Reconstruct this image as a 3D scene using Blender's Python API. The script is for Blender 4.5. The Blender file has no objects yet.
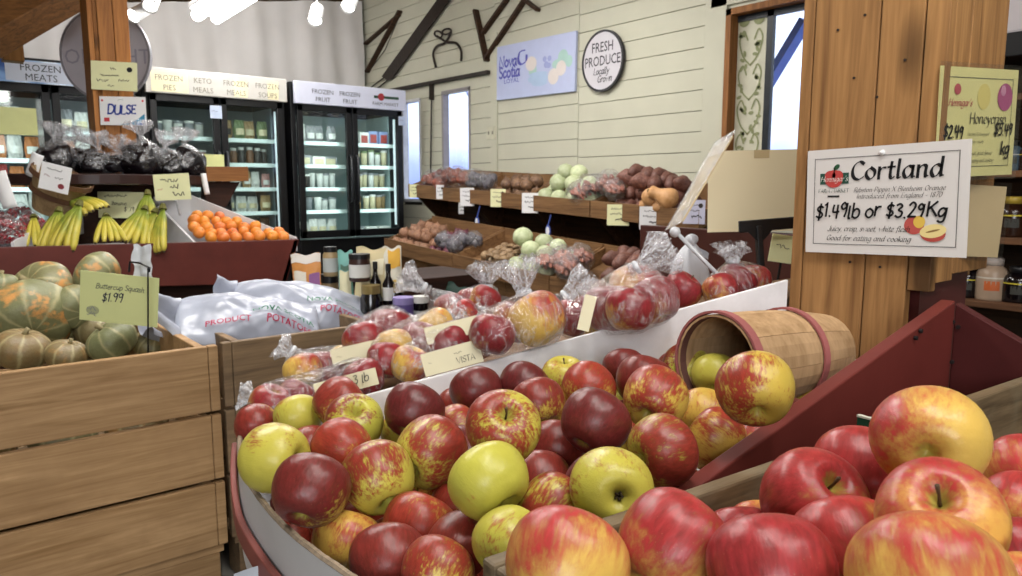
import bpy, bmesh, math, random
from mathutils import Vector, Matrix, Euler, noise
random.seed(7)
C = bpy.context.scene.collection
SC = bpy.context.scene
V = Vector
pi = math.pi
# ------------------------------------------------------------------ camera geometry
FPX, CX, CY, PITCH, CAMZ = 735.0, 511.0, 288.0, math.radians(7.75), 1.1
TH = math.radians(51.3)                      # yaw between the walls of the shop and the view
FWD = V((math.cos(TH), math.sin(TH), 0)); RGT = V((math.sin(TH), -math.cos(TH), 0)); UPZ = V((0, 0, 1))
CF = FWD * math.cos(PITCH) - UPZ * math.sin(PITCH); CU = FWD * math.sin(PITCH) + UPZ * math.cos(PITCH)
CAM = V((0, 0, CAMZ))
def ray(px, py):
    return CF + RGT * ((px - CX) / FPX) - CU * ((py - CY) / FPX)
def at(px, py, d):                           # point seen at a pixel, d metres ahead (horizontally)
    r = ray(px, py); return CAM + r * (d / r.dot(FWD))
def onX(px, py, x): r = ray(px, py); return CAM + r * (x / r.x)
def onY(px, py, y): r = ray(px, py); return CAM + r * (y / r.y)
def onZ(px, py, z): r = ray(px, py); return CAM + r * ((z - CAMZ) / r.z)
def pix(p):
    q = V(p) - CAM; z = q.dot(CF)
    return (CX + FPX * q.dot(RGT) / z, CY - FPX * q.dot(CU) / z, z)
# ------------------------------------------------------------------ mesh builder
class MB:
    def __init__(s): s.v = []; s.f = []; s.m = []
    def add(s, vs, fs, mi=0):
        o = len(s.v); s.v += [V(p) for p in vs]; s.f += [[i + o for i in f] for f in fs]; s.m += [mi] * len(fs); return s
    def box(s, c, d, R=None, mi=0, taper=1.0):
        hx, hy, hz = d[0] / 2, d[1] / 2, d[2] / 2; c = V(c)
        p = []
        for z in (-1, 1):
            k = taper if z > 0 else 1
            for x, y in ((-1, -1), (1, -1), (1, 1), (-1, 1)): p.append(V((x * hx * k, y * hy * k, z * hz)))
        if R is not None: p = [R @ q for q in p]
        return s.add([q + c for q in p], [(3, 2, 1, 0), (4, 5, 6, 7), (0, 1, 5, 4), (1, 2, 6, 5), (2, 3, 7, 6), (3, 0, 4, 7)], mi)
    def beam(s, a, b, w, h, up=(0, 0, 1), mi=0):      # a box running from a to b
        a, b = V(a), V(b); x = (b - a); L = x.length; x.normalize(); u = V(up)
        y = u.cross(x)
        if y.length < 1e-5: y = V((0, 1, 0)).cross(x)
        y.normalize(); z = x.cross(y)
        return s.box((a + b) / 2, (L, w, h), Matrix((x, y, z)).transposed(), mi)
    def quad(s, a, b, c, d, mi=0): return s.add([a, b, c, d], [(0, 1, 2, 3)], mi)
    def hexa(s, bot, top, mi=0):                      # 4 bottom + 4 top corners
        return s.add(list(bot) + list(top), [(3, 2, 1, 0), (4, 5, 6, 7), (0, 1, 5, 4), (1, 2, 6, 5), (2, 3, 7, 6), (3, 0, 4, 7)], mi)
    def prism(s, poly, h, M=None, mi=0):              # polygon in local xy, extruded along local z by h
        n = len(poly); M = M or Matrix.Identity(4)
        vs = [M @ V((x, y, 0)) for x, y in poly] + [M @ V((x, y, h)) for x, y in poly]
        return s.add(vs, [tuple(range(n))[::-1], tuple(range(n, 2 * n))] + [(i, (i + 1) % n, n + (i + 1) % n, n + i) for i in range(n)], mi)
    def tube(s, path, r, seg=8, mi=0, closed=False, caps=True):
        path = [V(p) for p in path]; n = len(path); rr = r if isinstance(r, (list, tuple)) else [r] * n
        vs = []; prev = None
        for i, p in enumerate(path):
            t = (path[(i + 1) % n] - path[i - 1]) if closed else (path[min(i + 1, n - 1)] - path[max(i - 1, 0)])
            if t.length < 1e-9: t = V((0, 0, 1))
            t.normalize()
            if prev is None:
                a = V((0, 0, 1)) if abs(t.z) < .9 else V((1, 0, 0)); u = t.cross(a).normalized()
            else:
                u = prev - t * prev.dot(t); u.normalize()
            prev = u; w = t.cross(u)
            for k in range(seg):
                an = 2 * pi * k / seg; vs.append(p + (u * math.cos(an) + w * math.sin(an)) * rr[i])
        fs = []
        for i in range(n if closed else n - 1):
            j = (i + 1) % n
            for k in range(seg):
                l = (k + 1) % seg; fs.append((i * seg + k, i * seg + l, j * seg + l, j * seg + k))
        if caps and not closed: fs += [tuple(range(seg))[::-1], tuple(range((n - 1) * seg, n * seg))]
        return s.add(vs, fs, mi)
    def lathe(s, prof, seg=24, M=None, mi=0, fr=None):   # profile of (r, z); fr(theta, i) scales the radius
        M = M or Matrix.Identity(4); vs = []; fs = []; n = len(prof)
        for i, (r, z) in enumerate(prof):
            for k in range(seg):
                an = 2 * pi * k / seg; q = r * (fr(an, i) if fr else 1)
                vs.append(M @ V((q * math.cos(an), q * math.sin(an), z)))
        for i in range(n - 1):
            for k in range(seg):
                l = (k + 1) % seg; fs.append((i * seg + k, i * seg + l, (i + 1) * seg + l, (i + 1) * seg + k))
        if prof[0] == prof[-1]: return s.add(vs, fs, mi)
        if prof[0][0] > 1e-4: fs.append(tuple(range(seg))[::-1])
        if prof[-1][0] > 1e-4: fs.append(tuple(range((n - 1) * seg, n * seg)))
        return s.add(vs, fs, mi)
    def grid(s, fn, nu, nv, mi=0, thick=None):
        vs = [fn(i / nu, j / nv) for j in range(nv + 1) for i in range(nu + 1)]
        fs = [(j * (nu + 1) + i, j * (nu + 1) + i + 1, (j + 1) * (nu + 1) + i + 1, (j + 1) * (nu + 1) + i) for j in range(nv) for i in range(nu)]
        return s.add(vs, fs, mi)
    def strip(s, path, h, t, up=UPZ, mi=0):          # a standing strip (cardboard) along a path: height h up, thickness t
        path = [V(p) for p in path]; n = len(path); vs = []
        for i, p in enumerate(path):
            d = path[min(i + 1, n - 1)] - path[max(i - 1, 0)]; d.z = 0; d.normalize(); nn = V((-d.y, d.x, 0)) * (t / 2)
            hh = h[i] if isinstance(h, (list, tuple)) else h
            vs += [p - nn, p + nn, p + nn + V(up) * hh, p - nn + V(up) * hh]
        fs = []
        for i in range(n - 1):
            for k in range(4):
                l = (k + 1) % 4; fs.append((i * 4 + k, i * 4 + l, (i + 1) * 4 + l, (i + 1) * 4 + k))
        fs += [(3, 2, 1, 0), tuple((n - 1) * 4 + k for k in range(4))]
        return s.add(vs, fs, mi)
    def xf(s, M): s.v = [M @ p for p in s.v]; return s
MATS = {}
def mw(o):
    M = Matrix.LocRotScale(o.location, o.rotation_euler.to_quaternion() if o.rotation_mode == 'XYZ' else o.rotation_quaternion, o.scale)
    return (mw(o.parent) @ M) if o.parent else M
def mesh(name, mb, mats, smooth=False):
    me = bpy.data.meshes.new(name); me.from_pydata([tuple(p) for p in mb.v], [], mb.f)
    for m in (mats if isinstance(mats, (list, tuple)) else [mats]): me.materials.append(m)
    if any(mb.m): me.polygons.foreach_set('material_index', mb.m)
    if smooth: me.polygons.foreach_set('use_smooth', [True] * len(me.polygons))
    me.update(); return me
def fixn(me):
    b = bmesh.new(); b.from_mesh(me); bmesh.ops.recalc_face_normals(b, faces=b.faces); b.to_mesh(me); b.free()
def obj(name, mb, mat, parent=None, smooth=False, world=True, bevel=0, sub=0, kind=None, label=None, rec=True):
    """link mb as ONE object; with a parent, world coordinates are turned into the parent's"""
    if parent is not None and world: mb.xf(mw(parent).inverted())
    me = mesh(name, mb, mat, smooth)
    if rec: fixn(me)
    o = bpy.data.objects.new(name, me); C.objects.link(o); o.parent = parent
    if bevel:
        b = o.modifiers.new('bevel', 'BEVEL'); b.width = bevel; b.segments = 2; b.limit_method = 'ANGLE'; b.angle_limit = math.radians(40)
    if sub:
        b = o.modifiers.new('sub', 'SUBSURF'); b.levels = sub; b.render_levels = sub
    if kind: o['kind'] = kind
    if label: o['label'] = label
    return o
def tag(o, label, cat, group=None, kind=None):
    o['label'] = label; o['category'] = cat
    if group: o['group'] = group
    if kind: o['kind'] = kind
    return o
def thing(name, label, cat, loc=(0, 0, 0), rot=(0, 0, 0), group=None):
    o = bpy.data.objects.new(name, None); o.empty_display_size = .05; C.objects.link(o)
    o.location = loc; o.rotation_euler = rot; return tag(o, label, cat, group)
def solo(name, mb, mat, label, cat, group=None, base=None, **k):
    """a thing that is one mesh, its origin at the middle of its underside"""
    xs = [p.x for p in mb.v]; ys = [p.y for p in mb.v]; zs = [p.z for p in mb.v]
    b = V(base) if base is not None else V(((min(xs) + max(xs)) / 2, (min(ys) + max(ys)) / 2, min(zs)))
    mb.xf(Matrix.Translation(-b)); o = obj(name, mb, mat, **k); o.location = b; return tag(o, label, cat, group)
def struct(name, mb, mat, parent=None, **k):
    o = obj(name, mb, mat, parent, **k)
    if parent is None: o['kind'] = 'structure'
    return o
def dup(o, parent=None):
    c = o.copy(); C.objects.link(c); c.parent = parent
    for ch in list(o.children): dup(ch, c)
    return c
def rotz(a): return Matrix.Rotation(a, 4, 'Z')
def basis(x, y, z, o=(0, 0, 0)):
    M = Matrix((V(x), V(y), V(z))).transposed().to_4x4(); M.translation = V(o); return M
ORD = ['', 'first', 'second', 'third', 'fourth', 'fifth', 'sixth', 'seventh', 'eighth', 'ninth', 'tenth', 'eleventh', 'twelfth', 'thirteenth', 'fourteenth', 'fifteenth', 'sixteenth', 'seventeenth', 'eighteenth', 'nineteenth', 'twentieth']
def rank(objs, fmt, rows, rowname=None, desc=None):
    """label every one of a pile by its row (bottom row first) and its place from the left"""
    pr = sorted(objs, key=lambda o: -pix(o.location)[1]); n = len(pr); k = math.ceil(n / rows)
    names = rowname or {1: [''], 2: ['front row', 'back row'], 3: ['front row', 'middle row', 'back row'],
                        4: ['front row', 'second row', 'third row', 'back row'], 5: ['front row', 'second row', 'third row', 'fourth row', 'back row']}[rows]
    for r in range(rows):
        row = sorted(pr[r * k:(r + 1) * k], key=lambda o: pix(o.location)[0])
        for i, o in enumerate(row):
            place = ('only one' if len(row) == 1 else 'leftmost' if i == 0 else 'rightmost' if i == len(row) - 1 else ORD[i + 1] + ' from left')
            o['label'] = fmt.format(d=(desc(o) if desc else ''), row=names[r], place=place)
# ------------------------------------------------------------------ materials
def new_mat(name):
    m = bpy.data.materials.new(name); m.use_nodes = True; nt = m.node_tree; nt.nodes.clear()
    out = nt.nodes.new('ShaderNodeOutputMaterial'); b = nt.nodes.new('ShaderNodeBsdfPrincipled'); nt.links.new(b.outputs[0], out.inputs[0])
    return m, nt, b
def N(nt, t, **k):
    n = nt.nodes.new('ShaderNode' + t)
    for a, v in k.items():
        if a.startswith('i_'):
            key = a[2:]; key = int(key) if key.isdigit() else key.replace('_', ' ')
            n.inputs[key].default_value = v
        else: setattr(n, a, v)
    return n
def L(nt, a, b): nt.links.new(a, b)
def col(c): return (c[0], c[1], c[2], 1)
def hexc(h):
    h = h.lstrip('#'); r = [int(h[i:i + 2], 16) / 255 for i in (0, 2, 4)]
    return tuple((x / 12.92 if x <= .04045 else ((x + .055) / 1.055) ** 2.4) for x in r)
def ramp(nt, stops, fac=None):
    r = N(nt, 'ValToRGB'); e = r.color_ramp.elements
    while len(e) < len(stops): e.new(.5)
    for i, (p, c) in enumerate(stops): e[i].position = p; e[i].color = col(c) if len(c) == 3 else c
    if fac is not None: L(nt, fac, r.inputs[0])
    return r
def mixc(nt, fac, a, b, bt='MIX'):
    m = N(nt, 'Mix', data_type='RGBA', blend_type=bt)
    for s, v in ((m.inputs[0], fac), (m.inputs[6], a), (m.inputs[7], b)):
        if hasattr(v, 'is_linked') or hasattr(v, 'links'): L(nt, v, s)
        elif isinstance(v, (int, float)): s.default_value = v
        else: s.default_value = col(v)
    return m.outputs[2]
def mth(nt, op, a, b=None, c=None, clamp=False):
    m = N(nt, 'Math', operation=op, use_clamp=clamp)
    for i, v in enumerate((a, b, c)):
        if v is None: continue
        if isinstance(v, (int, float)): m.inputs[i].default_value = v
        else: L(nt, v, m.inputs[i])
    return m.outputs[0]
def coords(nt, scale=(1, 1, 1), kind='Object', rot=(0, 0, 0)):
    t = N(nt, 'TexCoord'); mp = N(nt, 'Mapping'); mp.inputs['Scale'].default_value = scale; mp.inputs['Rotation'].default_value = rot
    L(nt, t.outputs[kind], mp.inputs[0]); return mp.outputs[0]
def noise_n(nt, vec, scale, detail=3, rough=.5, dist=0, dim='3D', w=None):
    n = N(nt, 'TexNoise', noise_dimensions=dim); n.inputs['Scale'].default_value = scale; n.inputs['Detail'].default_value = detail
    n.inputs['Roughness'].default_value = rough; n.inputs['Distortion'].default_value = dist
    if vec is not None: L(nt, vec, n.inputs['Vector'])
    if w is not None: L(nt, w, n.inputs['W'])
    return n.outputs[0]
def bump(nt, b, h, strength=.3, dist=.01):
    n = N(nt, 'Bump'); n.inputs['Strength'].default_value = strength; n.inputs['Distance'].default_value = dist
    L(nt, h, n.inputs['Height']); L(nt, n.outputs[0], b.inputs['Normal'])
def plain(name, c, rough=.5, var=.12, scale=12, spec=.4, metal=0, emit=0, bmp=0, trans=0, alpha=1):
    if name in MATS: return MATS[name]
    c = hexc(c) if isinstance(c, str) else c
    m, nt, b = new_mat(name)
    n = noise_n(nt, coords(nt), scale, 4)
    k = ramp(nt, [(.25, tuple(x * (1 - var) for x in c)), (.75, tuple(min(1, x * (1 + var)) for x in c))], n)
    L(nt, k.outputs[0], b.inputs['Base Color'])
    b.inputs['Roughness'].default_value = rough; b.inputs['Metallic'].default_value = metal; b.inputs['Specular IOR Level'].default_value = spec
    if emit: L(nt, k.outputs[0], b.inputs['Emission Color']); b.inputs['Emission Strength'].default_value = emit
    if bmp: bump(nt, b, n, bmp)
    if trans: b.inputs['Transmission Weight'].default_value = trans
    if alpha < 1: b.inputs['Alpha'].default_value = alpha
    MATS[name] = m; return m
def wood(name, c_dark, c_light, axis=0, grain=1.0, knots=True, rough=.6, knot_c=None, stain=None, isl=.25, kscale=1.0):
    if name in MATS: return MATS[name]
    c_dark, c_light = hexc(c_dark), hexc(c_light)
    m, nt, b = new_mat(name)
    t = N(nt, 'TexCoord'); g = N(nt, 'NewGeometry')
    off = N(nt, 'VectorMath', operation='MULTIPLY_ADD'); 
    cmb = N(nt, 'CombineXYZ'); L(nt, g.outputs['Random Per Island'], cmb.inputs[0]); L(nt, g.outputs['Random Per Island'], cmb.inputs[1]); L(nt, g.outputs['Random Per Island'], cmb.inputs[2])
    L(nt, cmb.outputs[0], off.inputs[0]); off.inputs[1].default_value = (7.3, 5.1, 9.7); L(nt, t.outputs['Object'], off.inputs[2])
    sc = [14 * grain] * 3; sc[axis] = 1.1 * grain
    mp = N(nt, 'Mapping'); mp.inputs['Scale'].default_value = sc; L(nt, off.outputs[0], mp.inputs[0])
    n1 = noise_n(nt, mp.outputs[0], 1.6, 5, .6, 1.2)
    sc2 = [70 * grain] * 3; sc2[axis] = 3 * grain
    mp2 = N(nt, 'Mapping'); mp2.inputs['Scale'].default_value = sc2; L(nt, off.outputs[0], mp2.inputs[0])
    n2 = noise_n(nt, mp2.outputs[0], 2.0, 2, .5)
    f = mth(nt, 'ADD', mth(nt, 'MULTIPLY', n1, .75), mth(nt, 'MULTIPLY', n2, .3))
    mid = tuple((a + d) / 2 for a, d in zip(c_dark, c_light))
    r = ramp(nt, [(.32, c_dark), (.5, mid), (.68, c_light)], f)
    c = r.outputs[0]
    br = N(nt, 'MapRange'); L(nt, g.outputs['Random Per Island'], br.inputs[0]); br.inputs[3].default_value = 1 - isl; br.inputs[4].default_value = 1 + isl * .5
    hs = N(nt, 'HueSaturation'); L(nt, br.outputs[0], hs.inputs['Value']); L(nt, c, hs.inputs['Color']); c = hs.outputs[0]
    if knots:
        sck = [9 * kscale] * 3; sck[axis] = 3.6 * kscale
        mk = N(nt, 'Mapping'); mk.inputs['Scale'].default_value = sck; L(nt, off.outputs[0], mk.inputs[0])
        vo = N(nt, 'TexVoronoi', feature='F1'); vo.inputs['Scale'].default_value = .8; L(nt, mk.outputs[0], vo.inputs['Vector'])
        kr = ramp(nt, [(.09, (1, 1, 1)), (.2, (0, 0, 0))], vo.outputs['Distance'])
        c = mixc(nt, mth(nt, 'MULTIPLY', kr.outputs[0], .85), c, hexc(knot_c) if knot_c else tuple(x * .25 for x in c_dark))
    if stain:
        n3 = noise_n(nt, t.outputs['Object'], 5, 4, .65)
        sr = ramp(nt, [(.45, (0, 0, 0)), (.7, (1, 1, 1))], n3)
        c = mixc(nt, mth(nt, 'MULTIPLY', sr.outputs[0], .6), c, hexc(stain))
    L(nt, c, b.inputs['Base Color']); b.inputs['Roughness'].default_value = rough; b.inputs['Specular IOR Level'].default_value = .25
    bump(nt, b, f, .25, .004)
    MATS[name] = m; return m
def paint(name, c, rough=.5, worn=None, amt=.3, scale=18, axis=None, spec=.3):
    """painted board: faint brush streaks, scuffs down to a worn colour"""
    if name in MATS: return MATS[name]
    c = hexc(c); m, nt, b = new_mat(name)
    sc = [6, 6, 6]
    if axis is not None: sc = [30, 30, 30]; sc[axis] = 2
    n = noise_n(nt, coords(nt, sc), 1.5, 5, .6)
    r = ramp(nt, [(.3, tuple(x * .82 for x in c)), (.7, tuple(min(1, x * 1.12) for x in c))], n); k = r.outputs[0]
    if worn:
        w = noise_n(nt, coords(nt), scale, 6, .75, .6)
        wr = ramp(nt, [(.66, (0, 0, 0)), (.74, (1, 1, 1))], w)
        k = mixc(nt, mth(nt, 'MULTIPLY', wr.outputs[0], amt), k, hexc(worn))
    L(nt, k, b.inputs['Base Color']); b.inputs['Roughness'].default_value = rough; b.inputs['Specular IOR Level'].default_value = spec
    bump(nt, b, n, .12, .003); MATS[name] = m; return m
def film(name, dens=.16, tint=(1, 1, 1), scale=16, rough=.12, stretch=(1, 1, 1), wh=.5):
    """clear crinkled plastic film: see-through, with white creases and sharp glints"""
    if name in MATS: return MATS[name]
    m = bpy.data.materials.new(name); m.use_nodes = True; nt = m.node_tree; nt.nodes.clear()
    out = N(nt, 'OutputMaterial'); tr = N(nt, 'BsdfTransparent'); tr.inputs[0].default_value = (.97, .97, .98, 1)
    gl = N(nt, 'BsdfGlossy'); gl.inputs['Roughness'].default_value = rough; gl.inputs[0].default_value = col(tint)
    df = N(nt, 'BsdfDiffuse'); df.inputs[0].default_value = (.88, .89, .92, 1)
    v = coords(nt, stretch); n = noise_n(nt, v, scale, 5, .6, 1.5)
    rg = mth(nt, 'ABSOLUTE', mth(nt, 'SUBTRACT', n, .5))                     # ridges where the noise crosses its middle
    cr = ramp(nt, [(0.0, (1, 1, 1)), (.016, (.3, .3, .3)), (.06, (0, 0, 0))], rg)
    bp = N(nt, 'Bump'); bp.inputs['Strength'].default_value = .9; bp.inputs['Distance'].default_value = .02; L(nt, n, bp.inputs['Height'])
    L(nt, bp.outputs[0], gl.inputs['Normal'])
    fr = N(nt, 'LayerWeight'); fr.inputs[0].default_value = .5; L(nt, bp.outputs[0], fr.inputs['Normal'])
    m1 = N(nt, 'MixShader'); L(nt, mth(nt, 'ADD', mth(nt, 'MULTIPLY', mth(nt, 'POWER', fr.outputs['Facing'], 4.0), .6), .045, clamp=True), m1.inputs[0]); L(nt, tr.outputs[0], m1.inputs[1]); L(nt, gl.outputs[0], m1.inputs[2])
    m2 = N(nt, 'MixShader'); L(nt, mth(nt, 'ADD', mth(nt, 'MULTIPLY', cr.outputs[0], wh), dens * .35, clamp=True), m2.inputs[0])
    L(nt, m1.outputs[0], m2.inputs[1]); L(nt, df.outputs[0], m2.inputs[2]); L(nt, m2.outputs[0], out.inputs[0])
    MATS[name] = m; return m
def glass(name, tint=(.93, .97, .97), refl=.08):
    if name in MATS: return MATS[name]
    m = bpy.data.materials.new(name); m.use_nodes = True; nt = m.node_tree; nt.nodes.clear()
    out = N(nt, 'OutputMaterial'); tr = N(nt, 'BsdfTransparent'); tr.inputs[0].default_value = col(tint)
    gl = N(nt, 'BsdfGlossy'); gl.inputs['Roughness'].default_value = .05
    fr = N(nt, 'LayerWeight'); fr.inputs[0].default_value = .5
    ms = N(nt, 'MixShader'); L(nt, mth(nt, 'ADD', mth(nt, 'MULTIPLY', mth(nt, 'POWER', fr.outputs['Facing'], 4.0), .7), refl * .5, clamp=True), ms.inputs[0]); L(nt, tr.outputs[0], ms.inputs[1]); L(nt, gl.outputs[0], ms.inputs[2]); L(nt, ms.outputs[0], out.inputs[0])
    MATS[name] = m; return m
def fruit(name, ground_a, ground_b, blush_a, blush_b, streak=9, rough=.32, dots=.35, amp=1.5, lo=.38, hi=.86, zs=.3, dirw=.38, off=.1):
    """apple skin: a ground colour, a blush laid in streaks from stem to calyx, pale lenticels.
       object colour: r = amount of blush, g = ground a..b, b = blush a..b"""
    m, nt, b = new_mat(name); MATS[name] = m
    oi = N(nt, 'ObjectInfo'); sp = N(nt, 'SeparateColor'); L(nt, oi.outputs['Color'], sp.inputs[0])
    t = N(nt, 'TexCoord'); rnd = mth(nt, 'MULTIPLY', oi.outputs['Random'], 40)
    nz = N(nt, 'VectorMath', operation='NORMALIZE'); L(nt, t.outputs['Object'], nz.inputs[0])
    mp = N(nt, 'Mapping'); mp.inputs['Scale'].default_value = (1, 1, zs); L(nt, nz.outputs[0], mp.inputs[0])
    st = noise_n(nt, mp.outputs[0], streak, 4, .65, .3, '4D', rnd)
    big = noise_n(nt, t.outputs['Object'], 1.1, 2, .5, .2, '4D', rnd)
    dotd = N(nt, 'VectorMath', operation='DOT_PRODUCT'); L(nt, nz.outputs[0], dotd.inputs[0])
    dotd.inputs[1].default_value = (.75, .15, .45)
    f = mth(nt, 'ADD', mth(nt, 'MULTIPLY', mth(nt, 'SUBTRACT', st, .5), amp), mth(nt, 'MULTIPLY', mth(nt, 'SUBTRACT', big, .5), 1.5))
    f = mth(nt, 'ADD', f, mth(nt, 'MULTIPLY', dotd.outputs['Value'], dirw))
    f = mth(nt, 'ADD', f, mth(nt, 'SUBTRACT', sp.outputs[0], off))
    mask = N(nt, 'MapRange', interpolation_type='SMOOTHSTEP'); L(nt, f, mask.inputs[0]); mask.inputs[1].default_value = lo; mask.inputs[2].default_value = hi; mask.inputs[4].default_value = .975
    ground = mixc(nt, sp.outputs[1], ground_a, ground_b)
    gvar = noise_n(nt, t.outputs['Object'], 3.5, 3, .6, 0, '4D', rnd)
    ground = mixc(nt, mth(nt, 'MULTIPLY', gvar, .35), ground, tuple(x * .55 for x in ground_a), 'MIX')
    blush = mixc(nt, sp.outputs[2], blush_a, blush_b)
    sv = ramp(nt, [(.35, (.68, .68, .68)), (.65, (1.2, 1.2, 1.2))], st)
    blush = mixc(nt, 1.0, blush, sv.outputs[0], 'MULTIPLY')
    c = mixc(nt, mask.outputs[0], ground, blush)
    vo = N(nt, 'TexVoronoi', feature='F1'); vo.inputs['Scale'].default_value = 11; L(nt, t.outputs['Object'], vo.inputs['Vector'])
    vr = ramp(nt, [(.05, (1, 1, 1)), (.11, (0, 0, 0))], vo.outputs['Distance'])
    c = mixc(nt, mth(nt, 'MULTIPLY', vr.outputs[0], dots), c, (.75, .55, .30))
    # russet and green around the stem and the calyx
    sx = N(nt, 'SeparateXYZ'); L(nt, t.outputs['Object'], sx.inputs[0])
    rad = mth(nt, 'SQRT', mth(nt, 'ADD', mth(nt, 'POWER', sx.outputs[0], 2.0), mth(nt, 'POWER', sx.outputs[1], 2.0)))
    rr = N(nt, 'MapRange', interpolation_type='SMOOTHSTEP'); L(nt, mth(nt, 'ADD', rad, mth(nt, 'MULTIPLY', st, .28)), rr.inputs[0]); rr.inputs[1].default_value = .42; rr.inputs[2].default_value = .2
    c = mixc(nt, mth(nt, 'MULTIPLY', rr.outputs[0], .75), c, (.36, .34, .06))
    L(nt, c, b.inputs['Base Color']); b.inputs['Roughness'].default_value = rough; b.inputs['Specular IOR Level'].default_value = .5
    rn = noise_n(nt, t.outputs['Object'], 6, 3); rm = N(nt, 'MapRange'); L(nt, rn, rm.inputs[0]); rm.inputs[3].default_value = rough - .08; rm.inputs[4].default_value = rough + .14; L(nt, rm.outputs[0], b.inputs['Roughness'])
    b.inputs['Specular IOR Level'].default_value = .38
    b.inputs['Subsurface Weight'].default_value = .0
    bump(nt, b, mth(nt, 'ADD', big, mth(nt, 'MULTIPLY', st, .15)), .12, .03)
    return m
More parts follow.
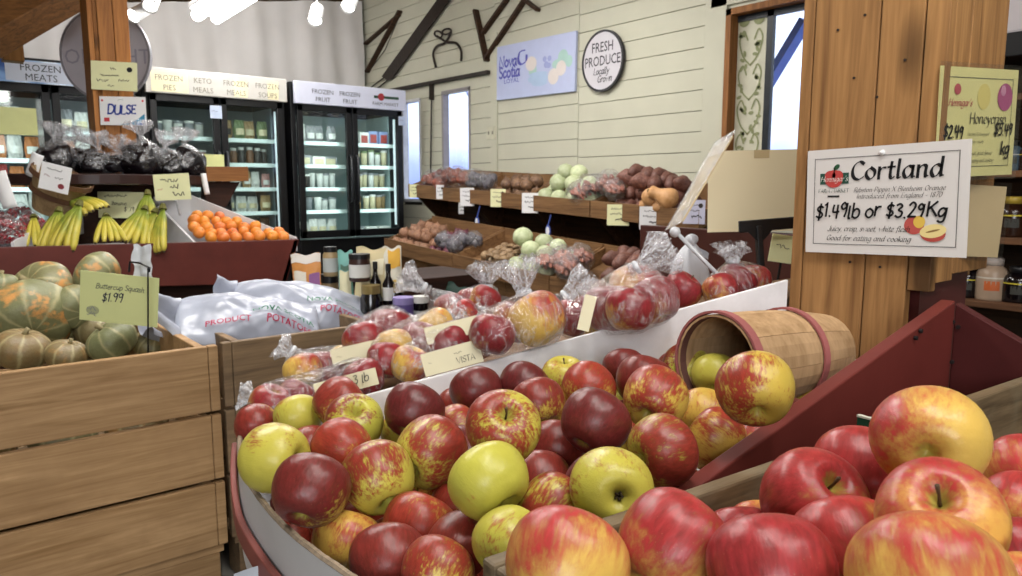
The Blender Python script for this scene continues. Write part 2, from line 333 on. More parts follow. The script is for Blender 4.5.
# ------------------------------------------------------------------ lettering
# one-stroke alphabet: advance; strokes 'x y x y ...', a leading ~ makes the stroke a smooth curve (x-height 5, capitals 8)
GL = {
'a': '5.2;~4.2 4.2 2.6 5 1 3.9 .5 1.9 1.4 .1 2.9 .6 4.1 2.6;~4.4 5 4.1 2 4.3 .3 5 .4', 'b': '5;.9 8 .7 .4;~.8 3 2.4 4.9 4.2 3.9 4 1.2 2.3 0 .7 .9',
'c': '4.6;~4 4.1 2.6 5 1 3.8 .6 1.7 1.8 .1 4.1 1', 'd': '5.4;~4.2 4.2 2.6 5 1 3.9 .5 1.9 1.4 .1 2.9 .6 4.1 2.6;4.7 8 4.2 1.5 4.4 .2 5.1 .4',
'e': '4.6;~.8 2.4 3 2.9 3.9 3.9 2.9 5 1.3 4 .6 1.8 1.8 .1 4.1 1', 'f': '3.6;~4.2 7.6 3 8 2 6.6 1.7 3 1.2 -1.8;.5 4.8 3.4 4.9',
'g': '5.2;~4.2 4.2 2.6 5 1 3.9 .5 1.9 1.4 .3 2.9 .8 4.1 2.6;~4.5 5 4.2 .5 3.4 -2.4 1.6 -3 .4 -2.2', 'h': '5.2;1 8 .7 0;~.9 3 2.4 4.8 3.9 4.5 3.8 2 4 .2 4.7 .4',
'i': '2.2;~1.1 5 .9 1.5 1.1 .1 1.8 .3;1.2 6.9 1.35 7.1', 'j': '2.4;~1.6 5 1.3 0 .7 -2.4 -.6 -2.6;1.7 6.9 1.85 7.1', 'k': '4.8;1 8 .7 0;4 4.9 .9 2.3;1.8 2.9 4.4 0',
'l': '2.3;~1.3 8 1 4 .9 1 1.2 .1 1.9 .3', 'm': '7.6;.9 5 .7 0;~.8 3 2.2 4.9 3.4 4.3 3.4 2 3.3 0;~3.4 3 4.8 4.9 6.2 4.3 6.1 2 6.3 .2 7 .4', 'n': '5.2;.9 5 .7 0;~.8 3 2.3 4.9 3.9 4.5 3.8 2 4 .2 4.7 .4',
'o': '5;~2.6 5 .9 3.8 .6 1.6 2.2 0 4 1.2 4.3 3.5 2.6 5', 'p': '5;1 5 .6 -3;~.9 3.4 2.6 5 4.3 3.8 4 1.2 2.4 0 .9 .9', 'q': '5.2;~4.2 4.2 2.6 5 1 3.9 .5 1.9 1.4 .1 2.9 .6 4.1 2.6;4.4 5 4 -3',
'r': '3.8;.9 5 .7 0;~.8 2.8 2 4.6 3.5 4.8', 's': '4;~3.5 4.4 2.2 5 1 4.2 1.6 3 3 2.1 3.1 .7 1.8 0 .5 .6', 't': '3.4;~1.9 7 1.5 3 1.5 .8 2.2 0 3.1 .6;.4 4.9 3.2 5',
'u': '5.2;~.9 5 .7 2 1.3 .2 2.9 .6 4.1 2.6;~4.4 5 4.1 2 4.3 .3 5 .4', 'v': '4.6;.5 5 2.2 0 4.3 5', 'w': '6.6;.5 5 1.8 0 3.4 4.4 4.9 0 6.3 5', 'x': '4.6;.6 5 4 0;4.1 5 .4 0', 'y': '4.8;.7 5 2.5 .4;~4.4 5 2.6 .2 1.4 -2.3 .1 -2.8', 'z': '4.4;.7 4.9 3.9 4.9 .5 .1 4 .1',
'A': '6.4;.3 0 3.4 8 6 0;1.5 2.7 5 2.7', 'B': '5.6;1 8 .8 0;~1 8 3.6 8 4.6 6.2 3.4 4.4 1.2 4.2;~1.2 4.2 4.2 4.2 5.1 2.2 3.8 .2 .8 0', 'C': '6;~5.6 7 3.9 8 1.7 6.8 .6 4 1.4 1 3.6 0 5.7 1.1', 'D': '6.4;1 8 .8 0;~1 8 3.6 7.9 5.7 6.2 5.8 3 4 .4 .8 0',
'E': '5;4.5 8 1 8 .8 0 4.6 0;.9 4.2 3.8 4.2', 'F': '4.8;4.5 8 1 8 .8 0;.9 4.2 3.7 4.2', 'G': '6.4;~5.7 7 3.9 8 1.7 6.8 .6 4 1.4 1 3.6 0 5.6 .9;5.6 1 5.7 3.6 3.9 3.6', 'H': '6.6;1 8 .8 0;5.8 8 5.6 0;.9 4.2 5.7 4.2',
'I': '2.4;1.3 8 1.1 0', 'J': '3.8;~3 8 2.8 2 2.2 .1 .8 -.1 .1 .9', 'K': '6;1 8 .8 0;5.3 8 1 3.8;2.2 4.9 5.7 0', 'L': '4.8;1 8 .8 0 4.6 0', 'M': '8;.6 0 1.4 8 4 1.5 6.6 8 7.4 0', 'N': '6.8;.8 0 1 8 5.8 0 6 8', 'O': '6.8;~3.4 8 1.3 6.6 .6 3.8 1.6 .8 3.5 0 5.5 1.3 6.2 4.2 5.4 6.9 3.4 8',
'P': '5.4;1 8 .8 0;~1 8 3.8 8 4.9 6.1 3.8 4 1 3.7', 'R': '5.8;1 8 .8 0;~1 8 3.7 8 4.7 6.2 3.6 4.3 1 4.1;2.6 4.1 5.5 0', 'S': '5;~4.4 7 2.7 8 1 6.9 1.4 5 3.6 3.6 4.3 1.8 2.8 0 .6 1', 'T': '5.6;.2 8 5.6 8;2.9 8 2.7 0', 'U': '6.4;~1 8 .8 3 1.5 .5 3.3 0 5 .7 5.6 3 5.8 8', 'V': '6;.3 8 3 0 5.9 8', 'W': '8.4;.3 8 2.2 0 4.2 6.8 6.2 0 8.2 8', 'X': '6;.6 8 5.4 0;5.6 8 .4 0', 'Y': '5.6;.3 8 2.8 4 2.7 0;5.4 8 2.8 4', 'Z': '5.6;.8 8 5 8 .5 0 5.2 0',
'0': '5;~2.6 8 .9 6.2 .7 2 2.4 0 4.2 1.8 4.3 6 2.6 8', '1': '3;.5 6.4 1.7 8 1.5 0', '2': '5;~.8 6.4 2.4 8 4 6.6 3.2 4 .6 .1;.6 .1 4.5 .2', '3': '4.8;~.8 7.2 2.6 8 3.9 6.4 2 4.4 4.1 3 3.6 .6 1.8 0 .4 .9', '4': '5;3.4 0 3.7 8;~1.2 8 .8 4.6 1.6 3.7 4.6 4', '5': '4.8;4.3 8 1.2 7.9 .9 4.7;~.9 4.6 3 5 4.2 2.8 3 .3 .5 .4', '6': '4.8;~3.8 7.6 1.6 6 .7 2.4 2.2 0 4.1 1.5 3.4 3.9 1 3', '7': '4.8;.6 8 4.4 8 1.6 0', '8': '4.8;~2.6 4.3 1 6 2.4 8 3.8 6.4 2.6 4.3 .7 2 2.4 0 4.2 2 2.6 4.3', '9': '4.8;~4 6 2.4 8 .8 6 2 4.2 3.9 5.6;~4.1 7.6 3.8 3 3 0',
'$': '5;~4.3 6.6 2.6 7.4 1 6.1 1.5 4.6 3.4 3.6 4.2 2 2.6 .5 .5 1.4;2.8 8.8 2.2 -1', '.': '1.8;.7 .1 .95 .3', ',': '1.8;.9 .4 .5 -1', "'": '1.6;.9 8 .7 6.4', '-': '3.6;.6 3 3 3.1', ' ': '3;', ':': '2;.8 .3 .9 .5;.9 4 1 4.2', '/': '4;.2 -.6 3.8 8.4', '&': '6;~5.4 0 1.4 5.8 2.4 8 3.6 6.6 .8 2.4 2 0 4 .6 5.2 3.4',
}
def smooth_path(p, k=5):
    out = []; n = len(p)
    for i in range(n - 1):
        a, b, c, d = p[max(i - 1, 0)], p[i], p[i + 1], p[min(i + 2, n - 1)]
        for j in range(k):
            t = j / k
            out.append(tuple(.5 * (2 * b[q] + (c[q] - a[q]) * t + (2 * a[q] - 5 * b[q] + 4 * c[q] - d[q]) * t * t + (3 * b[q] - a[q] - 3 * c[q] + d[q]) * t ** 3) for q in (0, 1)))
    return out + [p[-1]]
def ribbon2(p, w, nib=None):
    """2-D polygon strip along p; nib = (angle, thin) gives broad-pen contrast"""
    L_, R_ = [], []; n = len(p)
    for i in range(n):
        a, b = p[max(i - 1, 0)], p[min(i + 1, n - 1)]
        dx, dy = b[0] - a[0], b[1] - a[1]; l = math.hypot(dx, dy) or 1; dx /= l; dy /= l
        ww = w
        if nib: ww = w * max(nib[1], abs(math.sin(math.atan2(dy, dx) - nib[0])))
        ex = 0
        if i == 0: ex = -w * .25
        if i == n - 1: ex = w * .25
        x, y = p[i][0] + dx * ex, p[i][1] + dy * ex
        L_.append((x - dy * ww / 2, y + dx * ww / 2)); R_.append((x + dy * ww / 2, y - dx * ww / 2))
    return L_, R_
def stroke_text(mb, M, s, x, y, h, w=.9, nib=None, slant=0, align='l', mi=0, wob=0, z=0, track=0):
    """write s in the plane of M; h = capital height; w = pen width in glyph units"""
    k = h / 8.0; tot = sum(float(GL.get(c, GL[' ']).split(';')[0]) + track for c in s) * k
    cx = x - (tot / 2 if align == 'c' else tot if align == 'r' else 0)
    rn = random.Random(hash(s) % 1000 if False else sum(map(ord, s)))
    for c in s:
        g = GL.get(c, GL[' ']).split(';'); dy = rn.uniform(-wob, wob); sc = 1 + rn.uniform(-wob, wob) * .15
        for st in g[1:]:
            if not st: continue
            cur = st[0] == '~'; q = [float(t) for t in st.strip('~').split()]
            p = [(q[i] * sc, q[i + 1] * sc + dy) for i in range(0, len(q), 2)]
            if cur: p = smooth_path(p)
            a, b = ribbon2(p, w, nib); n = len(a)
            vs = [M @ V((cx + (u + v * slant) * k, y + v * k, z)) for u, v in a + b]
            mb.add(vs, [(i, i + 1, n + i + 1, n + i) for i in range(n - 1)], mi)
        cx += (float(g[0]) + track) * k
    return cx
def block_text(mb, M, s, x, y, h, align='CENTER', mi=0, bold=0, sx=1.0, z=0):
    """printed sans lettering from the built-in font, h = capital height"""
    cu = bpy.data.curves.new('t', 'FONT'); cu.body = s; cu.size = h / .70; cu.align_x = align; cu.offset = bold * h; cu.resolution_u = 2
    o = bpy.data.objects.new('t', cu); C.objects.link(o); bpy.context.view_layer.update()
    me = bpy.data.meshes.new_from_object(o.evaluated_get(bpy.context.evaluated_depsgraph_get()))
    mb.add([M @ V((x + p.co.x * sx, y + p.co.y, z)) for p in me.vertices], [list(f.vertices) for f in me.polygons], mi)
    bpy.data.objects.remove(o); bpy.data.curves.remove(cu); bpy.data.meshes.remove(me)
def blob2(mb, M, pts, z=0, mi=0):
    mb.add([M @ V((x, y, z)) for x, y in pts], [tuple(range(len(pts)))], mi)
def ell(cx, cy, rx, ry, n=20, a=0):
    return [(cx + rx * math.cos(t) * math.cos(a) - ry * math.sin(t) * math.sin(a), cy + rx * math.cos(t) * math.sin(a) + ry * math.sin(t) * math.cos(a)) for t in [2 * pi * i / n for i in range(n)]]
def frame2(mb, M, x0, y0, x1, y1, t, z=0, mi=0):
    for a in ((x0, y0, x1, y0 + t), (x0, y1 - t, x1, y1), (x0, y0, x0 + t, y1), (x1 - t, y0, x1, y1)):
        blob2(mb, M, [(a[0], a[1]), (a[2], a[1]), (a[2], a[3]), (a[0], a[3])], z, mi)
INK = {}
def ink(name, c): return plain('ink ' + name, c, .6, .05)
def orient(face, lean=0, roll=0):
    """right, up, normal of a card. face: 'F' parallel to the fridge wall, 'P' parallel to the plank wall, 'C' square to the view, or yaw degrees"""
    n = {'F': V((0, -1, 0)), 'P': V((-1, 0, 0)), 'C': -FWD}[face] if isinstance(face, str) else V((math.cos(math.radians(face)), math.sin(math.radians(face)), 0))
    r = UPZ.cross(n).normalized(); u = UPZ.copy()
    if lean:
        q = Matrix.Rotation(-math.radians(lean), 3, r); u = q @ u; n = q @ n
    if roll:
        q = Matrix.Rotation(math.radians(roll), 3, n); r = q @ r; u = q @ u
    return r, u, n
def card(name, label, cat, pos, w, h, face, mat, lines=(), lean=0, roll=0, group=None, t=.002, bend=0, extra=None):
    """a thin card centred on pos with lettering children. lines: (text, x, y, h, style, ink) in card fractions"""
    r, u, n = orient(face, lean, roll); M0 = basis(r, u, n, V(pos))
    o = bpy.data.objects.new(name, None); C.objects.link(o)
    o.rotation_euler = M0.to_euler(); o.location = V(pos) - u * (h / 2); tag(o, label, cat, group)
    I = Matrix.Translation(V((-w / 2, 0, 0)))
    mb = MB()
    if bend:
        f = lambda i, j: V(((i - .5) * w, j * h, bend * math.sin(pi * i) - bend * .6 * (1 - j) ** 2)); mb.grid(f, 12, 8)
        b = obj('sheet', mb, mat, o, world=False, smooth=True, rec=False); s = b.modifiers.new('s', 'SOLIDIFY'); s.thickness = .0012; s.offset = -1
    else:
        mb.box((0, h / 2, -t / 2), (w, h, t)); obj('sheet', mb, mat, o, world=False)
    groups = {}
    for ln in lines:
        s, x, y, hh, style, c = ln[:6]; kw = ln[6] if len(ln) > 6 else {}
        groups.setdefault(c, []).append((s, x * w, y * h, hh * h, style, kw))
    zb = .0012
    for c, ls in groups.items():
        tb = MB()
        for s, x, y, hh, style, kw in ls:
            if style == 'hand': stroke_text(tb, I, s, x, y, hh, **{**dict(w=.95, wob=.5, slant=.08, z=zb), **kw})
            elif style == 'marker': stroke_text(tb, I, s, x, y, hh, **{**dict(w=1.35, wob=.5, slant=.1, z=zb * 1.6), **kw})
            elif style == 'pen': stroke_text(tb, I, s, x, y, hh, **{**dict(w=1.25, nib=(math.radians(35), .3), slant=.04, z=zb), **kw})
            elif style == 'italic': stroke_text(tb, I, s, x, y, hh, **{**dict(w=1.0, nib=(math.radians(35), .45), slant=.28, z=zb), **kw})
            elif style == 'block': block_text(tb, I, s, x, y, hh, z=zb, **kw)
            elif style == 'scrawl':                      # a line too small to read in the photograph
                rn = random.Random(int(x * 9999) + int(y * 99999)); p = [(x + i * hh * .22, y + rn.uniform(0, hh)) for i in range(int(kw.get('n', 20)))]
                a, b = ribbon2(p, hh * kw.get('w', .2)); nn = len(a); tb.add([I @ V((q[0], q[1], zb)) for q in a + b], [(i, i + 1, nn + i + 1, nn + i) for i in range(nn - 1)])
            elif style == 'rect': blob2(tb, I, [(x, y), (x + kw['dx'] * w, y), (x + kw['dx'] * w, y + hh), (x, y + hh)], zb * kw.get('z', .7))
            elif style == 'ell': blob2(tb, I, ell(x, y, kw['rx'] * h, hh, 22, kw.get('a', 0)), zb * kw.get('z', .8))
            elif style == 'frame': frame2(tb, I, x, y, w - x, h - y, hh, zb * .7)
            elif style == 'poly': blob2(tb, I, [(x + a * h, y + b * h) for a, b in kw['pts']], zb * kw.get('z', .8))
        nm = 'lettering' if any(q[4] in ('hand', 'marker', 'pen', 'italic', 'block', 'scrawl') for q in ls) else 'printed_mark'
        obj(nm, tb, ink(c, c), o, world=False, rec=False)
    if extra: extra(o, I, w, h)
    return o
# ------------------------------------------------------------------ the room
WX, WY = 4.25, 8.2                       # plank wall (x = WX), fridge wall (y = WY)
def ceil_z(x): return 2.9 + .15 * (x - 1.79)
cream = plain('cream boards', '#c2c1ae', .55, .035, 5)
white_p = paint('white paint', '#d9dadb', .5)
black_m = plain('black metal', '#0c0d10', .4, .2)
barn = wood('barn wood', '#4a3018', '#8a5f35', 0, knots=False)
concrete = plain('concrete floor', '#77736c', .7, .2, 3)
mb = MB(); mb.box((.9, 2.8, -.05), (7.0, 11.1, .1)); struct('floor', mb, concrete)
mb = MB()
for i in range(36):
    x0 = -2.6 + i * .195
    mb.hexa([(x0, -3, ceil_z(x0)), (x0 + .19, -3, ceil_z(x0 + .19)), (x0 + .19, 8.4, ceil_z(x0 + .19)), (x0, 8.4, ceil_z(x0))],
            [(x0, -3, ceil_z(x0) + .05), (x0 + .19, -3, ceil_z(x0 + .19) + .05), (x0 + .19, 8.4, ceil_z(x0 + .19) + .05), (x0, 8.4, ceil_z(x0) + .05)])
struct('ceiling', mb, wood('ceiling boards', '#5d3f22', '#9b7343', 1, knots=False))
mb = MB(); mb.box((1, WY + .05, 1.7), (7, .1, 3.6)); struct('wall_back', mb, plain('back wall', '#b9b6ae', .8))
mb = MB(); mb.box((-2.55, 2.8, 1.5), (.1, 10.9, 3.0)); struct('wall_left', mb, plain('side wall', '#8f8d82', .8))
mb = MB(); mb.box((.9, -2.7, 1.6), (6.9, .1, 3.2)); struct('wall_front', mb, plain('front wall', '#8f8d82', .8))
# plank wall with its openings
W2 = (onX(470.5, 120, WX).y, onX(442, 120, WX).y); W1 = (onX(421, 130, WX).y, onX(402, 130, WX).y); W3 = (2.2, onX(727, 80, WX).y)
ops = [(W1[0], W1[1], .95, 2.05), (W2[0], W2[1], .95, onX(455, 89, WX).z), (W3[0], W3[1], 1.25, onX(740, 8, WX).z)]
zl = onX(578.5, 157.3, WX).z; pitch = (onX(578.5, 122.4, WX).z - zl) / 2
S1, S2 = onX(578, 130, WX).y, onX(495, 140, WX).y
S0 = onX(707, 100, WX).y
mb = MB()
for (ya, yb, dz) in ((-2.6, S0, .03), (S0, S1 - .003, 0), (S1 + .003, S2, .012), (S2, WY, -.01)):
    z = zl - pitch * 10 + dz
    while z < 3.35:
        z0, z1 = max(z, 0), z + pitch - .0045
        cuts = [(o[0], o[1]) for o in ops if o[2] - .01 < (z0 + z1) / 2 < o[3] + .01 and o[1] > ya and o[0] < yb]
        segs = [(ya, yb)]
        for c in cuts:
            ns = []
            for s in segs:
                if c[0] > s[0]: ns.append((s[0], min(s[1], c[0])))
                if c[1] < s[1]: ns.append((max(s[0], c[1]), s[1]))
            segs = ns
        for s in segs:
            if s[1] - s[0] > .01 and z1 > .01:
                mb.box((WX + .0125, (s[0] + s[1]) / 2, (z0 + z1) / 2), (.025, s[1] - s[0], z1 - z0))
        z += pitch
struct('wall_right', mb, cream, bevel=.002)
mb = MB()                                 # dark backing seen in the gaps between boards
yl = [-2.6] + sorted([v for o in ops for v in o[:2]]) + [WY]
for a, b in zip(yl[:-1], yl[1:]):
    o = [q for q in ops if abs(q[0] - a) < 1e-6]
    if o:
        mb.box((WX + .04, (a + b) / 2, o[0][2] / 2), (.03, b - a, o[0][2])); mb.box((WX + .04, (a + b) / 2, (o[0][3] + 3.4) / 2), (.03, b - a, 3.4 - o[0][3]))
    else: mb.box((WX + .04, (a + b) / 2, 1.7), (.03, b - a, 3.4))
struct('trim_1', mb, plain('dark backing', '#2b2a22', .9))
mb = MB(); yb_ = onX(716, 60, WX).y; mb.box((WX - .011, yb_, 1.7), (.022, .17, 3.2)); mb.box((WX - .011, 2.5, ops[2][3] + .11), (.022, 1.3, .16)); struct('trim_2', mb, cream, bevel=.003)
mb = MB(); mb.box((WX - .008, S2, 1.6), (.016, .1, 1.8)); struct('trim_3', mb, cream, bevel=.002)
skyglass = glass('window glass', (.9, .94, 1.0), .05)
for n, o in enumerate(ops[:2]):
    t = thing(f'window_{n + 1}', 'x', 'window', (WX, (o[0] + o[1]) / 2, o[2])); del t['category'], t['label']; t['kind'] = 'structure'
    f = MB(); w = .03
    for y in (o[0] + w / 2, o[1] - w / 2): f.box((WX + .03, y, (o[2] + o[3]) / 2), (.07, w, o[3] - o[2]))
    for z in (o[2] + w / 2, o[3] - w / 2): f.box((WX + .03, (o[0] + o[1]) / 2, z), (.07, o[1] - o[0], w))
    obj('window_frame', f, white_p if n == 0 else plain('grey window frame', '#8f8a8c', .5), t)
    g = MB(); g.box((WX + .05, (o[0] + o[1]) / 2, (o[2] + o[3]) / 2), (.006, o[1] - o[0] - .06, o[3] - o[2] - .06)); obj('pane', g, skyglass, t)
# the tall window by the post: wooden reveal, dark sash, leaf-patterned panel
o = ops[2]; t = thing('window_3', 'x', 'window', (WX, o[1], o[2])); del t['category'], t['label']; t['kind'] = 'structure'
f = MB(); f.box((WX + .04, o[1] - .02, (o[2] + o[3]) / 2), (.16, .04, o[3] - o[2])); f.box((WX + .04, (o[0] + o[1]) / 2, o[3] - .02), (.16, o[1] - o[0], .04)); f.box((WX + .04, (o[0] + o[1]) / 2, o[2] + .02), (.16, o[1] - o[0], .04))
obj('window_frame', f, wood('reveal wood', '#6e4524', '#a06c3c', 2, knots=False), t)
pa, pb = onX(728, 80, WX + .05).y, onX(769, 80, WX + .05).y
f = MB(); zc, zh = (o[2] + o[3]) / 2, o[3] - o[2] - .08
for y in (pa - .03, pb, o[0] + .03): f.box((WX + .05, y, zc), (.03, .045, zh))
for z in (o[2] + .06, o[3] - .06): f.box((WX + .05, (o[0] + o[1]) / 2, z), (.03, o[1] - o[0] - .06, .04))
obj('sash', f, plain('dark sash', '#20262c', .4), t)
g = MB(); g.box((WX + .055, (pb + o[0]) / 2, zc), (.006, pb - o[0] - .05, zh)); obj('pane', g, skyglass, t)
g = MB(); g.box((WX + .05, (pa - .03 + pb) / 2, zc), (.008, pa - .03 - pb - .03, zh)); 
pan = obj('patterned_panel', g, plain('panel cream', '#c9c8b3', .6, .06), t, label='cream panel with green leaf scrollwork')
g = MB(); M = basis((0, -1, 0), (0, 0, 1), (-1, 0, 0), (WX + .043, (pa - .03 + pb) / 2, zc)); pw = (pa - .03 - pb) / 2 - .04
rn = random.Random(3)
for side in (-1, 1):
    for zz in [-.42, -.2, .02, .24]:
        p = smooth_path([(0, zz - .1), (side * pw * .55, zz - .04), (side * pw * .85, zz + .06), (side * pw * .55, zz + .12), (side * pw * .25, zz + .06)], 6)
        a, b = ribbon2(p, .011); n_ = len(a); g.add([M @ V((x, y, 0)) for x, y in a + b], [(i, i + 1, n_ + i + 1, n_ + i) for i in range(n_ - 1)])
        for q in range(5):
            blob2(g, M, ell(side * pw * rn.uniform(.2, .8), zz + rn.uniform(-.1, .12), .02, .011, 10, rn.uniform(0, 3)), .001)
    blob2(g, M, ell(side * pw * .55, .43, .042, .045, 14), .001)
obj('leaf_scrollwork', g, plain('panel green', '#8a9068', .7, .2), pan, rec=False)
# ------------------------------------------------------------------ ceiling things
tf = thing('barn_beam', 'dark rough-sawn timber brace under the ceiling, top left corner', 'beam', at(20, 12, 4.6))
mb = MB(); a_, b_ = at(78, -28, 4.9), at(-52, 44, 4.4); mb.beam(a_, b_, .3, .26, up=-FWD); obj('brace', mb, barn, tf, bevel=.008)
zb_ = at(13, 62, 5.0); mb = MB(); mb.box((zb_.x, zb_.y, zb_.z + .3), (.12, .12, .6)); obj('stud', mb, wood('stud wood', '#6b4520', '#a5763f', 2, knots=False), tf, bevel=.006)
# drape of white sheeting
mb = MB(); rn = random.Random(11)
ph = [rn.uniform(0, 6) for _ in range(9)]
def drape(u, v):
    x = -2.0 + u * 6.2; zt = ceil_z(x) - .02; z = 1.4 + (zt - 1.4) * v
    f = .05 * math.sin(x * 9 + 1.5 * v + ph[0]) * (1 - .4 * v) + .03 * math.sin(x * 23 + ph[1] + 3 * v) * (.4 + .6 * (1 - v)) + .05 * math.sin(2.2 * x + 4 * v + ph[2])
    f += .05 * noise.noise(V((x * 2.2 + v * 2.5, v * 1.6, 3)))
    return V((x, 8.02 + f * .8, z))
mb.grid(drape, 170, 18)
o = solo('sheeting_drape', mb, plain('white sheeting', '#cfccc9', .6, .05, 3), 'white plastic sheeting draped on the wall above the fridges', 'drape', smooth=True, rec=False)
# fluorescent strip
a = at(207, 19, 6.6); b = a + V((0, -2.3, 0)); b.z = a.z + .05
t = thing('fluorescent_light', 'bright white fluorescent strip light hanging under the ceiling', 'ceiling light', (a + b) / 2)
mb = MB(); mb.beam(a + V((0, 0, .09)), b + V((0, 0, .09)), .3, .05); obj('housing', mb, white_p, t, bevel=.01)
for sx in (-.08, .08):
    mb = MB(); mb.tube([a + V((sx, 0, .02)), b + V((sx, 0, .02))], .05, 10); obj('tube', mb, plain('lamp glow', (1, .98, .95), .5, 0, emit=22), t, smooth=True)
for k in (.15, .85):
    mb = MB(); p = a.lerp(b, k) + V((0, 0, .11)); mb.tube([p, V((p.x, p.y, ceil_z(p.x)))], .006, 6); obj('hanger', mb, black_m, t)
# track spotlights
for i, (px, py, tx, ty, lab) in enumerate([(138, 13, -.5, .5, 'white track spotlight left of the pair by the left post'), (152, 2, .15, .7, 'white track spotlight, upper right of the pair by the left post'),
                                           (316, 15, .0, .9, 'white spotlight on a thin stem above the middle fridge gap'), (350, 2, -.3, .8, 'white spotlight nearest the corner with the plank wall')]):
    p = at(px, py, 5.0); t = thing('track_spotlight', lab, 'spotlight', p, (0, 0, 0), 'track spotlights')
    ax = (RGT * tx * .5 - UPZ * ty - FWD * .75).normalized(); ux = ax.cross(UPZ).normalized(); M = basis(ux, ax.cross(ux), ax, p)
    mb = MB(); mb.lathe([(.03, -.08), (.042, -.07), (.045, .05), (.05, .06), (.047, .062), (.042, .045)], 20, M); obj('lamp_can', mb, white_p, t, smooth=True)
    mb = MB(); mb.lathe([(.0, .046), (.042, .045)], 20, M); obj('bulb', mb, plain('spot glow', (1, .97, .9), .5, 0, emit=14), t)
    mb = MB(); q = p - ax * .05; mb.tube([q, q + V((0, 0, .1)), V((q.x, q.y, max(ceil_z(q.x), q.z + .15)))], .007, 6); obj('stem', mb, white_p, t)
# left post with its signs
postw = wood('post wood left', '#70431d', '#a8703a', 2, knots=True)
PL = (.80, 4.6)
t = thing('timber_post', 'brown boxed timber post rising behind the bagged dulse', 'post', (PL[0] + .1, PL[1] + .1, 0))
mb = MB(); mb.box((PL[0] + .1, PL[1] + .11, 1.36), (.17, .19, 2.72)); obj('core', mb, postw, t, bevel=.004)
mb = MB(); mb.box((PL[0] + .07, PL[1], 1.36), (.075, .02, 2.72)); mb.box((PL[0] + .148, PL[1], 1.36), (.075, .02, 2.72)); mb.box((PL[0], PL[1] + .1, 1.36), (.025, .19, 2.72)); obj('facing_boards', mb, postw, t, bevel=.003)
cardc = plain('cream card', '#dcdcae', .6, .04); cardw = plain('white card', '#dfdfe0', .6, .03); cardy = plain('yellow card', '#d9dc9a', .6, .04)
def onPost(px, py): return onY(px, py, PL[1] - .085)
def wpx(px0, px1, p): return (px1 - px0) * pix(p)[2] / FPX
blk = '#15151a'
p = onPost(114, 76); card('price_card', 'cream card pinned high on the brown post behind the dulse', 'card', p, wpx(91, 137, p), wpx(62, 90, p), 'C', cardc,
     [('x', .42, .7, .1, 'scrawl', blk, dict(n=10)), ('x', .2, .48, .07, 'scrawl', blk, dict(n=44, w=.25)), ('x', .12, .28, .1, 'scrawl', blk, dict(n=20)), ('x', .6, .3, .1, 'scrawl', blk, dict(n=18)), ('x', .36, .12, .08, 'scrawl', blk, dict(n=14)), ('', .84, .74, .09, 'ell', blk, dict(rx=.1))], roll=-3)
p = onPost(123, 111); card('dulse_sign', 'white DULSE sign with blue wave corner on the brown post', 'sign', p, wpx(100, 146, p), wpx(97, 125, p), 'C', cardw,
     [('DULSE', .47, .4, .3, 'marker', '#243a8c', dict(align='c', w=1.6)), ('x', .4, .86, .06, 'scrawl', '#6a8a70', dict(n=16)), ('', .08, .12, .14, 'rect', '#b8343c', dict(dx=.12)),
      ('', .42, .0, .1, 'poly', '#3d86a8', dict(pts=[(0, .02), (.3, .07), (.62, .2), (.9, .42), (.9, .02)])), ('', .75, .0, .1, 'poly', '#2450a0', dict(z=1.0, pts=[(0, .02), (.2, .1), (.36, .22), (.36, .02)])),
      ('', .06, .86, .04, 'ell', '#d04048', dict(rx=.04)), ('', .94, .86, .04, 'ell', '#d04048', dict(rx=.04))], roll=-1)
# round sign behind the post
p = at(106, 55, 5.25); t = thing('round_sign', 'large round grey-white sign hanging behind the brown post', 'sign', p - UPZ * .31)
r, u, n = orient('C'); M = basis(r, u, n, p)
mb = MB(); mb.lathe([(0, -.01), (.3, -.01), (.3, .01), (0, .01)], 56, M); obj('disc', mb, plain('grey sign', '#bcb9c2', .5, .04), t)
mb = MB(); mb.lathe([(.297, -.014), (.313, -.014), (.313, .016), (.297, .016), (.297, -.014)], 56, M); obj('rim', mb, plain('grey rim', '#8d8b92', .4), t)
for s_, x_, y_ in (('ION', -.19, -.06), ('HT', .22, -.06), ('E', -.09, .1)): mb = MB(); block_text(mb, M, s_, x_, y_, .1, z=.0115); obj('lettering', mb, plain('pale lettering', '#9a98a8', .5, 0), t, rec=False)
mb = MB()
for s in (-.16, .16): q = p + r * s + UPZ * .26; mb.tube([q, V((q.x, q.y, ceil_z(q.x)))], .004, 6)
obj('hanging_wire', mb, plain('wire', '#8a8580', .4, 0), t)
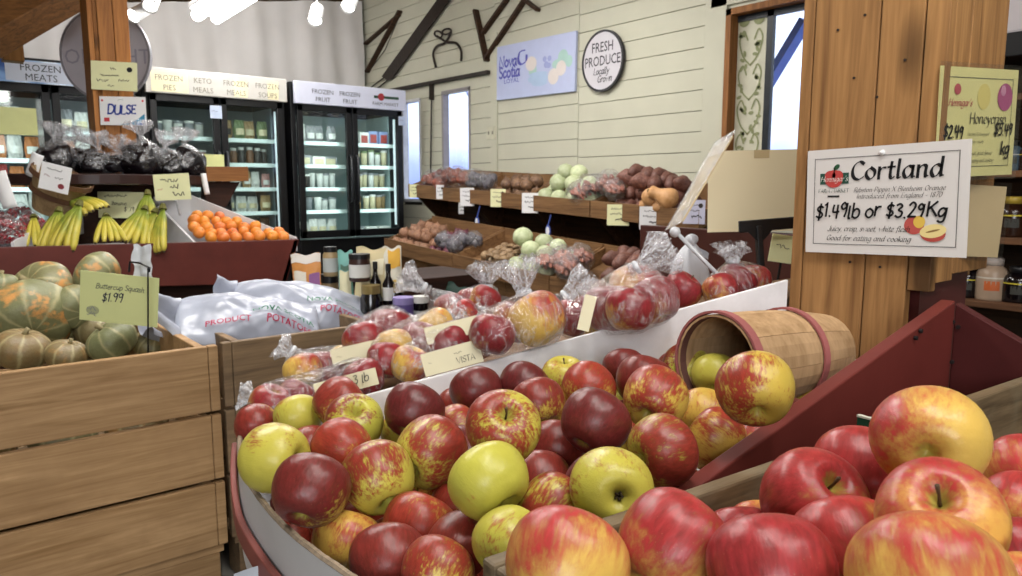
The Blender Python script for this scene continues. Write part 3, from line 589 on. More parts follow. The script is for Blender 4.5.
# ------------------------------------------------------------------ refrigerators
FY = 6.72
shelfm = plain('shelf white', '#c9d6d4', .4, .03); inner = plain('fridge liner', '#9aa5a6', .5, .04); inner2 = plain('fridge liner pale', '#b9cfcd', .5, .03)
doorglass = glass('fridge door glass', (.9, .96, .95), .1)
FOODC = {k: plain('food ' + k, c, .4, .15, 30) for k, c in dict(white='#d8d8d2', cream='#cfc4a0', brown='#6b4a34', red='#9c3a36', grey='#8b8d90', orange='#c07a48', green='#6d7f57', dark='#33302f', pink='#b98a86', blue='#7d8fb8', tan='#a58a62').items()}
def food(kind, colr, lid, loc, w, h, label, cat, group):
    if kind == 'tub':
        mb = MB(); mb.lathe([(w * .40, 0), (w * .47, h * .86), (w * .5, h * .88)], 14); o = obj('food_tub', mb, FOODC[colr], smooth=True)
        mb = MB(); mb.lathe([(w * .51, h * .86), (w * .52, h * .97), (w * .48, h), (0, h)], 14); obj('lid', mb, FOODC[lid], o, world=False, smooth=True)
    elif kind == 'jar':
        mb = MB(); mb.lathe([(w * .42, 0), (w * .5, h * .06), (w * .5, h * .7), (w * .36, h * .82), (w * .36, h * .86)], 14); o = obj('food_jar', mb, FOODC[colr], smooth=True)
        mb = MB(); mb.lathe([(w * .39, h * .84), (w * .39, h), (0, h)], 14); obj('lid', mb, FOODC[lid], o, world=False, smooth=True)
    elif kind == 'carton':
        mb = MB(); mb.box((0, 0, h / 2), (w, w * .9, h)); o = obj('food_carton', mb, FOODC[colr], bevel=.004)
        mb = MB(); mb.box((0, -w * .455, h * .5), (w * .7, .004, h * .55)); obj('label_panel', mb, FOODC[lid], o, world=False)
    else:
        mb = MB(); mb.grid(lambda u, v: V(((u - .5) * w * (1 - .15 * abs(2 * v - 1)), -.25 * w * math.sin(pi * u) * math.sin(pi * v) ** .6 - .01 * math.sin(u * 17 + v * 9), v * h)), 10, 8)
        mb.grid(lambda u, v: V(((.5 - u) * w * (1 - .15 * abs(2 * v - 1)), .25 * w * math.sin(pi * u) * math.sin(pi * v) ** .6, v * h)), 10, 8); o = obj('food_pouch', mb, FOODC[colr], smooth=True, rec=False)
        mb = MB(); mb.grid(lambda u, v: V(((u - .5) * w * .7, -.26 * w * math.sin(pi * (.15 + .7 * u)) - .012 - .0, h * (.3 + .3 * v))), 8, 2); obj('label_panel', mb, FOODC[lid], o, world=False, rec=False)
    o.location = loc; return tag(o, label, cat, group)
def fridge(label, short, X0, X1, ztop, head, shelves, stock, zglass=(.67, 1.84), lightE=14, liner=inner, lit=.5):
    xc = (X0 + X1) / 2; w = X1 - X0; D = .78
    t = thing('display_refrigerator', label, 'refrigerator', (xc, FY + D / 2, 0))
    mb = MB(); T = .05
    mb.box((X0 + T / 2, FY + D / 2 + .03, ztop / 2), (T, D - .06, ztop)); mb.box((X1 - T / 2, FY + D / 2 + .03, ztop / 2), (T, D - .06, ztop))
    mb.box((xc, FY + D / 2 + .03, ztop - .04), (w - 2 * T, D - .06, .08)); mb.box((xc, FY + D / 2 + .03, .3), (w - 2 * T, D - .06, .6)); mb.box((xc, FY + D - .02, ztop / 2), (w - 2 * T, .04, ztop))
    mb.box((xc, FY + .1, (zglass[1] + ztop) / 2 + .01), (w - 2 * T, .1, ztop - zglass[1] - .02))
    obj('cabinet', mb, black_m, t, bevel=.006)
    mb = MB(); mb.box((xc, FY + D - .045, 1.22), (w - .1, .01, 1.25)); mb.box((X0 + .056, FY + D / 2 + .1, 1.22), (.012, D - .3, 1.25)); mb.box((X1 - .056, FY + D / 2 + .1, 1.22), (.012, D - .3, 1.25)); mb.box((xc, FY + D / 2, .605), (w - .1, D - .2, .012))
    obj('liner', mb, liner, t)
    zs = (ztop + zglass[1]) / 2 + .02
    hs = MB(); hs.box((xc, FY - .015, zs), (w - .015, .05, ztop - zglass[1] - .04)); hp = obj('header_sign', hs, head['mat'], t, bevel=.006)
    M = basis((1, 0, 0), (0, 0, 1), (0, -1, 0), (X0, FY - .042, zglass[1] + .04)); head['fn'](hp, M, w, ztop - zglass[1] - .06)
    for di, (a, b) in enumerate(((X0 + .04, xc - .006), (xc + .006, X1 - .04))):
        mb = MB(); fw = .055; zc = sum(zglass) / 2; zh = zglass[1] - zglass[0]
        for x in (a + fw / 2, b - fw / 2): mb.box((x, FY + .02, zc), (fw, .04, zh + .1))
        for z in (zglass[0] - .015, zglass[1] + .015): mb.box(((a + b) / 2, FY + .02, z), (b - a, .04, .07))
        dr = obj('door', mb, black_m, t, bevel=.004)
        mb = MB(); mb.box(((a + b) / 2, FY + .03, zc), (b - a - .1, .008, zh)); obj('glass', mb, doorglass, dr)
        hx = b - .03 if di == 0 else a + .03
        mb = MB(); mb.tube([(hx, FY, .95), (hx, FY - .04, .97), (hx, FY - .04, 1.4), (hx, FY, 1.42)], .012, 8); obj('handle', mb, plain('handle grey', '#2a2c30', .3), dr, smooth=True)
        for si, z in enumerate(shelves):
            mb = MB(); mb.box(((a + b) / 2, FY + .36, z), (b - a - .03, .5, .012)); mb.box(((a + b) / 2, FY + .105, z + .008), (b - a - .03, .012, .035)); obj('shelf', mb, shelfm, t)
        mb = MB(); x = (a + .04 if di == 0 else b - .04); mb.tube([(x, FY + .09, .72), (x, FY + .09, 1.8)], .012, 6); obj('interior_lamp', mb, plain('fridge lamp', (.85, .95, 1), .5, 0, emit=lit), t)
        l = bpy.data.lights.new('fridge light', 'AREA'); l.shape = 'RECTANGLE'; l.size = .35; l.size_y = 1.1; l.energy = lightE; l.color = (.9, .98, 1)
        lo = bpy.data.objects.new('fridge_light', l); C.objects.link(lo); lo.location = ((a + b) / 2, FY + .07, 1.25); lo.rotation_euler = (math.radians(90), 0, 0)
    rn = random.Random(int(X0 * 100))
    for di, (a, b) in enumerate(((X0 + .1, xc - .07), (xc + .07, X1 - .1))):
        for si, z in enumerate(shelves + [.611 - .006]):
            kind, cols, lids, n, h = stock[di][si % len(stock[di])]
            step = (b - a) / n
            for k in range(n):
                colr, lid = rn.choice(cols), rn.choice(lids)
                hh = h * rn.uniform(1.05, 1.25)
                food(kind, colr, lid, (a + step * (k + .5), FY + .24 + rn.uniform(-.02, .04), z + .006), step * .96, hh,
                     f"{colr} food {kind} behind {['left', 'right'][di]} door of {short}, {['top', 'second', 'third', 'fourth', 'lowest', 'floor'][si if si < len(shelves) else 4 if len(shelves) < 5 else 5]} shelf, {'leftmost' if k == 0 else 'rightmost' if k == n - 1 else ORD[k + 1] + ' from left'}",
                     kind if kind != 'pouch' else 'bag', 'packages in the ' + short)
    return t
ink_b = ink('grey print', '#3c4048')
def head_frozen(hp, M, w, h):
    mb = MB(); n = 10
    for i in range(n): 
        x0, x1 = w * i / n, w * (i + 1) / n; blob2(mb, M, [(x0, .0), (x1, .0), (x1, h), (x0, h)], .001)
    obj('ice_print', mb, ice_mat, hp, rec=False)
    mb = MB(); blob2(mb, M, [(.33, .01), (.78, .01), (.78, h - .01), (.33, h - .01)], .002); obj('paper_label', mb, plain('ice white', '#c8cfdd', .5, .03), hp, rec=False)
    mb = MB(); block_text(mb, M, 'FROZEN', .555, h * .54, h * .3, z=.003); block_text(mb, M, 'MEATS', .555, h * .12, h * .3, z=.003); obj('lettering', mb, ink_b, hp, rec=False)
def head_keto(hp, M, w, h):
    mb = MB()
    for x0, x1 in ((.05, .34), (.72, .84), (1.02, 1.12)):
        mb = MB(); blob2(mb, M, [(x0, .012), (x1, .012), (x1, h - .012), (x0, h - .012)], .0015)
        obj('warm_glow_patch', mb, plain('warm glow patch', (.85, .76, .5), .5, .2, 5, emit=.06), hp, rec=False)  # golden reflected glow painted on the header as warm, faintly emissive patches
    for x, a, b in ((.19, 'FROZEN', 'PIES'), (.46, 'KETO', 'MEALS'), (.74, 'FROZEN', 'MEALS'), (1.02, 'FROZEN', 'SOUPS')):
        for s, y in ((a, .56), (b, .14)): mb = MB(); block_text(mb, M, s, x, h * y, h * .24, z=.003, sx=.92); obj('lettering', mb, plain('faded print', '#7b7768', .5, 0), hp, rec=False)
def head_fruit(hp, M, w, h):
    for s, x, y, q in (('FROZEN', .28, .54, .22), ('FRUIT', .28, .16, .22), ('FROZEN', .56, .54, .22), ('FRUIT', .56, .16, .22), ('FARM MARKET', .95, .2, .17)): mb = MB(); block_text(mb, M, s, x, h * y, h * q, z=.002); obj('lettering', mb, ink_b, hp, rec=False)
    mb = MB(); blob2(mb, M, [(.82, h * .56), (1.1, h * .56), (1.1, h * .7), (.82, h * .7)], .002); obj('green_band', mb, ink('print green', '#2e4a3a'), hp, rec=False)
    mb = MB(); blob2(mb, M, ell(.9, h * .64, .035, h * .2), .0025); obj('red_apple_mark', mb, ink('print red', '#a8323a'), hp, rec=False)
# icy blue print for the left header
m, nt, b = new_mat('icy print'); ice_mat = m
tc = N(nt, 'TexCoord'); mp = N(nt, 'Mapping'); mp.inputs['Scale'].default_value = (2.2, 1, 5); mp.inputs['Rotation'].default_value = (0, .6, 0); L(nt, tc.outputs['Object'], mp.inputs[0])
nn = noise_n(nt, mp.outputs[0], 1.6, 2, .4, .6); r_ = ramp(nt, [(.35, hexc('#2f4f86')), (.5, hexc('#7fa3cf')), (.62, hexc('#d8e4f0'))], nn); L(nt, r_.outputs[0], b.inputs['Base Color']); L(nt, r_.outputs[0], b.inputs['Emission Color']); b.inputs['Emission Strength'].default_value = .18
SH = [1.52, 1.30, 1.08, .86]
fridge('tall black freezer with icy blue FROZEN MEATS header at far left', 'frozen meats freezer', .25, 1.47, 2.065, dict(mat=black_m, fn=head_frozen), SH,
       [[('pouch', ['white', 'grey'], ['white'], 4, .17), ('pouch', ['orange', 'white'], ['white'], 4, .17), ('pouch', ['red', 'orange'], ['white'], 4, .16)], [('pouch', ['white', 'grey'], ['cream'], 4, .17), ('pouch', ['white', 'orange'], ['white'], 4, .16)]], lightE=2.5, lit=.5)
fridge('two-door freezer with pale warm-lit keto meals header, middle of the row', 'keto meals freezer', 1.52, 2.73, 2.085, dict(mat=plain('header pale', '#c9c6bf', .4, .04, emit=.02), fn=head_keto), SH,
       [[('tub', ['white', 'grey'], ['white', 'grey'], 5, .13), ('tub', ['pink', 'brown', 'grey'], ['white', 'grey'], 4, .12), ('tub', ['grey', 'dark', 'brown'], ['grey'], 4, .12)],
        [('pouch', ['green', 'tan', 'brown'], ['cream', 'dark'], 4, .17), ('jar', ['dark', 'brown'], ['white'], 6, .14), ('pouch', ['white', 'pink', 'tan'], ['white'], 5, .14), ('pouch', ['tan', 'white', 'grey'], ['cream'], 4, .14)]], lightE=.9, lit=.25)
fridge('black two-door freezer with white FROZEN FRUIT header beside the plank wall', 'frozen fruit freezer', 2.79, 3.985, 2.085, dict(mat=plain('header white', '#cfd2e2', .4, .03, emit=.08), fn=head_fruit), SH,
       [[('pouch', ['grey', 'white', 'tan'], ['white'], 4, .16), ('carton', ['white', 'grey'], ['white', 'cream'], 3, .09), ('tub', ['blue', 'red', 'dark', 'white'], ['white', 'grey'], 6, .13), ('tub', ['white', 'grey', 'green'], ['white', 'grey'], 5, .12), ('pouch', ['brown', 'tan', 'white'], ['cream'], 4, .15)],
        [('carton', ['white', 'blue'], ['red', 'blue'], 4, .13), ('tub', ['white', 'cream'], ['white', 'green'], 6, .15), ('tub', ['cream', 'white'], ['white', 'grey'], 6, .15), ('tub', ['cream', 'tan', 'white'], ['grey', 'white'], 6, .14), ('carton', ['white', 'grey'], ['white'], 3, .08)]], lightE=2.6, liner=inner2, lit=.45)
for (px, py, w_, h_, f_, mt, lab, cat) in ((15, 121, .28, .2, FY - .05, cardy, 'blank yellow card taped on the frozen meats freezer door', 'card'), (213, 162, .19, .13, FY - .07, cardy, 'blank yellow card taped low on the keto freezer left door', 'card'),
                                (216, 112, .1, .11, FY - .02, plain('blue white sticker', '#c3d0e6', .5), 'pale blue notice stuck inside the keto freezer left door', 'notice'), (402, 121, .08, .09, FY - .02, plain('blue white sticker', '#c3d0e6', .5), 'small pale notice on the frozen fruit freezer right door', 'notice')):
    card('door_notice', lab, cat, onY(px, py, f_ + .0), w_, h_, 'F', mt, [('x', .12, .5, .12, 'scrawl', '#6b7390', dict(n=20))] if mt is not cardy else [])
# ------------------------------------------------------------------ things on the plank wall
iron = plain('dark iron', '#2a221d', .6, .3, 40); tool = wood('old tool wood', '#22160f', '#4b3425', 0, knots=False)
XW = WX - .03
def wp(px, py, x=XW): return onX(px, py, x)
t = thing('old_yoke_frame', 'dark V-shaped wooden tool frame hung nearest the white drape', 'wall tool', wp(367, 72))
mb = MB(); mb.beam(wp(365.5, 44), wp(399, 15), .02, .055, up=(1, 0, 0)); obj('short_arm', mb, tool, t); mb = MB(); mb.beam(wp(367, 72), wp(400, 11), .02, .06, up=(1, 0, 0)); obj('long_arm', mb, tool, t)
mb = MB(); mb.tube([wp(370, 70, XW - .02), wp(385, 50, XW - .02), wp(397, 22, XW - .02)], .006, 6); obj('wire', mb, iron, t)
t = thing('ice_saw', 'long dark ice saw blade hung diagonally on the plank wall', 'wall tool', wp(375, 88))
mb = MB(); q = [wp(*p) for p in ((440, -3), (453, -3), (392.5, 79), (388, 80.5), (382.5, 76.5))]; mb.add(q + [p + V((-.012, 0, 0)) for p in q], [(0, 1, 2, 3, 4), (9, 8, 7, 6, 5)] + [(i, (i + 1) % 5, 5 + (i + 1) % 5, 5 + i) for i in range(5)]); obj('blade', mb, iron, t)
mb = MB(); mb.tube([wp(385, 77), wp(378, 82), wp(369, 89)], .008, 6); mb.tube([wp(389, 79), wp(383, 84), wp(374, 91)], .008, 6); obj('handle', mb, iron, t)
t = thing('ice_tongs', 'black iron ice tongs with two ring handles on the plank wall', 'wall tool', wp(447, 55))
f_ = lambda x, y: wp(350 + x / 4.43, y / 4.43)
mb = MB(); mb.tube([f_(*p) for p in smooth_path([(380, 297), (368, 240), (385, 205), (420, 190), (440, 160), (447, 140)], 5)], .012, 8); obj('arm', mb, iron, t, smooth=True)
mb = MB(); mb.tube([f_(*p) for p in smooth_path([(492, 270), (492, 225), (470, 192), (430, 187), (408, 175), (385, 160)], 5)], .012, 8); obj('arm', mb, iron, t, smooth=True)
for cx, cy, rx, ry, a in ((391, 152, 18, 13, .5), (428, 140, 20, 12, -.3)):
    mb = MB(); mb.tube([f_(x, y) for x, y in ell(cx, cy, rx, ry, 18, a)], .009, 8, closed=True); obj('ring_handle', mb, iron, t, smooth=True)
t = thing('old_barrow_frame', 'dark wooden barrow frame hung above the blue-white market sign', 'wall tool', wp(487, 58))
for nm, a, b, s in (('upright', (475.5, 10), (486.8, 61), .06), ('long_arm', (486, 58), (524, 1), .05), ('short_arm', (483, 33), (508, -2), .05), ('cross_arm', (521, -3), (538, 10), .055)):
    mb = MB(); mb.beam(wp(*a), wp(*b), .025, s, up=(1, 0, 0)); obj(nm, mb, tool, t)
t = thing('sliding_door_track', 'dark iron sliding-door track above the small windows', 'door track', wp(440, 82))
mb = MB(); mb.beam(wp(388, 91), wp(489, 72), .03, .05, up=(1, 0, 0)); obj('rail', mb, iron, t)
mb = MB(); mb.beam(wp(431.5, 84), wp(431.5, 100), .02, .05, up=(1, 0, 0)); obj('hanger', mb, iron, t)
mb = MB(); mb.tube([wp(431.5, 100), wp(430.5, 185)], .008, 6); obj('rod', mb, iron, t)
# Nova Scotia Loyal board
def quadcard(name, label, cat, tl, tr, bl, x, mat, build):
    A, B_, D_ = onX(*tl, x), onX(*tr, x), onX(*bl, x); r = (B_ - A); w = r.length; r.normalize(); u0 = (A - D_); n = r.cross(u0).normalized(); u = n.cross(r); h = u0.dot(u)
    t = thing(name, label, cat, A - u * h + r * w / 2); M = basis(r, u, n, A - u * h)
    mb = MB(); mb.box((0, 0, 0), (1, 1, 1)); mb.xf(M @ Matrix.Translation((w / 2, h / 2, -.012)) @ Matrix.Diagonal((w, h, .024, 1))); obj('board', mb, mat, t, bevel=.003); build(t, M, w, h); return t
def loyal(t, M, w, h):
    z = .002
    mb = MB(); stroke_text(mb, M, 'Nova', w * .035, h * .60, h * .2, w=1.5, z=z); stroke_text(mb, M, 'Scotia', w * .035, h * .40, h * .2, w=1.5, z=z); block_text(mb, M, 'LOYAL', w * .21, h * .29, h * .085, z=z, sx=1.25); obj('lettering', mb, ink('loyal blue', '#5757b0'), t, rec=False)
    mb = MB(); p = smooth_path([(w * .385, h * .84), (w * .32, h * .82), (w * .3, h * .68), (w * .34, h * .6), (w * .4, h * .64), (w * .41, h * .74)], 6); a, b = ribbon2(p, h * .07, (.4, .35)); n_ = len(a); mb.add([M @ V((x, y, z)) for x, y in a + b], [(i, i + 1, n_ + i + 1, n_ + i) for i in range(n_ - 1)]); obj('swirl_mark', mb, ink('loyal blue', '#5757b0'), t, rec=False)
    for nm, c, els in (('printed_crate', '#a9c0dd', [(.56, .3, .13, .09), (.58, .22, .1, .06), (.56, .38, .12, .04)]), ('printed_leaves', '#a9cbc4', [(.49, .46, .05, .12), (.86, .6, .06, .13), (.8, .5, .07, .08), (.93, .52, .04, .1)]), ('printed_turnips', '#d8d0cc', [(.47, .58, .07, .13), (.75, .3, .065, .14), (.84, .42, .06, .13)]), ('printed_berries', '#9aa2d2', [(.66, .52, .03, .06), (.7, .62, .025, .05), (.64, .62, .025, .05), (.69, .5, .03, .05)])):
        for i, (x, y, rx, ry) in enumerate(els): mb = MB(); blob2(mb, M, ell(w * x, h * y, w * rx, h * ry, 18), z * (.6 + .15 * i + (.3 if 'tur' in nm else .15 if 'ber' in nm else 0))); obj(nm, mb, ink(nm, c), t, rec=False)
quadcard('market_sign', 'pale blue rectangular Nova Scotia Loyal board on the plank wall', 'sign', (497, 47), (576, 30.5), (491.5, 101), WX - .03, plain('pale blue board', '#b6bfdf', .45, .03), loyal)
# FRESH PRODUCE sign
p = wp(603, 61, WX - .03); ry = 30 * pix(p)[2] / FPX; rx = (wp(583, 61, WX - .03).y - wp(624, 61, WX - .03).y) / 2
t = thing('oval_sign', 'white oval FRESH PRODUCE sign with black rim on the plank wall', 'sign', p - UPZ * ry); M = basis((0, -1, 0), (0, 0, 1), (-1, 0, 0), p)
sc = Matrix.Diagonal((rx / ry, 1, 1, 1))
mb = MB(); mb.lathe([(0, -.01), (ry * .96, -.01), (ry * .96, .008), (0, .008)], 48, M @ sc); obj('board', mb, plain('oval white', '#c9c6cc', .5, .03), t)
mb = MB(); mb.lathe([(ry * .93, -.012), (ry, -.012), (ry, .014), (ry * .93, .014), (ry * .93, -.012)], 48, M @ sc); obj('rim', mb, plain('oval rim', '#2b2a2e', .5), t)
mb = MB(); block_text(mb, M, 'FRESH', 0, ry * .3, ry * .32, z=.009, sx=.85 * rx / ry, bold=.012); block_text(mb, M, 'PRODUCE', 0, -ry * .14, ry * .32, z=.009, sx=.83 * rx / ry, bold=.012); stroke_text(mb, M @ sc, 'Locally', -ry * .05, -ry * .42, ry * .21, w=1.2, slant=.2, align='c', z=.009); stroke_text(mb, M @ sc, 'Grown', ry * .12, -ry * .68, ry * .21, w=1.2, slant=.2, align='c', z=.009); obj('lettering', mb, ink('dark print', '#39363c'), t, rec=False)
t = thing('light_switch', 'small cream switch plate on the plank wall below the blue-white sign', 'switch', wp(491, 138))
mb = MB(); mb.box(wp(491, 133, WX - .022), (.008, .13, .12)); obj('plate', mb, plain('switch cream', '#c6c4ae', .5), t, bevel=.002)
for dy in (-.03, .03): mb = MB(); mb.box(wp(491, 133, WX - .022) + V((-.006, dy, 0)), (.008, .014, .03)); obj('toggle', mb, plain('switch grey', '#8f8c80', .5), t)
# trees and a roof brace outside the windows
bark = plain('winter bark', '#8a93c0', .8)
rn = random.Random(5)
for i, (y, h_) in enumerate(((9.2, 4.2), (12.2, 5.0))):
    mb = MB()
    def branch(p, d, l, r, k):
        q = p + d * l; mb.tube([p, p.lerp(q, .5) + V((rn.uniform(-.05, .05), rn.uniform(-.05, .05), 0)), q], [r, r * .8, r * .6], 6)
        if k:
            for _ in range(4): branch(p.lerp(q, rn.uniform(.45, 1)), (d + V((rn.uniform(-.8, .8), rn.uniform(-.8, .8), rn.uniform(0, .5)))).normalized(), l * .62, r * .55, k - 1)
    branch(V((9.5, y, 0)), V((0, 0, 1)), h_ * .4, .1, 4)
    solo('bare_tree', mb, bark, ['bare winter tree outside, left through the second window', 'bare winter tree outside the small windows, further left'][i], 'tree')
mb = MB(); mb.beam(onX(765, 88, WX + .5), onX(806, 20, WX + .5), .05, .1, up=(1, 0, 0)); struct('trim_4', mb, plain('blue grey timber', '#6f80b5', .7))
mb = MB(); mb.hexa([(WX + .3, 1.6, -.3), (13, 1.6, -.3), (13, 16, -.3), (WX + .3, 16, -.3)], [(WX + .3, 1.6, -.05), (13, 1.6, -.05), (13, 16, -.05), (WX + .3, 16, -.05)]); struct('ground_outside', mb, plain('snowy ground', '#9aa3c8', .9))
# ------------------------------------------------------------------ clear bags
clear = film('clear bag film', .06, scale=20, wh=.3, rough=.18); clear2 = film('crinkled bag neck', .18, scale=38, wh=.5, stretch=(1, 1, .6), rough=.22); finefilm = film('apple bag film', .02, scale=22, wh=.32, rough=.1, stretch=(1, 1, .5)); thinfilm = film('thin bag film', .1, scale=20, wh=.35)
def hull_bag(parent, spheres, neck_base, mat, pad=1.05, seedn=1, crease=.006, nm='bag_film'):
    """film stretched round the contents and gathered at the neck"""
    bm = bmesh.new(); rn = random.Random(seedn)
    for c, r in spheres:
        for i in range(70):
            z = 1 - 2 * (i + .5) / 70; a = i * 2.39996; q = math.sqrt(1 - z * z); bm.verts.new(V(c) + V((q * math.cos(a), q * math.sin(a), z)) * r * pad)
    for k in range(6): bm.verts.new(V(neck_base) + V((math.cos(k) * .008, math.sin(k) * .008, 0)))
    r_ = bmesh.ops.convex_hull(bm, input=bm.verts)
    bmesh.ops.delete(bm, geom=[v for v in bm.verts if not v.link_faces], context='VERTS')
    bmesh.ops.subdivide_edges(bm, edges=[e for e in bm.edges if e.calc_length() > .018], cuts=2, use_grid_fill=True); bmesh.ops.triangulate(bm, faces=bm.faces)
    bmesh.ops.smooth_vert(bm, verts=bm.verts, factor=.4, use_axis_x=True, use_axis_y=True, use_axis_z=True)
    bm.normal_update()
    for v in bm.verts:
        n = noise.noise(v.co * 38 + V((seedn, 0, 0))); v.co += v.normal * (abs(n) * crease * 1.6 - crease * .2)
    mb = MB(); bm.verts.index_update(); mb.add([v.co.copy() for v in bm.verts], [[v.index for v in f.verts] for f in bm.faces]); bm.free()
    return obj(nm, mb, mat, parent, smooth=True)
def bag_neck(parent, base, d, length, flare, mat, seedn=1, tie=None, pleats=9):
    d = V(d).normalized(); u = d.orthogonal().normalized(); M = basis(u, d.cross(u), d, base); rn = random.Random(seedn); ph = [rn.uniform(0, 6) for _ in range(4)]
    prof = [(.016, -.012), (.008, 0), (.012, length * .12), (flare * .55, length * .35), (flare * .95, length * .65), (flare, length * .85), (flare * .85, length)]
    mb = MB(); mb.lathe([(max(r, .003), z) for r, z in prof][:-1] + [(flare * .8, length)], 36, M, fr=lambda a, i: 1 + (.35 * math.sin(pleats * a + ph[0]) + .25 * math.sin(4 * a + ph[1] + i) + .2 * math.sin(13 * a + i * 1.7)) * min(1, i * .3))
    mb.f.pop()                                           # open mouth
    for p in mb.v: p += V((noise.noise(p * 50), noise.noise(p * 50 + V((9, 0, 0))), noise.noise(p * 50 + V((0, 9, 0))))) * .006
    o = obj('gathered_neck', mb, mat, parent, smooth=True)
    if tie: mb = MB(); mb.lathe([(.0125, -.004), (.014, 0), (.0125, .004)], 14, M); obj('twist_tie', mb, tie, parent, smooth=True)
    return o
# ------------------------------------------------------------------ round banana stand about the left post
redpan = paint('maroon panel', '#5a2a24', .45, '#8f5a50', .35, 30)
liner_w = plain('white liner', '#c3c3c6', .5, .05)
RY = 3.82
t = thing('banana_stand', 'maroon-fronted produce stand round the brown post, holding bananas and oranges', 'display stand', (.7, 4.3, 0))
a0, a1 = onY(-60, 249, RY), onY(299, 239.5, RY); b0, b1 = onY(-60, 292, RY), onY(286, 283, RY)
mb = MB(); mb.hexa([b0, b1, b1 + V((-.02, .03, 0)), b0 + V((0, .03, 0))], [a0, a1, a1 + V((-.02, .03, 0)), a0 + V((0, .03, 0))]); obj('front_panel', mb, redpan, t, bevel=.003)
mb = MB(); mb.hexa([b1, b1 + V((.05, .9, .0)), b1 + V((.03, .9, 0)), b1 + V((-.025, .0, 0))], [a1, a1 + V((.05, .9, .05)), a1 + V((.03, .9, .05)), a1 + V((-.025, 0, 0))]); obj('end_panel', mb, redpan, t)
zc_ = a1.z
mb = MB(); mb.hexa([(-.45, RY + .03, zc_ - .1), (a1.x - .04, RY + .03, zc_ - .1), (a1.x - .04, 4.4, zc_ - .03), (-.45, 4.4, zc_ - .03)], [(-.45, RY + .03, zc_ - .085), (a1.x - .04, RY + .03, zc_ - .085), (a1.x - .04, 4.4, zc_ - .015), (-.45, 4.4, zc_ - .015)]); obj('sloping_tray', mb, liner_w, t)
dk = wood('stand dark wood', '#170c08', '#3a2015', 0, knots=False)
mb = MB(); mb.box((.6, 4.22, .33), (1.7, .6, .66)); obj('base_cabinet', mb, dk, t)
mb = MB(); mb.lathe([(.36, zc_ - .1), (.34, 1.14), (.32, 1.14), (.34, zc_ - .1), (.36, zc_ - .1)], 8, Matrix.Translation((.9, 4.72, 0))); obj('pedestal', mb, dk, t)
disc_c = V((.80, 4.72, 0)); DZ = 1.165
mb = MB(); mb.lathe([(.24, DZ - .03), (.54, DZ - .03), (.56, DZ - .05), (.575, DZ - .045), (.575, DZ), (.56, DZ + .005), (.24, DZ), (.24, DZ - .03)], 40, Matrix.Translation(disc_c)); obj('round_shelf', mb, plain('dark shelf', '#2a1512', .35, .2), t, smooth=False)
mb = MB(); mb.beam(onY(203, 174, 4.45), onY(248, 174, 4.45), .02, .085); obj('shelf_end_board', mb, wood('shelf wood', '#6b4020', '#9a6a3c', 0, knots=False), t, bevel=.003)
mb = MB(); p, q = onY(206, 182, 4.5), onY(240, 182, 4.5); mb.hexa([p + V((-.02, 0, -.26)), q + V((-.16, 0, -.26)), q + V((-.16, .1, -.26)), p + V((-.02, .1, -.26))], [p, q, q + V((0, .1, 0)), p + V((0, .1, 0))]); obj('bracket', mb, dk, t)
def divider(f, b, h0, h1, drop0=.03, drop1=.16, th=.012):
    mb = MB(); d = (b - f); nn = V((-d.y, d.x, 0)).normalized() * th
    mb.hexa([f - UPZ * drop0, b - UPZ * drop1, b - UPZ * drop1 + nn, f - UPZ * drop0 + nn], [f + UPZ * h0, b + UPZ * h1, b + UPZ * h1 + nn, f + UPZ * h0 + nn]); obj('divider', mb, liner_w, t)
divider(onY(14, 245, RY + .05), at(99, 200, 4.12), .012, .06); divider(onY(196, 244, RY + .05), at(152, 208, 4.1), .01, .06); divider(onY(297, 240, RY + .05), at(192, 206, 4.1), .015, .06, .06, .2); divider(at(192, 206, 4.1), at(152, 208, 4.1), .06, .06, .2, .2)
# bananas
ban = plain('banana skin', '#b9a832', .5, .25, 9)
m, nt, b = new_mat('banana skin green'); tc = N(nt, 'TexCoord'); s_ = N(nt, 'SeparateXYZ'); L(nt, tc.outputs['Object'], s_.inputs[0]); nn = noise_n(nt, tc.outputs['Object'], 14, 4)
f = mth(nt, 'ADD', mth(nt, 'MULTIPLY', s_.outputs[2], 3.2), mth(nt, 'MULTIPLY', nn, .9)); r_ = ramp(nt, [(.05, hexc('#4b5222')), (.2, hexc('#bfae4e')), (.68, hexc('#b8ab40')), (.98, hexc('#76852e'))], f); L(nt, r_.outputs[0], b.inputs['Base Color']); b.inputs['Roughness'].default_value = .45; banm = m
tipm = plain('banana tip', '#3c2f1a', .8)
def banana_bunch(pos, n, yaw, spread, label, lean=.2, s=1.0):
    t = thing('banana_bunch', label, 'bananas', pos, (lean, random.uniform(-.35, .35), yaw), 'banana bunches')
    for k in range(n):
        a = (k - (n - 1) / 2) * spread + random.uniform(-.05, .05); mb = MB(); P = []; R = []
        for i in range(11):
            q = i / 10; ang = -.25 + q * 1.25
            rr = .19 * s; x = rr * (math.sin(ang) + .25) * .75; z = .2 * s - q * .19 * s
            P.append(V((math.sin(a) * (.02 + x * .55) + a * .03 * q, -(math.cos(a) * x), z + .0))); R.append((.006 if i == 0 else .008 if i == 1 else .008 if i == 10 else .018 * s * (.75 + .35 * math.sin(pi * min(1, max(0, (q - .05))))) ))
        mb.tube(P, R, 5 if False else 7); o = obj('banana', mb, banm, t, world=False, smooth=True)
        mb = MB(); mb.tube([P[-1], P[-1] + (P[-1] - P[-2]) * .4], [.007, .004], 6); obj('tip', mb, tipm, o, world=False)
    mb = MB(); mb.tube([V((0, .0, .2 * s)), V((0, .015, .225 * s))], [.02, .012], 8); obj('crown', mb, plain('banana crown', '#5c5a2a', .8), t, world=False)
    return t
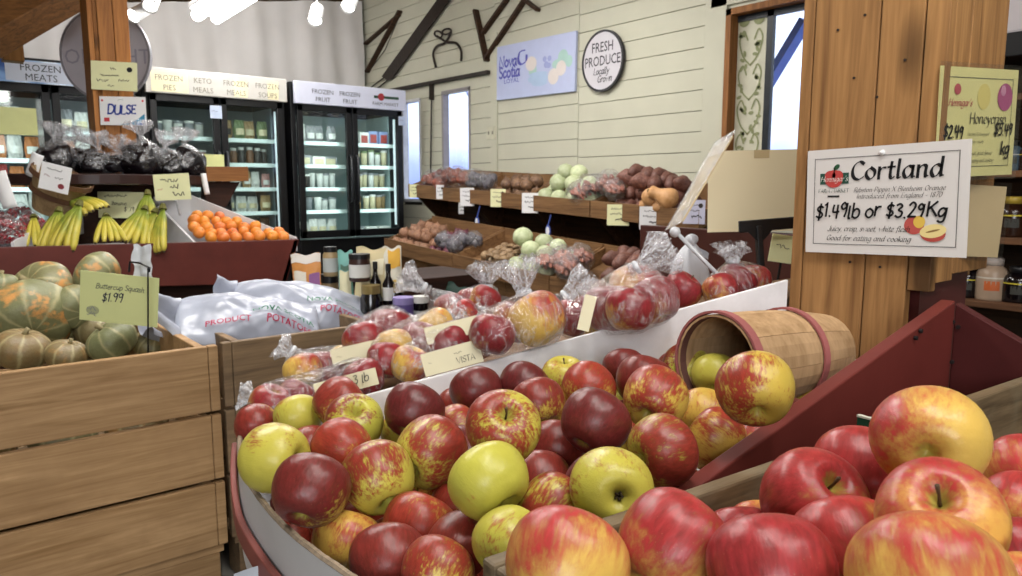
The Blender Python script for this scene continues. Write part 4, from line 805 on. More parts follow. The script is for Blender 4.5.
bl = ['small upright bunch of bananas at the far left of the banana tray', 'tall bunch of bananas, second from left in the tray', 'arching bunch of bananas lying on top of the heap', 'bunch of green-tipped bananas in front of the cream price card',
      'bunch of bananas right of the cream price card centre', 'yellow bunch of bananas near the middle white divider', 'green bunch of bananas against the middle white divider', 'low bunch of bananas at the front centre of the tray', 'bunch of bananas behind, topmost right of the heap']
for i, (px, py, d, n, yaw, sp, s) in enumerate([(40, 245, 3.42, 3, .3, .3, .62), (62, 246, 3.45, 5, .1, .28, .8), (95, 230, 3.62, 5, .9, .2, 1.05), (82, 246, 3.45, 5, -.3, .3, .95), (136, 246, 3.62, 6, .2, .26, .9), (158, 244, 3.66, 5, -.5, .25, .78), (177, 246, 3.66, 4, -.3, .16, .95), (110, 246, 3.52, 5, .5, .3, .7), (150, 232, 3.8, 5, .2, .25, .95)]):
    banana_bunch(at(px, py, d), n, yaw - .6, sp, bl[i], lean=[.0, .1, -.7, .1, -.1, .1, .2, -.2, .1][i], s=s)
# mandarins
m, nt, b = new_mat('orange peel'); oi = N(nt, 'ObjectInfo'); r_ = ramp(nt, [(0, hexc('#c9662a')), (.5, hexc('#dd8a2c')), (1, hexc('#d97a3a'))], oi.outputs['Random']); L(nt, r_.outputs[0], b.inputs['Base Color']); b.inputs['Roughness'].default_value = .4; bump(nt, b, noise_n(nt, coords(nt), 120, 2), .3, .003); orm = m
mb = MB(); mb.lathe([(0, -.84), (.1, -.86), (.5, -.76), (.88, -.4), (1, 0), (.88, .42), (.5, .76), (.15, .85), (.05, .8), (0, .8)], 18); ome = mesh('mandarin', mb, orm, True)
mb = MB(); mb.lathe([(0, .78), (.1, .80), (.08, .87), (0, .88)], 6); stme = mesh('stem_button', mb, plain('mandarin stem', '#5d6a30', .7))
om = []
for ri, (y, x0, x1, d) in enumerate([(239, 205, 290, .06), (233, 194, 284, .13), (227, 189, 262, .20), (221, 188, 243, .27), (216, 190, 226, .34)]):
    n = int((x1 - x0) / 10.8)
    for k in range(n):
        p = onY(x0 + (x1 - x0) * (k + .5) / n + random.uniform(-1, 1), y + random.uniform(-1, 1) - (2 if ri == 0 else 0), RY + d + random.uniform(-.015, .015)); o = bpy.data.objects.new('mandarin', ome); C.objects.link(o); o.location = p; s = .032 * random.uniform(.92, 1.08); o.scale = (s, s, s); o.rotation_euler = (random.uniform(-1, 1), random.uniform(-1, 1), random.uniform(0, 6))
        q = bpy.data.objects.new('stem_button', stme); C.objects.link(q); q.parent = o; tag(o, '-', 'mandarin', 'mandarins in the white-lined tray'); om.append(o)
rank(om, 'orange mandarin in the white-lined tray right of bananas, {row}, {place}', 5)
# bags of red berries at the left end
berry = plain('red berries', '#8e1420', .3, .3, 60)
for i, (px, py, d, r) in enumerate([(8, 232, 3.3, .07), (30, 226, 3.45, .065), (-6, 222, 3.5, .07), (20, 216, 3.7, .06)]):
    p = at(px, py, d); t = thing('berry_bag', ['clear bag of red berries at the front left of the stand', 'clear bag of red berries next to the left white divider', 'clear bag of red berries cut by the left picture edge', 'clear bag of red berries at the back below the basket'][i], 'berries', p - UPZ * r, group='bags of red berries')
    mb = MB(); rn = random.Random(i)
    for k in range(110):
        q = V((rn.gauss(0, 1), rn.gauss(0, 1), rn.gauss(0, 1))).normalized() * r * rn.uniform(.75, 1); q.z *= .75
        mb.lathe([(0, -.009), (.008, -.004), (.009, .002), (.005, .008), (0, .009)], 6, Matrix.Translation(p + q))
    o = obj('berries', mb, berry, t, smooth=True); o['kind'] = 'stuff'
    hull_bag(t, [(p, r * 1.02)], p + V((0, 0, r * 1.2)), clear, 1.0, i)
# bags of dulse
dul = plain('dulse', '#0b080d', .22, .5, 25, spec=.6, bmp=.8)
dl = ['leftmost bag of dark dulse on the round shelf', 'second bag of dark dulse from left, close to the post', 'bag of dark dulse directly left of the post foot', 'small bag of dark dulse in front of the post foot', 'large bag of dark dulse just right of the post', 'bag of dark dulse, second from right on the shelf', 'rightmost bag of dark dulse above the small price strip', 'bag of dark dulse at the back between the left bags']
for i, (px, py, d, r, hh) in enumerate([(56, 150, 3.95, .095, 1), (84, 150, 4.12, .085, 1.05), (97, 155, 4.0, .075, .9), (116, 158, 4.0, .07, .8), (142, 151, 4.05, .105, 1), (166, 155, 4.15, .08, .95), (187, 153, 4.25, .09, 1.05), (72, 147, 4.3, .08, 1.1)]):
    p = at(px, py, d); p.z = DZ + .007 + r * .8; t = thing('dulse_bag', dl[i], 'bag', (p.x, p.y, DZ + .006), group='bags of dulse on the round shelf')
    mb = MB(); rn = random.Random(i * 7 + 1)
    f = lambda u, v: None
    prof = [(0, -.8), (.6, -.8), (.95, -.6), (1.0, -.1), (.9, .4), (.6, .75), (0, .85)]
    mb.lathe([(a * r, b_ * r * hh) for a, b_ in smooth_path(prof, 3)], 24, Matrix.Translation(p))
    for q in mb.v: dq = q - p; q += dq * (noise.noise(dq * 22 + V((i * 5, 0, 0))) * .28); q.z = max(q.z, DZ + .008)
    obj('dulse', mb, dul, t, smooth=True)
    top = p + V((rn.uniform(-.01, .01), 0, r * 1.15 * hh)); hull_bag(t, [(p + V((0, 0, .005)), r * .86), (p + V((r * .25, 0, 0)), r * .78), (p + V((-r * .25, 0, 0)), r * .78)], top, clear, 1.12, i + 20, .008)
    bag_neck(t, top, (rn.uniform(-.3, .3), rn.uniform(-.3, .1), 1), .085, .055, clear2, i)
# half-bushel basket under the small white card
p = at(56, 193, 3.62); t = thing('bushel_basket', 'pale brown splint basket tilted behind the white apple card', 'basket', p - UPZ * .1)
M = Matrix.Translation(p) @ Matrix.Rotation(.35, 4, 'Y') @ Matrix.Rotation(.35, 4, 'X')
mb = MB(); mb.lathe([(0, -.1), (.075, -.1), (.13, .09), (.125, .09), (.07, -.092), (0, -.092)], 28, M, fr=lambda a, i: 1 + .012 * (1 if int(a * 28 / pi / 2) % 2 else -1)); obj('body', mb, wood('basket splint pale', '#7b6446', '#a98e66', 2, knots=False), t)
for z, r in ((.085, .133), (.0, .108)): mb = MB(); mb.lathe([(r, z - .012), (r + .006, z - .012), (r + .006, z + .012), (r, z + .012), (r, z - .012)], 28, M); obj('hoop', mb, plain('hoop brown', '#5d3f2a', .6), t)
# price cards of the stand
p = at(55, 178, 3.42); card('price_card', 'white card with small red apple picture tilted on the splint basket', 'card', p, wpx(40, 70, p), wpx(165, 192, p), 'C', cardw, [('x', .2, .74, .1, 'scrawl', blk, dict(n=26)), ('x', .14, .48, .1, 'scrawl', '#7a3030', dict(n=10)), ('x', .5, .46, .1, 'scrawl', blk, dict(n=14)), ('', .74, .24, .1, 'ell', '#7e2f35', dict(rx=.12))], roll=-14)
p = at(172, 187, 3.7); card('price_card', 'yellow card on a clear stand above the white middle divider', 'card', p, wpx(155, 191, p), wpx(174, 200, p), 'C', cardc, [('x', .2, .68, .16, 'scrawl', blk, dict(n=20)), ('x', .45, .42, .18, 'scrawl', blk, dict(n=9)), ('x', .5, .14, .18, 'scrawl', blk, dict(n=12)), ('x', .08, .4, .06, 'scrawl', '#b06040', dict(n=18))], roll=3)
mb = MB(); mb.tube([at(176, 200, 3.7), at(180, 215, 3.75)], .006, 6); solo('card_holder', mb, plain('clear stem', '#b7babd', .2), 'clear plastic stem holding the yellow card over the divider', 'card holder')
p = at(121, 205, 3.9); card('price_card', 'cream card standing behind the bananas', 'card', p, wpx(98, 144, p), wpx(193, 219, p), 'C', cardc, [('x', .15, .78, .12, 'scrawl', blk, dict(n=34)), ('Bananas', .3, .5, .13, 'hand', blk), ('$ .79', .56, .26, .16, 'hand', blk), ('lb', .72, .06, .14, 'hand', blk)], roll=-1)
for (px, py, d, w_, h_, rl, lab) in ((205, 184, 3.9, .03, .11, 6, 'narrow white price strip hanging from the round shelf'), (34, 165, 3.6, .06, .12, -25, 'white folded paper tag hanging left of the splint basket'), (4, 190, 3.4, .07, .17, 12, 'crumpled white paper bag top at the left picture edge')):
    card('paper_tag', lab, 'tag', at(px, py, d), w_, h_, 'C', cardw, [('x', .3, .5, .05, 'scrawl', '#8a8f96', dict(n=8))], roll=rl, bend=.012)
# ------------------------------------------------------------------ wooden crates
cratew = wood('pine crate', '#84643f', '#bd9a70', 0, 1.0, stain='#957552', isl=.18, kscale=1.0)
crateg = wood('weathered crate', '#5c4a38', '#93795a', 0, 1.1, stain='#6d5c48', isl=.2)
def bin_crate(label, x0, x1, y0, y1, ztop, mat, nb=3, bh=.172, gap=.011, t=.022):
    r = thing('wooden_bin', label, 'crate', ((x0 + x1) / 2, (y0 + y1) / 2, 0))
    for nm, a, b in (('front_panel', (x0, y0), (x1, y0)), ('back_panel', (x0, y1 - t), (x1, y1 - t))):
        mb = MB()
        for k in range(nb): mb.box(((x0 + x1) / 2, a[1] + t / 2, ztop - bh / 2 - k * (bh + gap)), (x1 - x0 - .052, t, bh))
        obj(nm, mb, mat, r, bevel=.003)
    for x in (x0 + t / 2 + .03, x1 - t / 2 - .03):
        mb = MB()
        for k in range(nb): mb.box((x, (y0 + y1) / 2, ztop - bh / 2 - k * (bh + gap)), (t, y1 - y0 - 2 * t - .004, bh))
        obj('side_panel', mb, mat, r, bevel=.003)
    zb = ztop - nb * (bh + gap) + gap
    for x in (x0 + .0125, x1 - .0125):
        for y in (y0 + .0125, y1 - .0125):
            mb = MB()
            for k in range(nb): mb.box((x, y, ztop - bh / 2 - k * (bh + gap)), (.025, .025, bh))
            obj('corner_post', mb, mat, r, bevel=.003)
    mb = MB(); mb.box(((x0 + x1) / 2, (y0 + y1) / 2, zb - .012), (x1 - x0 - .02, y1 - y0 - .02, .022)); obj('bottom', mb, mat, r)
    for y in (y0 + .06, (y0 + y1) / 2, y1 - .06):
        mb = MB(); mb.box(((x0 + x1) / 2, y, (zb - .023) / 2), (x1 - x0 - .04, .1, zb - .025)); obj('runner', mb, mat, r, bevel=.004)
    return r
c1 = onY(213, 346, 1.963)
bin_crate('large slatted pine bin of squash in the left foreground', -.62, c1.x + .012, 1.963, 2.93, c1.z, cratew, bh=.176)
c2 = onY(233, 342, 1.985)
bin_crate('greyer slatted bin of potato bags right of the squash bin', c1.x + .03, 1.10, 1.985, 2.73, c2.z, crateg, bh=.176)
mb = MB(); mb.box((-.02, 2.44, .3), (1.05, .86, .44)); solo('squash_pallet_fill', mb, crateg, 'brown false floor inside the squash bin', 'board') if False else None
# squash
m, nt, b = new_mat('squash rind'); oi = N(nt, 'ObjectInfo'); sp = N(nt, 'SeparateColor'); L(nt, oi.outputs['Color'], sp.inputs[0]); tc = N(nt, 'TexCoord')
w4 = mth(nt, 'MULTIPLY', oi.outputs['Random'], 30); nn = noise_n(nt, tc.outputs['Object'], 2.2, 5, .6, .3, '4D', w4); n2 = noise_n(nt, tc.outputs['Object'], 9, 4, .7, 0, '4D', w4)
base = mixc(nt, sp.outputs[0], hexc('#5f6444'), hexc('#6b4a2c')); base = mixc(nt, mth(nt, 'MULTIPLY', n2, .6), base, hexc('#8e8f66'))
at_ = N(nt, 'Math', operation='ARCTAN2'); sx = N(nt, 'SeparateXYZ'); L(nt, tc.outputs['Object'], sx.inputs[0]); L(nt, sx.outputs[1], at_.inputs[0]); L(nt, sx.outputs[0], at_.inputs[1])
strp = mth(nt, 'POWER', mth(nt, 'ABSOLUTE', mth(nt, 'COSINE', mth(nt, 'ADD', mth(nt, 'MULTIPLY', at_.outputs[0], 4.0), mth(nt, 'MULTIPLY', nn, 1.2)))), 26.0)
base = mixc(nt, mth(nt, 'MULTIPLY', strp, .55), base, hexc('#b3ab80'))
pm = ramp(nt, [(.52, (0, 0, 0)), (.62, (1, 1, 1))], nn); base = mixc(nt, mth(nt, 'MULTIPLY', pm.outputs[0], sp.outputs[1]), base, hexc('#c08a4c'))
L(nt, base, b.inputs['Base Color']); b.inputs['Roughness'].default_value = .45; bump(nt, b, n2, .15, .02); sqm = m
mb = MB(); mb.lathe(smooth_path([(0, -.68), (.3, -.72), (.75, -.55), (1, -.05), (.92, .35), (.6, .62), (.25, .66), (.0, .58)], 4), 48, fr=lambda a, i: 1 + .035 * abs(math.cos(4 * a)) - .02); sqme = mesh('buttercup_squash', mb, sqm, True); fixn(sqme)
mb = MB(); mb.tube([(0, 0, .55), (.02, .0, .72), (.1, .02, .85)], [.14, .09, .11], 8); sqst = mesh('stem', mb, plain('squash stem', '#857a58', .8), True)
SQ = [(32, 317, 2.25, 78, (.1, 1.0), (-1.0, .7, .3), 'big green squash with an orange patch, largest at the left'), (22, 349, 2.06, 52, (1, .1), (.2, .2, 0), 'brown ribbed squash at the front left of the bin'), (67, 355, 2.05, 40, (.9, .3), (.3, 0, 1), 'small brown squash at the front rim beside the wire sign'),
      (112, 341, 2.08, 49, (0, 0), (-.5, .3, 2), 'dark green squash below the lower edge of the yellow sign'), (97, 275, 2.5, 48, (.15, .8), (-1.1, .3, 1), 'round pale squash topmost behind the yellow sign'), (42, 291, 2.5, 62, (.3, 1.0), (-.9, -.3, 2), 'orange and green squash at the back of the heap'),
      (76, 307, 2.3, 46, (.05, .1), (-1.2, .5, .5), 'pale green squash left of the yellow sign'), (1, 287, 2.45, 38, (0, .2), (0, .2, 1), 'grey-green squash at the left picture edge, back'), (152, 345, 2.2, 36, (.5, .2), (.4, .2, 0), 'small dark squash in the right front corner of the bin'),
      (100, 331, 2.35, 48, (.7, .1), (.2, -.3, 3), 'dark brown squash half hidden behind the yellow sign'), (-34, 330, 2.25, 56, (.1, .6), (.2, .3, 2), 'green squash cut by the left picture edge'), (138, 322, 2.5, 44, (.3, .2), (.1, .1, 1), 'dull green squash behind the right edge of the sign'), (58, 335, 2.4, 50, (.4, .4), (0, .4, 2), 'olive squash in the gap under the largest one')]
sqs = []
for px, py, d, w_, cg, rot, lab in SQ:
    p = at(px, py, d); r = w_ * pix(p)[2] / FPX / 2; sqs.append([p, r, cg, rot, lab])
# rest of the heap below, down to the floor of the bin
rn = random.Random(4)
for lay, z in enumerate((.23, .36, .49)):
    for i in range(6):
        for j in range(4):
            p = V((-.45 + i * .17 + (lay % 2) * .05, 2.07 + j * .2, z))
            if all((p - s[0]).length > (s[1] + .078) * .86 for s in sqs): sqs.append([p, .078, (rn.random(), rn.random() * .6), (rn.uniform(-.5, .5), rn.uniform(-.5, .5), rn.uniform(0, 6)), None])
for p, r, cg, rot, lab in sqs:
    if lab is None and (p.z < .45): continue
    o = bpy.data.objects.new('buttercup_squash', sqme); C.objects.link(o); o.location = p; o.scale = (r, r, r); o.rotation_euler = rot; o.color = (cg[0], cg[1], 0, 1)
    tag(o, lab or 'dull squash low in the bin, glimpsed between the larger ones', 'squash', 'squash in the pine bin'); q = bpy.data.objects.new('stem', sqst); C.objects.link(q); q.parent = o
mb = MB(); mb.box((-.02, 2.44, .43), (1.09, .88, .02)); bb = solo('false_floor', mb, crateg, 'board floor under the squash heap in the pine bin', 'board')
# squash sign on its wire
p = at(119, 299, 1.93); w_ = wpx(80, 158, p); h_ = wpx(272, 322, p)
card('squash_sign', 'pale green Buttercup Squash $1.99 card on a black wire', 'sign', p, w_, h_, 'C', plain('pale green card', '#c9cf92', .6, .04), [('Buttercup Squash', .2, .68, .105, 'hand', '#1d2140', dict(w=.8, slant=.2)), ('$1.99', .28, .43, .17, 'hand', '#1d2140', dict(w=.9, slant=.15)), ('', .17, .22, .09, 'ell', '#9aa07a', dict(rx=.13)), ('x', .1, .2, .1, 'scrawl', '#6a6a80', dict(n=9, w=.12)), ('x', .1, .1, .1, 'scrawl', '#6a6a80', dict(n=9, w=.12))], roll=-6)
t = thing('wire_card_holder', 'black wire stem with top hook holding the Buttercup Squash card', 'card holder', at(148, 352, 1.9))
mb = MB(); mb.tube([at(148, 356, 1.91), at(148, 300, 1.9), at(148, 268, 1.9)], .0022, 6); obj('stem', mb, black_m, t)
mb = MB(); mb.tube([at(129, 272, 1.91), at(130, 262, 1.91), at(140, 263, 1.9), at(150, 268, 1.9), at(149, 272, 1.9)], .003, 6); obj('hook', mb, black_m, t)
pb = film('white plastic', .9, scale=14, wh=.5)
def crumple(fn, nu, nv, amp, k, s=0):
    mb = MB(); mb.grid(fn, nu, nv)
    for q in mb.v: q += V((noise.noise(q * k + V((s, 0, 0))), noise.noise(q * k + V((0, s + 5, 0))), noise.noise(q * k + V((0, 0, s + 9))))) * amp
    return mb
sheet = plain('white bag plastic', '#cfd3da', .4, .06, 20)
p = at(142, 262, 2.1); solo('plastic_bag', crumple(lambda u, v: p + RGT * ((u - .5) * .06 * (1.1 - .3 * v)) + UPZ * (.05 - .1 * (1 - v)) + FWD * .01 * math.sin(u * 6), 10, 12, .01, 40, 1), sheet, 'crumpled white plastic bag tied above the squash card', 'bag', smooth=True, rec=False)
# ------------------------------------------------------------------ potato bags
pot = plain('potato bag plastic', '#9ba0ae', .32, .1, 8)
def potato_bag(pos, Lx, W, T, rot, label, seedn, lines):
    t = thing('potato_bag', label, 'bag of potatoes', pos, rot, 'white bags of potatoes')
    def top(x, y):
        u, v = x / Lx + .5, y / W + .5; u = min(max(u, 0), 1); v = min(max(v, 0), 1)
        e = (math.sin(pi * u) ** .45) * (math.sin(pi * v) ** .5)
        return T * e * (.74 + .40 * noise.noise(V((x * 9 + seedn, y * 11, 0))) - .5 * max(0, .16 - abs(noise.noise(V((x * 5 + y * 6, y * 4, seedn)))))) + .003 * noise.noise(V((x * 40, y * 40, seedn)))
    mb = MB(); mb.grid(lambda u, v: V(((u - .5) * Lx, (v - .5) * W * (1 - .25 * (1 - min(1, u * 4)) ** 2), top((u - .5) * Lx, (v - .5) * W))), 64, 44)
    mb.grid(lambda u, v: V(((.5 - u) * Lx, (v - .5) * W * (1 - .25 * (1 - min(1, (1 - u) * 4)) ** 2), -.25 * top((.5 - u) * Lx, (v - .5) * W))), 20, 14); obj('sack', mb, pot, t, world=False, smooth=True, rec=False)
    mb = crumple(lambda u, v: V((-Lx / 2 - .07 * v + .01, (u - .5) * W * (.8 - .75 * v * (1 - v * .6)), .02 * math.sin(u * 9) + .05 * v)), 12, 10, .008, 30, seedn); obj('gathered_end', mb, pot, t, world=False, smooth=True, rec=False)
    for s, x, y, h, c in lines:
        mb = MB(); block_text(mb, Matrix.Identity(4), s, x * Lx, y * W, h, align='LEFT', bold=.015)
        for q in mb.v: q.z = top(q.x, q.y) + .009
        obj('lettering', mb, ink(c, c), t, world=False, rec=False)
    return t
PT = [('NOVA SCOTIA', -.02, -.10, .020, '#1f6a48'), ('POTATOES', .07, -.26, .020, '#a8284a'), ('PRODUCT', -.32, -.27, .018, '#a8284a')]
potato_bag(at(250, 318, 2.20) - UPZ * .025, .42, .23, .10, (.62, .16, -.22), 'white potato bag with green NOVA SCOTIA lettering lying nearest the bin front', 3, PT)
potato_bag(at(303, 306, 2.44) - UPZ * .03, .46, .27, .12, (.60, .22, -.28), 'white potato bag lying behind and right of the front one', 8, PT)
potato_bag(at(196, 318, 2.30) - UPZ * .04, .26, .2, .06, (.2, -.05, .4), 'greyish folded potato bag at the left end of the bin', 15, [])
mb = MB(); mb.box((.855, 2.36, c2.z - .16), (.40, .66, .02)); solo('false_floor', mb, crateg, 'board floor under the potato bags in the greyer bin', 'board')
# ------------------------------------------------------------------ produce bins along the plank wall
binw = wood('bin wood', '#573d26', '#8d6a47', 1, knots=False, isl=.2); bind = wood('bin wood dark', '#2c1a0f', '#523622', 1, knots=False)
XU, XL = 3.72, 3.18
ua, ub = onX(407.7, 184, XU), onX(700, 210.5, XU); la, lb = onX(383.7, 238, XL), onX(650, 299, XL)
def zu(y): return ua.z + (ub.z - ua.z) * (y - ua.y) / (ub.y - ua.y)
def zlw(y): return la.z + (lb.z - la.z) * (y - la.y) / (lb.y - la.y)
def wall_bin(label, ya, yb, xf, xb, zf, fh, rise, name, base=False):
    t = thing(name, label, 'produce bin', ((xf + xb) / 2, (ya + yb) / 2, 0), group=None)
    g = .006; y0, y1 = min(ya, yb) + g, max(ya, yb) - g
    def slab(p, q, th_up=None): pass
    mb = MB(); mb.hexa([(xf, y0, zf(y0) - fh), (xf + .02, y0, zf(y0) - fh), (xf + .02, y1, zf(y1) - fh), (xf, y1, zf(y1) - fh)], [(xf, y0, zf(y0)), (xf + .02, y0, zf(y0)), (xf + .02, y1, zf(y1)), (xf, y1, zf(y1))]); obj('front_board', mb, binw, t, bevel=.003)
    fz = lambda x, y: zf(y) - fh * .8 + rise * (x - xf) / (xb - xf)
    mb = MB(); mb.hexa([(xf + .02, y0, fz(xf, y0) - .02), (xb, y0, fz(xb, y0) - .02), (xb, y1, fz(xb, y1) - .02), (xf + .02, y1, fz(xf, y1) - .02)], [(xf + .02, y0, fz(xf, y0)), (xb, y0, fz(xb, y0)), (xb, y1, fz(xb, y1)), (xf + .02, y1, fz(xf, y1))]); obj('sloping_floor', mb, binw, t)
    mb = MB(); mb.hexa([(xb, y0, fz(xb, y0) - .02), (xb + .02, y0, fz(xb, y0) - .02), (xb + .02, y1, fz(xb, y1) - .02), (xb, y1, fz(xb, y1) - .02)], [(xb, y0, fz(xb, y0) + .12), (xb + .02, y0, fz(xb, y0) + .12), (xb + .02, y1, fz(xb, y1) + .12), (xb, y1, fz(xb, y1) + .12)]); obj('back_board', mb, binw, t)
    for y in (y0, y1 - .018):
        mb = MB(); mb.hexa([(xf + .02, y, fz(xf, y) - .0), (xb, y, fz(xb, y) - .0), (xb, y + .018, fz(xb, y)), (xf + .02, y + .018, fz(xf, y))], [(xf + .02, y, zf(y) - .01), (xb, y, fz(xb, y) + .1), (xb, y + .018, fz(xb, y) + .1), (xf + .02, y + .018, zf(y) - .01)]); obj('divider', mb, binw, t)
    if base:
        mb = MB()
        for k in range(4):
            h0 = lambda y, k=k: (zf(y) - fh) * (1 - k / 4) - .006; h1 = lambda y, k=k: (zf(y) - fh) * (1 - (k + 1) / 4)
            mb.hexa([(xf + .05, y0, h1(y0)), (xf + .07, y0, h1(y0)), (xf + .07, y1, h1(y1)), (xf + .05, y1, h1(y1))], [(xf + .05, y0, h0(y0)), (xf + .07, y0, h0(y0)), (xf + .07, y1, h0(y1)), (xf + .05, y1, h0(y1))])
        obj('base_front', mb, wood('bin base wood', '#4c3420', '#83623f', 1, knots=False), t)
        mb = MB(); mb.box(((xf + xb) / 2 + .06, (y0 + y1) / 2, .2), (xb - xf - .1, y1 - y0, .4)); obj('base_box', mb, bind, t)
    else:
        for y in (y0, y1 - .03):
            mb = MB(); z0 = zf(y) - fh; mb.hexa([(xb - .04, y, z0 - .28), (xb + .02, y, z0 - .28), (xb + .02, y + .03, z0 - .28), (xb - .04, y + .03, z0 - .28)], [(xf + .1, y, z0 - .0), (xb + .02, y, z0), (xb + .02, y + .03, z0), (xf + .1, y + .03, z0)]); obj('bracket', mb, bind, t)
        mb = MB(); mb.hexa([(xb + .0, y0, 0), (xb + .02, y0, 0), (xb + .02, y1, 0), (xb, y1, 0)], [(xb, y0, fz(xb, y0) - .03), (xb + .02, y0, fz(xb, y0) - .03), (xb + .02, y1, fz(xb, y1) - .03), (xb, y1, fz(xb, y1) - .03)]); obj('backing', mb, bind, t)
    return fz
yU = [ua.y] + [onX(px, 195, XU).y for px in (462, 523, 590, 640)] + [ub.y]
un = ['upper wall bin nearest the freezers, red onions in bags', 'upper wall bin of bagged roots and brown turnips', 'upper wall bin of pale green cabbages', 'upper wall bin of bagged carrots', 'upper wall bin of sweet potatoes and butternut squash']
fzu = [wall_bin(un[i], yU[i], yU[i + 1], XU, XU + .44, zu, .12, .13, 'produce_bin') for i in range(5)][0]
yL = [la.y] + [onX(px, 260, XL).y for px in (452, 500, 549, 600)] + [lb.y]
ln = ['lower wall bin nearest the freezers, brown and red onions', 'lower wall bin of plastic-bagged vegetables and mushrooms', 'lower wall bin of pale green cabbages', 'lower wall bin of bagged carrots', 'lower wall bin of dark sweet potatoes']
fzl = [wall_bin(ln[i], yL[i], yL[i + 1], XL, XL + .5, zlw, .12, .16, 'produce_bin', True) for i in range(5)][0]
# vegetables
veg = {}
def vegmat(name, c1, c2, sc=4, rough=.55, bmp=.2):
    m, nt, b = new_mat(name); oi = N(nt, 'ObjectInfo'); n = noise_n(nt, coords(nt), sc, 4, .6, .2, '4D', mth(nt, 'MULTIPLY', oi.outputs['Random'], 20)); r = ramp(nt, [(.3, hexc(c1)), (.7, hexc(c2))], n)
    h = N(nt, 'HueSaturation'); L(nt, r.outputs[0], h.inputs['Color']); mr = N(nt, 'MapRange'); L(nt, oi.outputs['Random'], mr.inputs[0]); mr.inputs[3].default_value = .8; mr.inputs[4].default_value = 1.2; L(nt, mr.outputs[0], h.inputs['Value'])
    L(nt, h.outputs[0], b.inputs['Base Color']); b.inputs['Roughness'].default_value = rough; bump(nt, b, n, bmp, .02); return m
def proto(name, mb, mat): me = mesh(name, mb, mat, True); fixn(me); return me
mb = MB(); mb.lathe(smooth_path([(0, -.86), (.35, -.85), (.85, -.5), (1, 0), (.85, .5), (.4, .86), (0, .93)], 3), 20, fr=lambda a, i: 1 + .02 * math.sin(5 * a + i)); cabb = proto('cabbage', mb, vegmat('cabbage pale', '#a6b285', '#c9d0ac', 2.5))
mb = MB(); mb.lathe(smooth_path([(0, -.85), (.3, -.86), (.8, -.55), (1, 0), (.75, .55), (.3, .85), (.1, 1.1), (0.04, 1.3), (0, 1.32)], 3), 16); onion_me = proto('onion', mb, vegmat('onion skin', '#6b4436', '#a07a5c', 5)); red_on = proto('red_onion', mb, vegmat('red onion skin', '#3f1626', '#6f2f40', 5)); turn = proto('turnip', mb, vegmat('turnip skin', '#4a3028', '#8a6a4c', 3))
mb = MB(); mb.lathe(smooth_path([(0, -1.5), (.3, -1.42), (.68, -1.05), (.95, -.3), (1, .25), (.85, .9), (.5, 1.35), (.2, 1.55), (0, 1.6)], 3), 16, fr=lambda a, i: 1 + .09 * math.sin(2 * a + i * .5) + .05 * math.sin(3 * a - i)); swp = proto('sweet_potato', mb, vegmat('sweet potato skin', '#4f2c25', '#83584a', 4))
mb = MB(); mb.lathe(smooth_path([(0, -1.0), (.4, -1.0), (.9, -.65), (1, -.1), (.75, .5), (.58, 1.0), (.6, 1.5), (.45, 1.75), (0, 1.8)], 3), 20); btn = proto('butternut_squash', mb, vegmat('butternut skin', '#b58450', '#cfa070', 2))
mb = MB(); mb.lathe([(0, 1.78), (.16, 1.78), (.13, 1.95), (0, 1.97)], 8); btn_st = proto('stem', mb, plain('veg stem', '#7a6a44', .8)); 
mb = MB(); mb.lathe([(0, .9), (.06, .9), (.05, 1.0), (0, 1.0)], 6); cab_st = proto('core', mb, plain('cabbage core', '#c8c8a0', .8))
mb = MB(); mb.lathe(smooth_path([(0, -.2), (.9, -.25), (1.0, 0), (.75, .55), (.3, .75), (0, .78)], 3), 14); mush = proto('mushroom_cap', mb, vegmat('mushroom brown', '#6d523a', '#a48a66', 4))
mb = MB(); mb.lathe([(.0, -.9), (.3, -.9), (.3, -.2)], 8); mush_st = proto('stem', mb, plain('mushroom stem', '#b9a88a', .8))
def put(me, name, p, s, rot, label, cat, group, stem=None):
    o = bpy.data.objects.new(name, me); C.objects.link(o); o.location = p; o.scale = (s, s, s); o.rotation_euler = rot; tag(o, label, cat, group)
    if stem: q = bpy.data.objects.new('stem' if 'core' not in stem.name else 'core', stem); C.objects.link(q); q.parent = o
    return o
rn = random.Random(21)
def pile(me, name, ya, yb, xf, fz, r, cols, rws, layers, cat, group, fmt, rows, stem=None, long=False, jit=.2, x0=.03, lift=1.0):
    out = []
    for lay in range(layers):
        nr, ncx = rws - lay, cols - (lay % 2)
        for i in range(max(1, nr)):
            for k in range(max(1, ncx)):
                y = ya + (yb - ya) * ((k + .5 + (lay % 2) * .5) / cols) + rn.uniform(-jit, jit) * r; x = xf + x0 + r * (1 + 1.8 * i + lay * .9) + rn.uniform(-jit, jit) * r
                p = V((x, y, fz(x, y) + r * (.85 + lay * 1.45) * lift))
                rot = (rn.uniform(1.2, 1.9), rn.uniform(-.3, .3), rn.uniform(-.9, .9) + (pi / 2 if long else 0)) if long else (rn.uniform(-.6, .6), rn.uniform(-.6, .6), rn.uniform(0, 6))
                out.append(put(me, name, p, r * rn.uniform(.9, 1.08), rot, '-', cat, group, stem))
    rank(out, fmt, rows); return out
def Yp(px, x, py=200): return onX(px, py, x).y
pile(cabb, 'cabbage', Yp(528, XU), Yp(590, XU), XU, fzu, .068, 4, 2, 2, 'cabbage', 'cabbages in the upper wall bin', 'pale green cabbage in the upper wall bin, {row}, {place}', 3, cab_st)
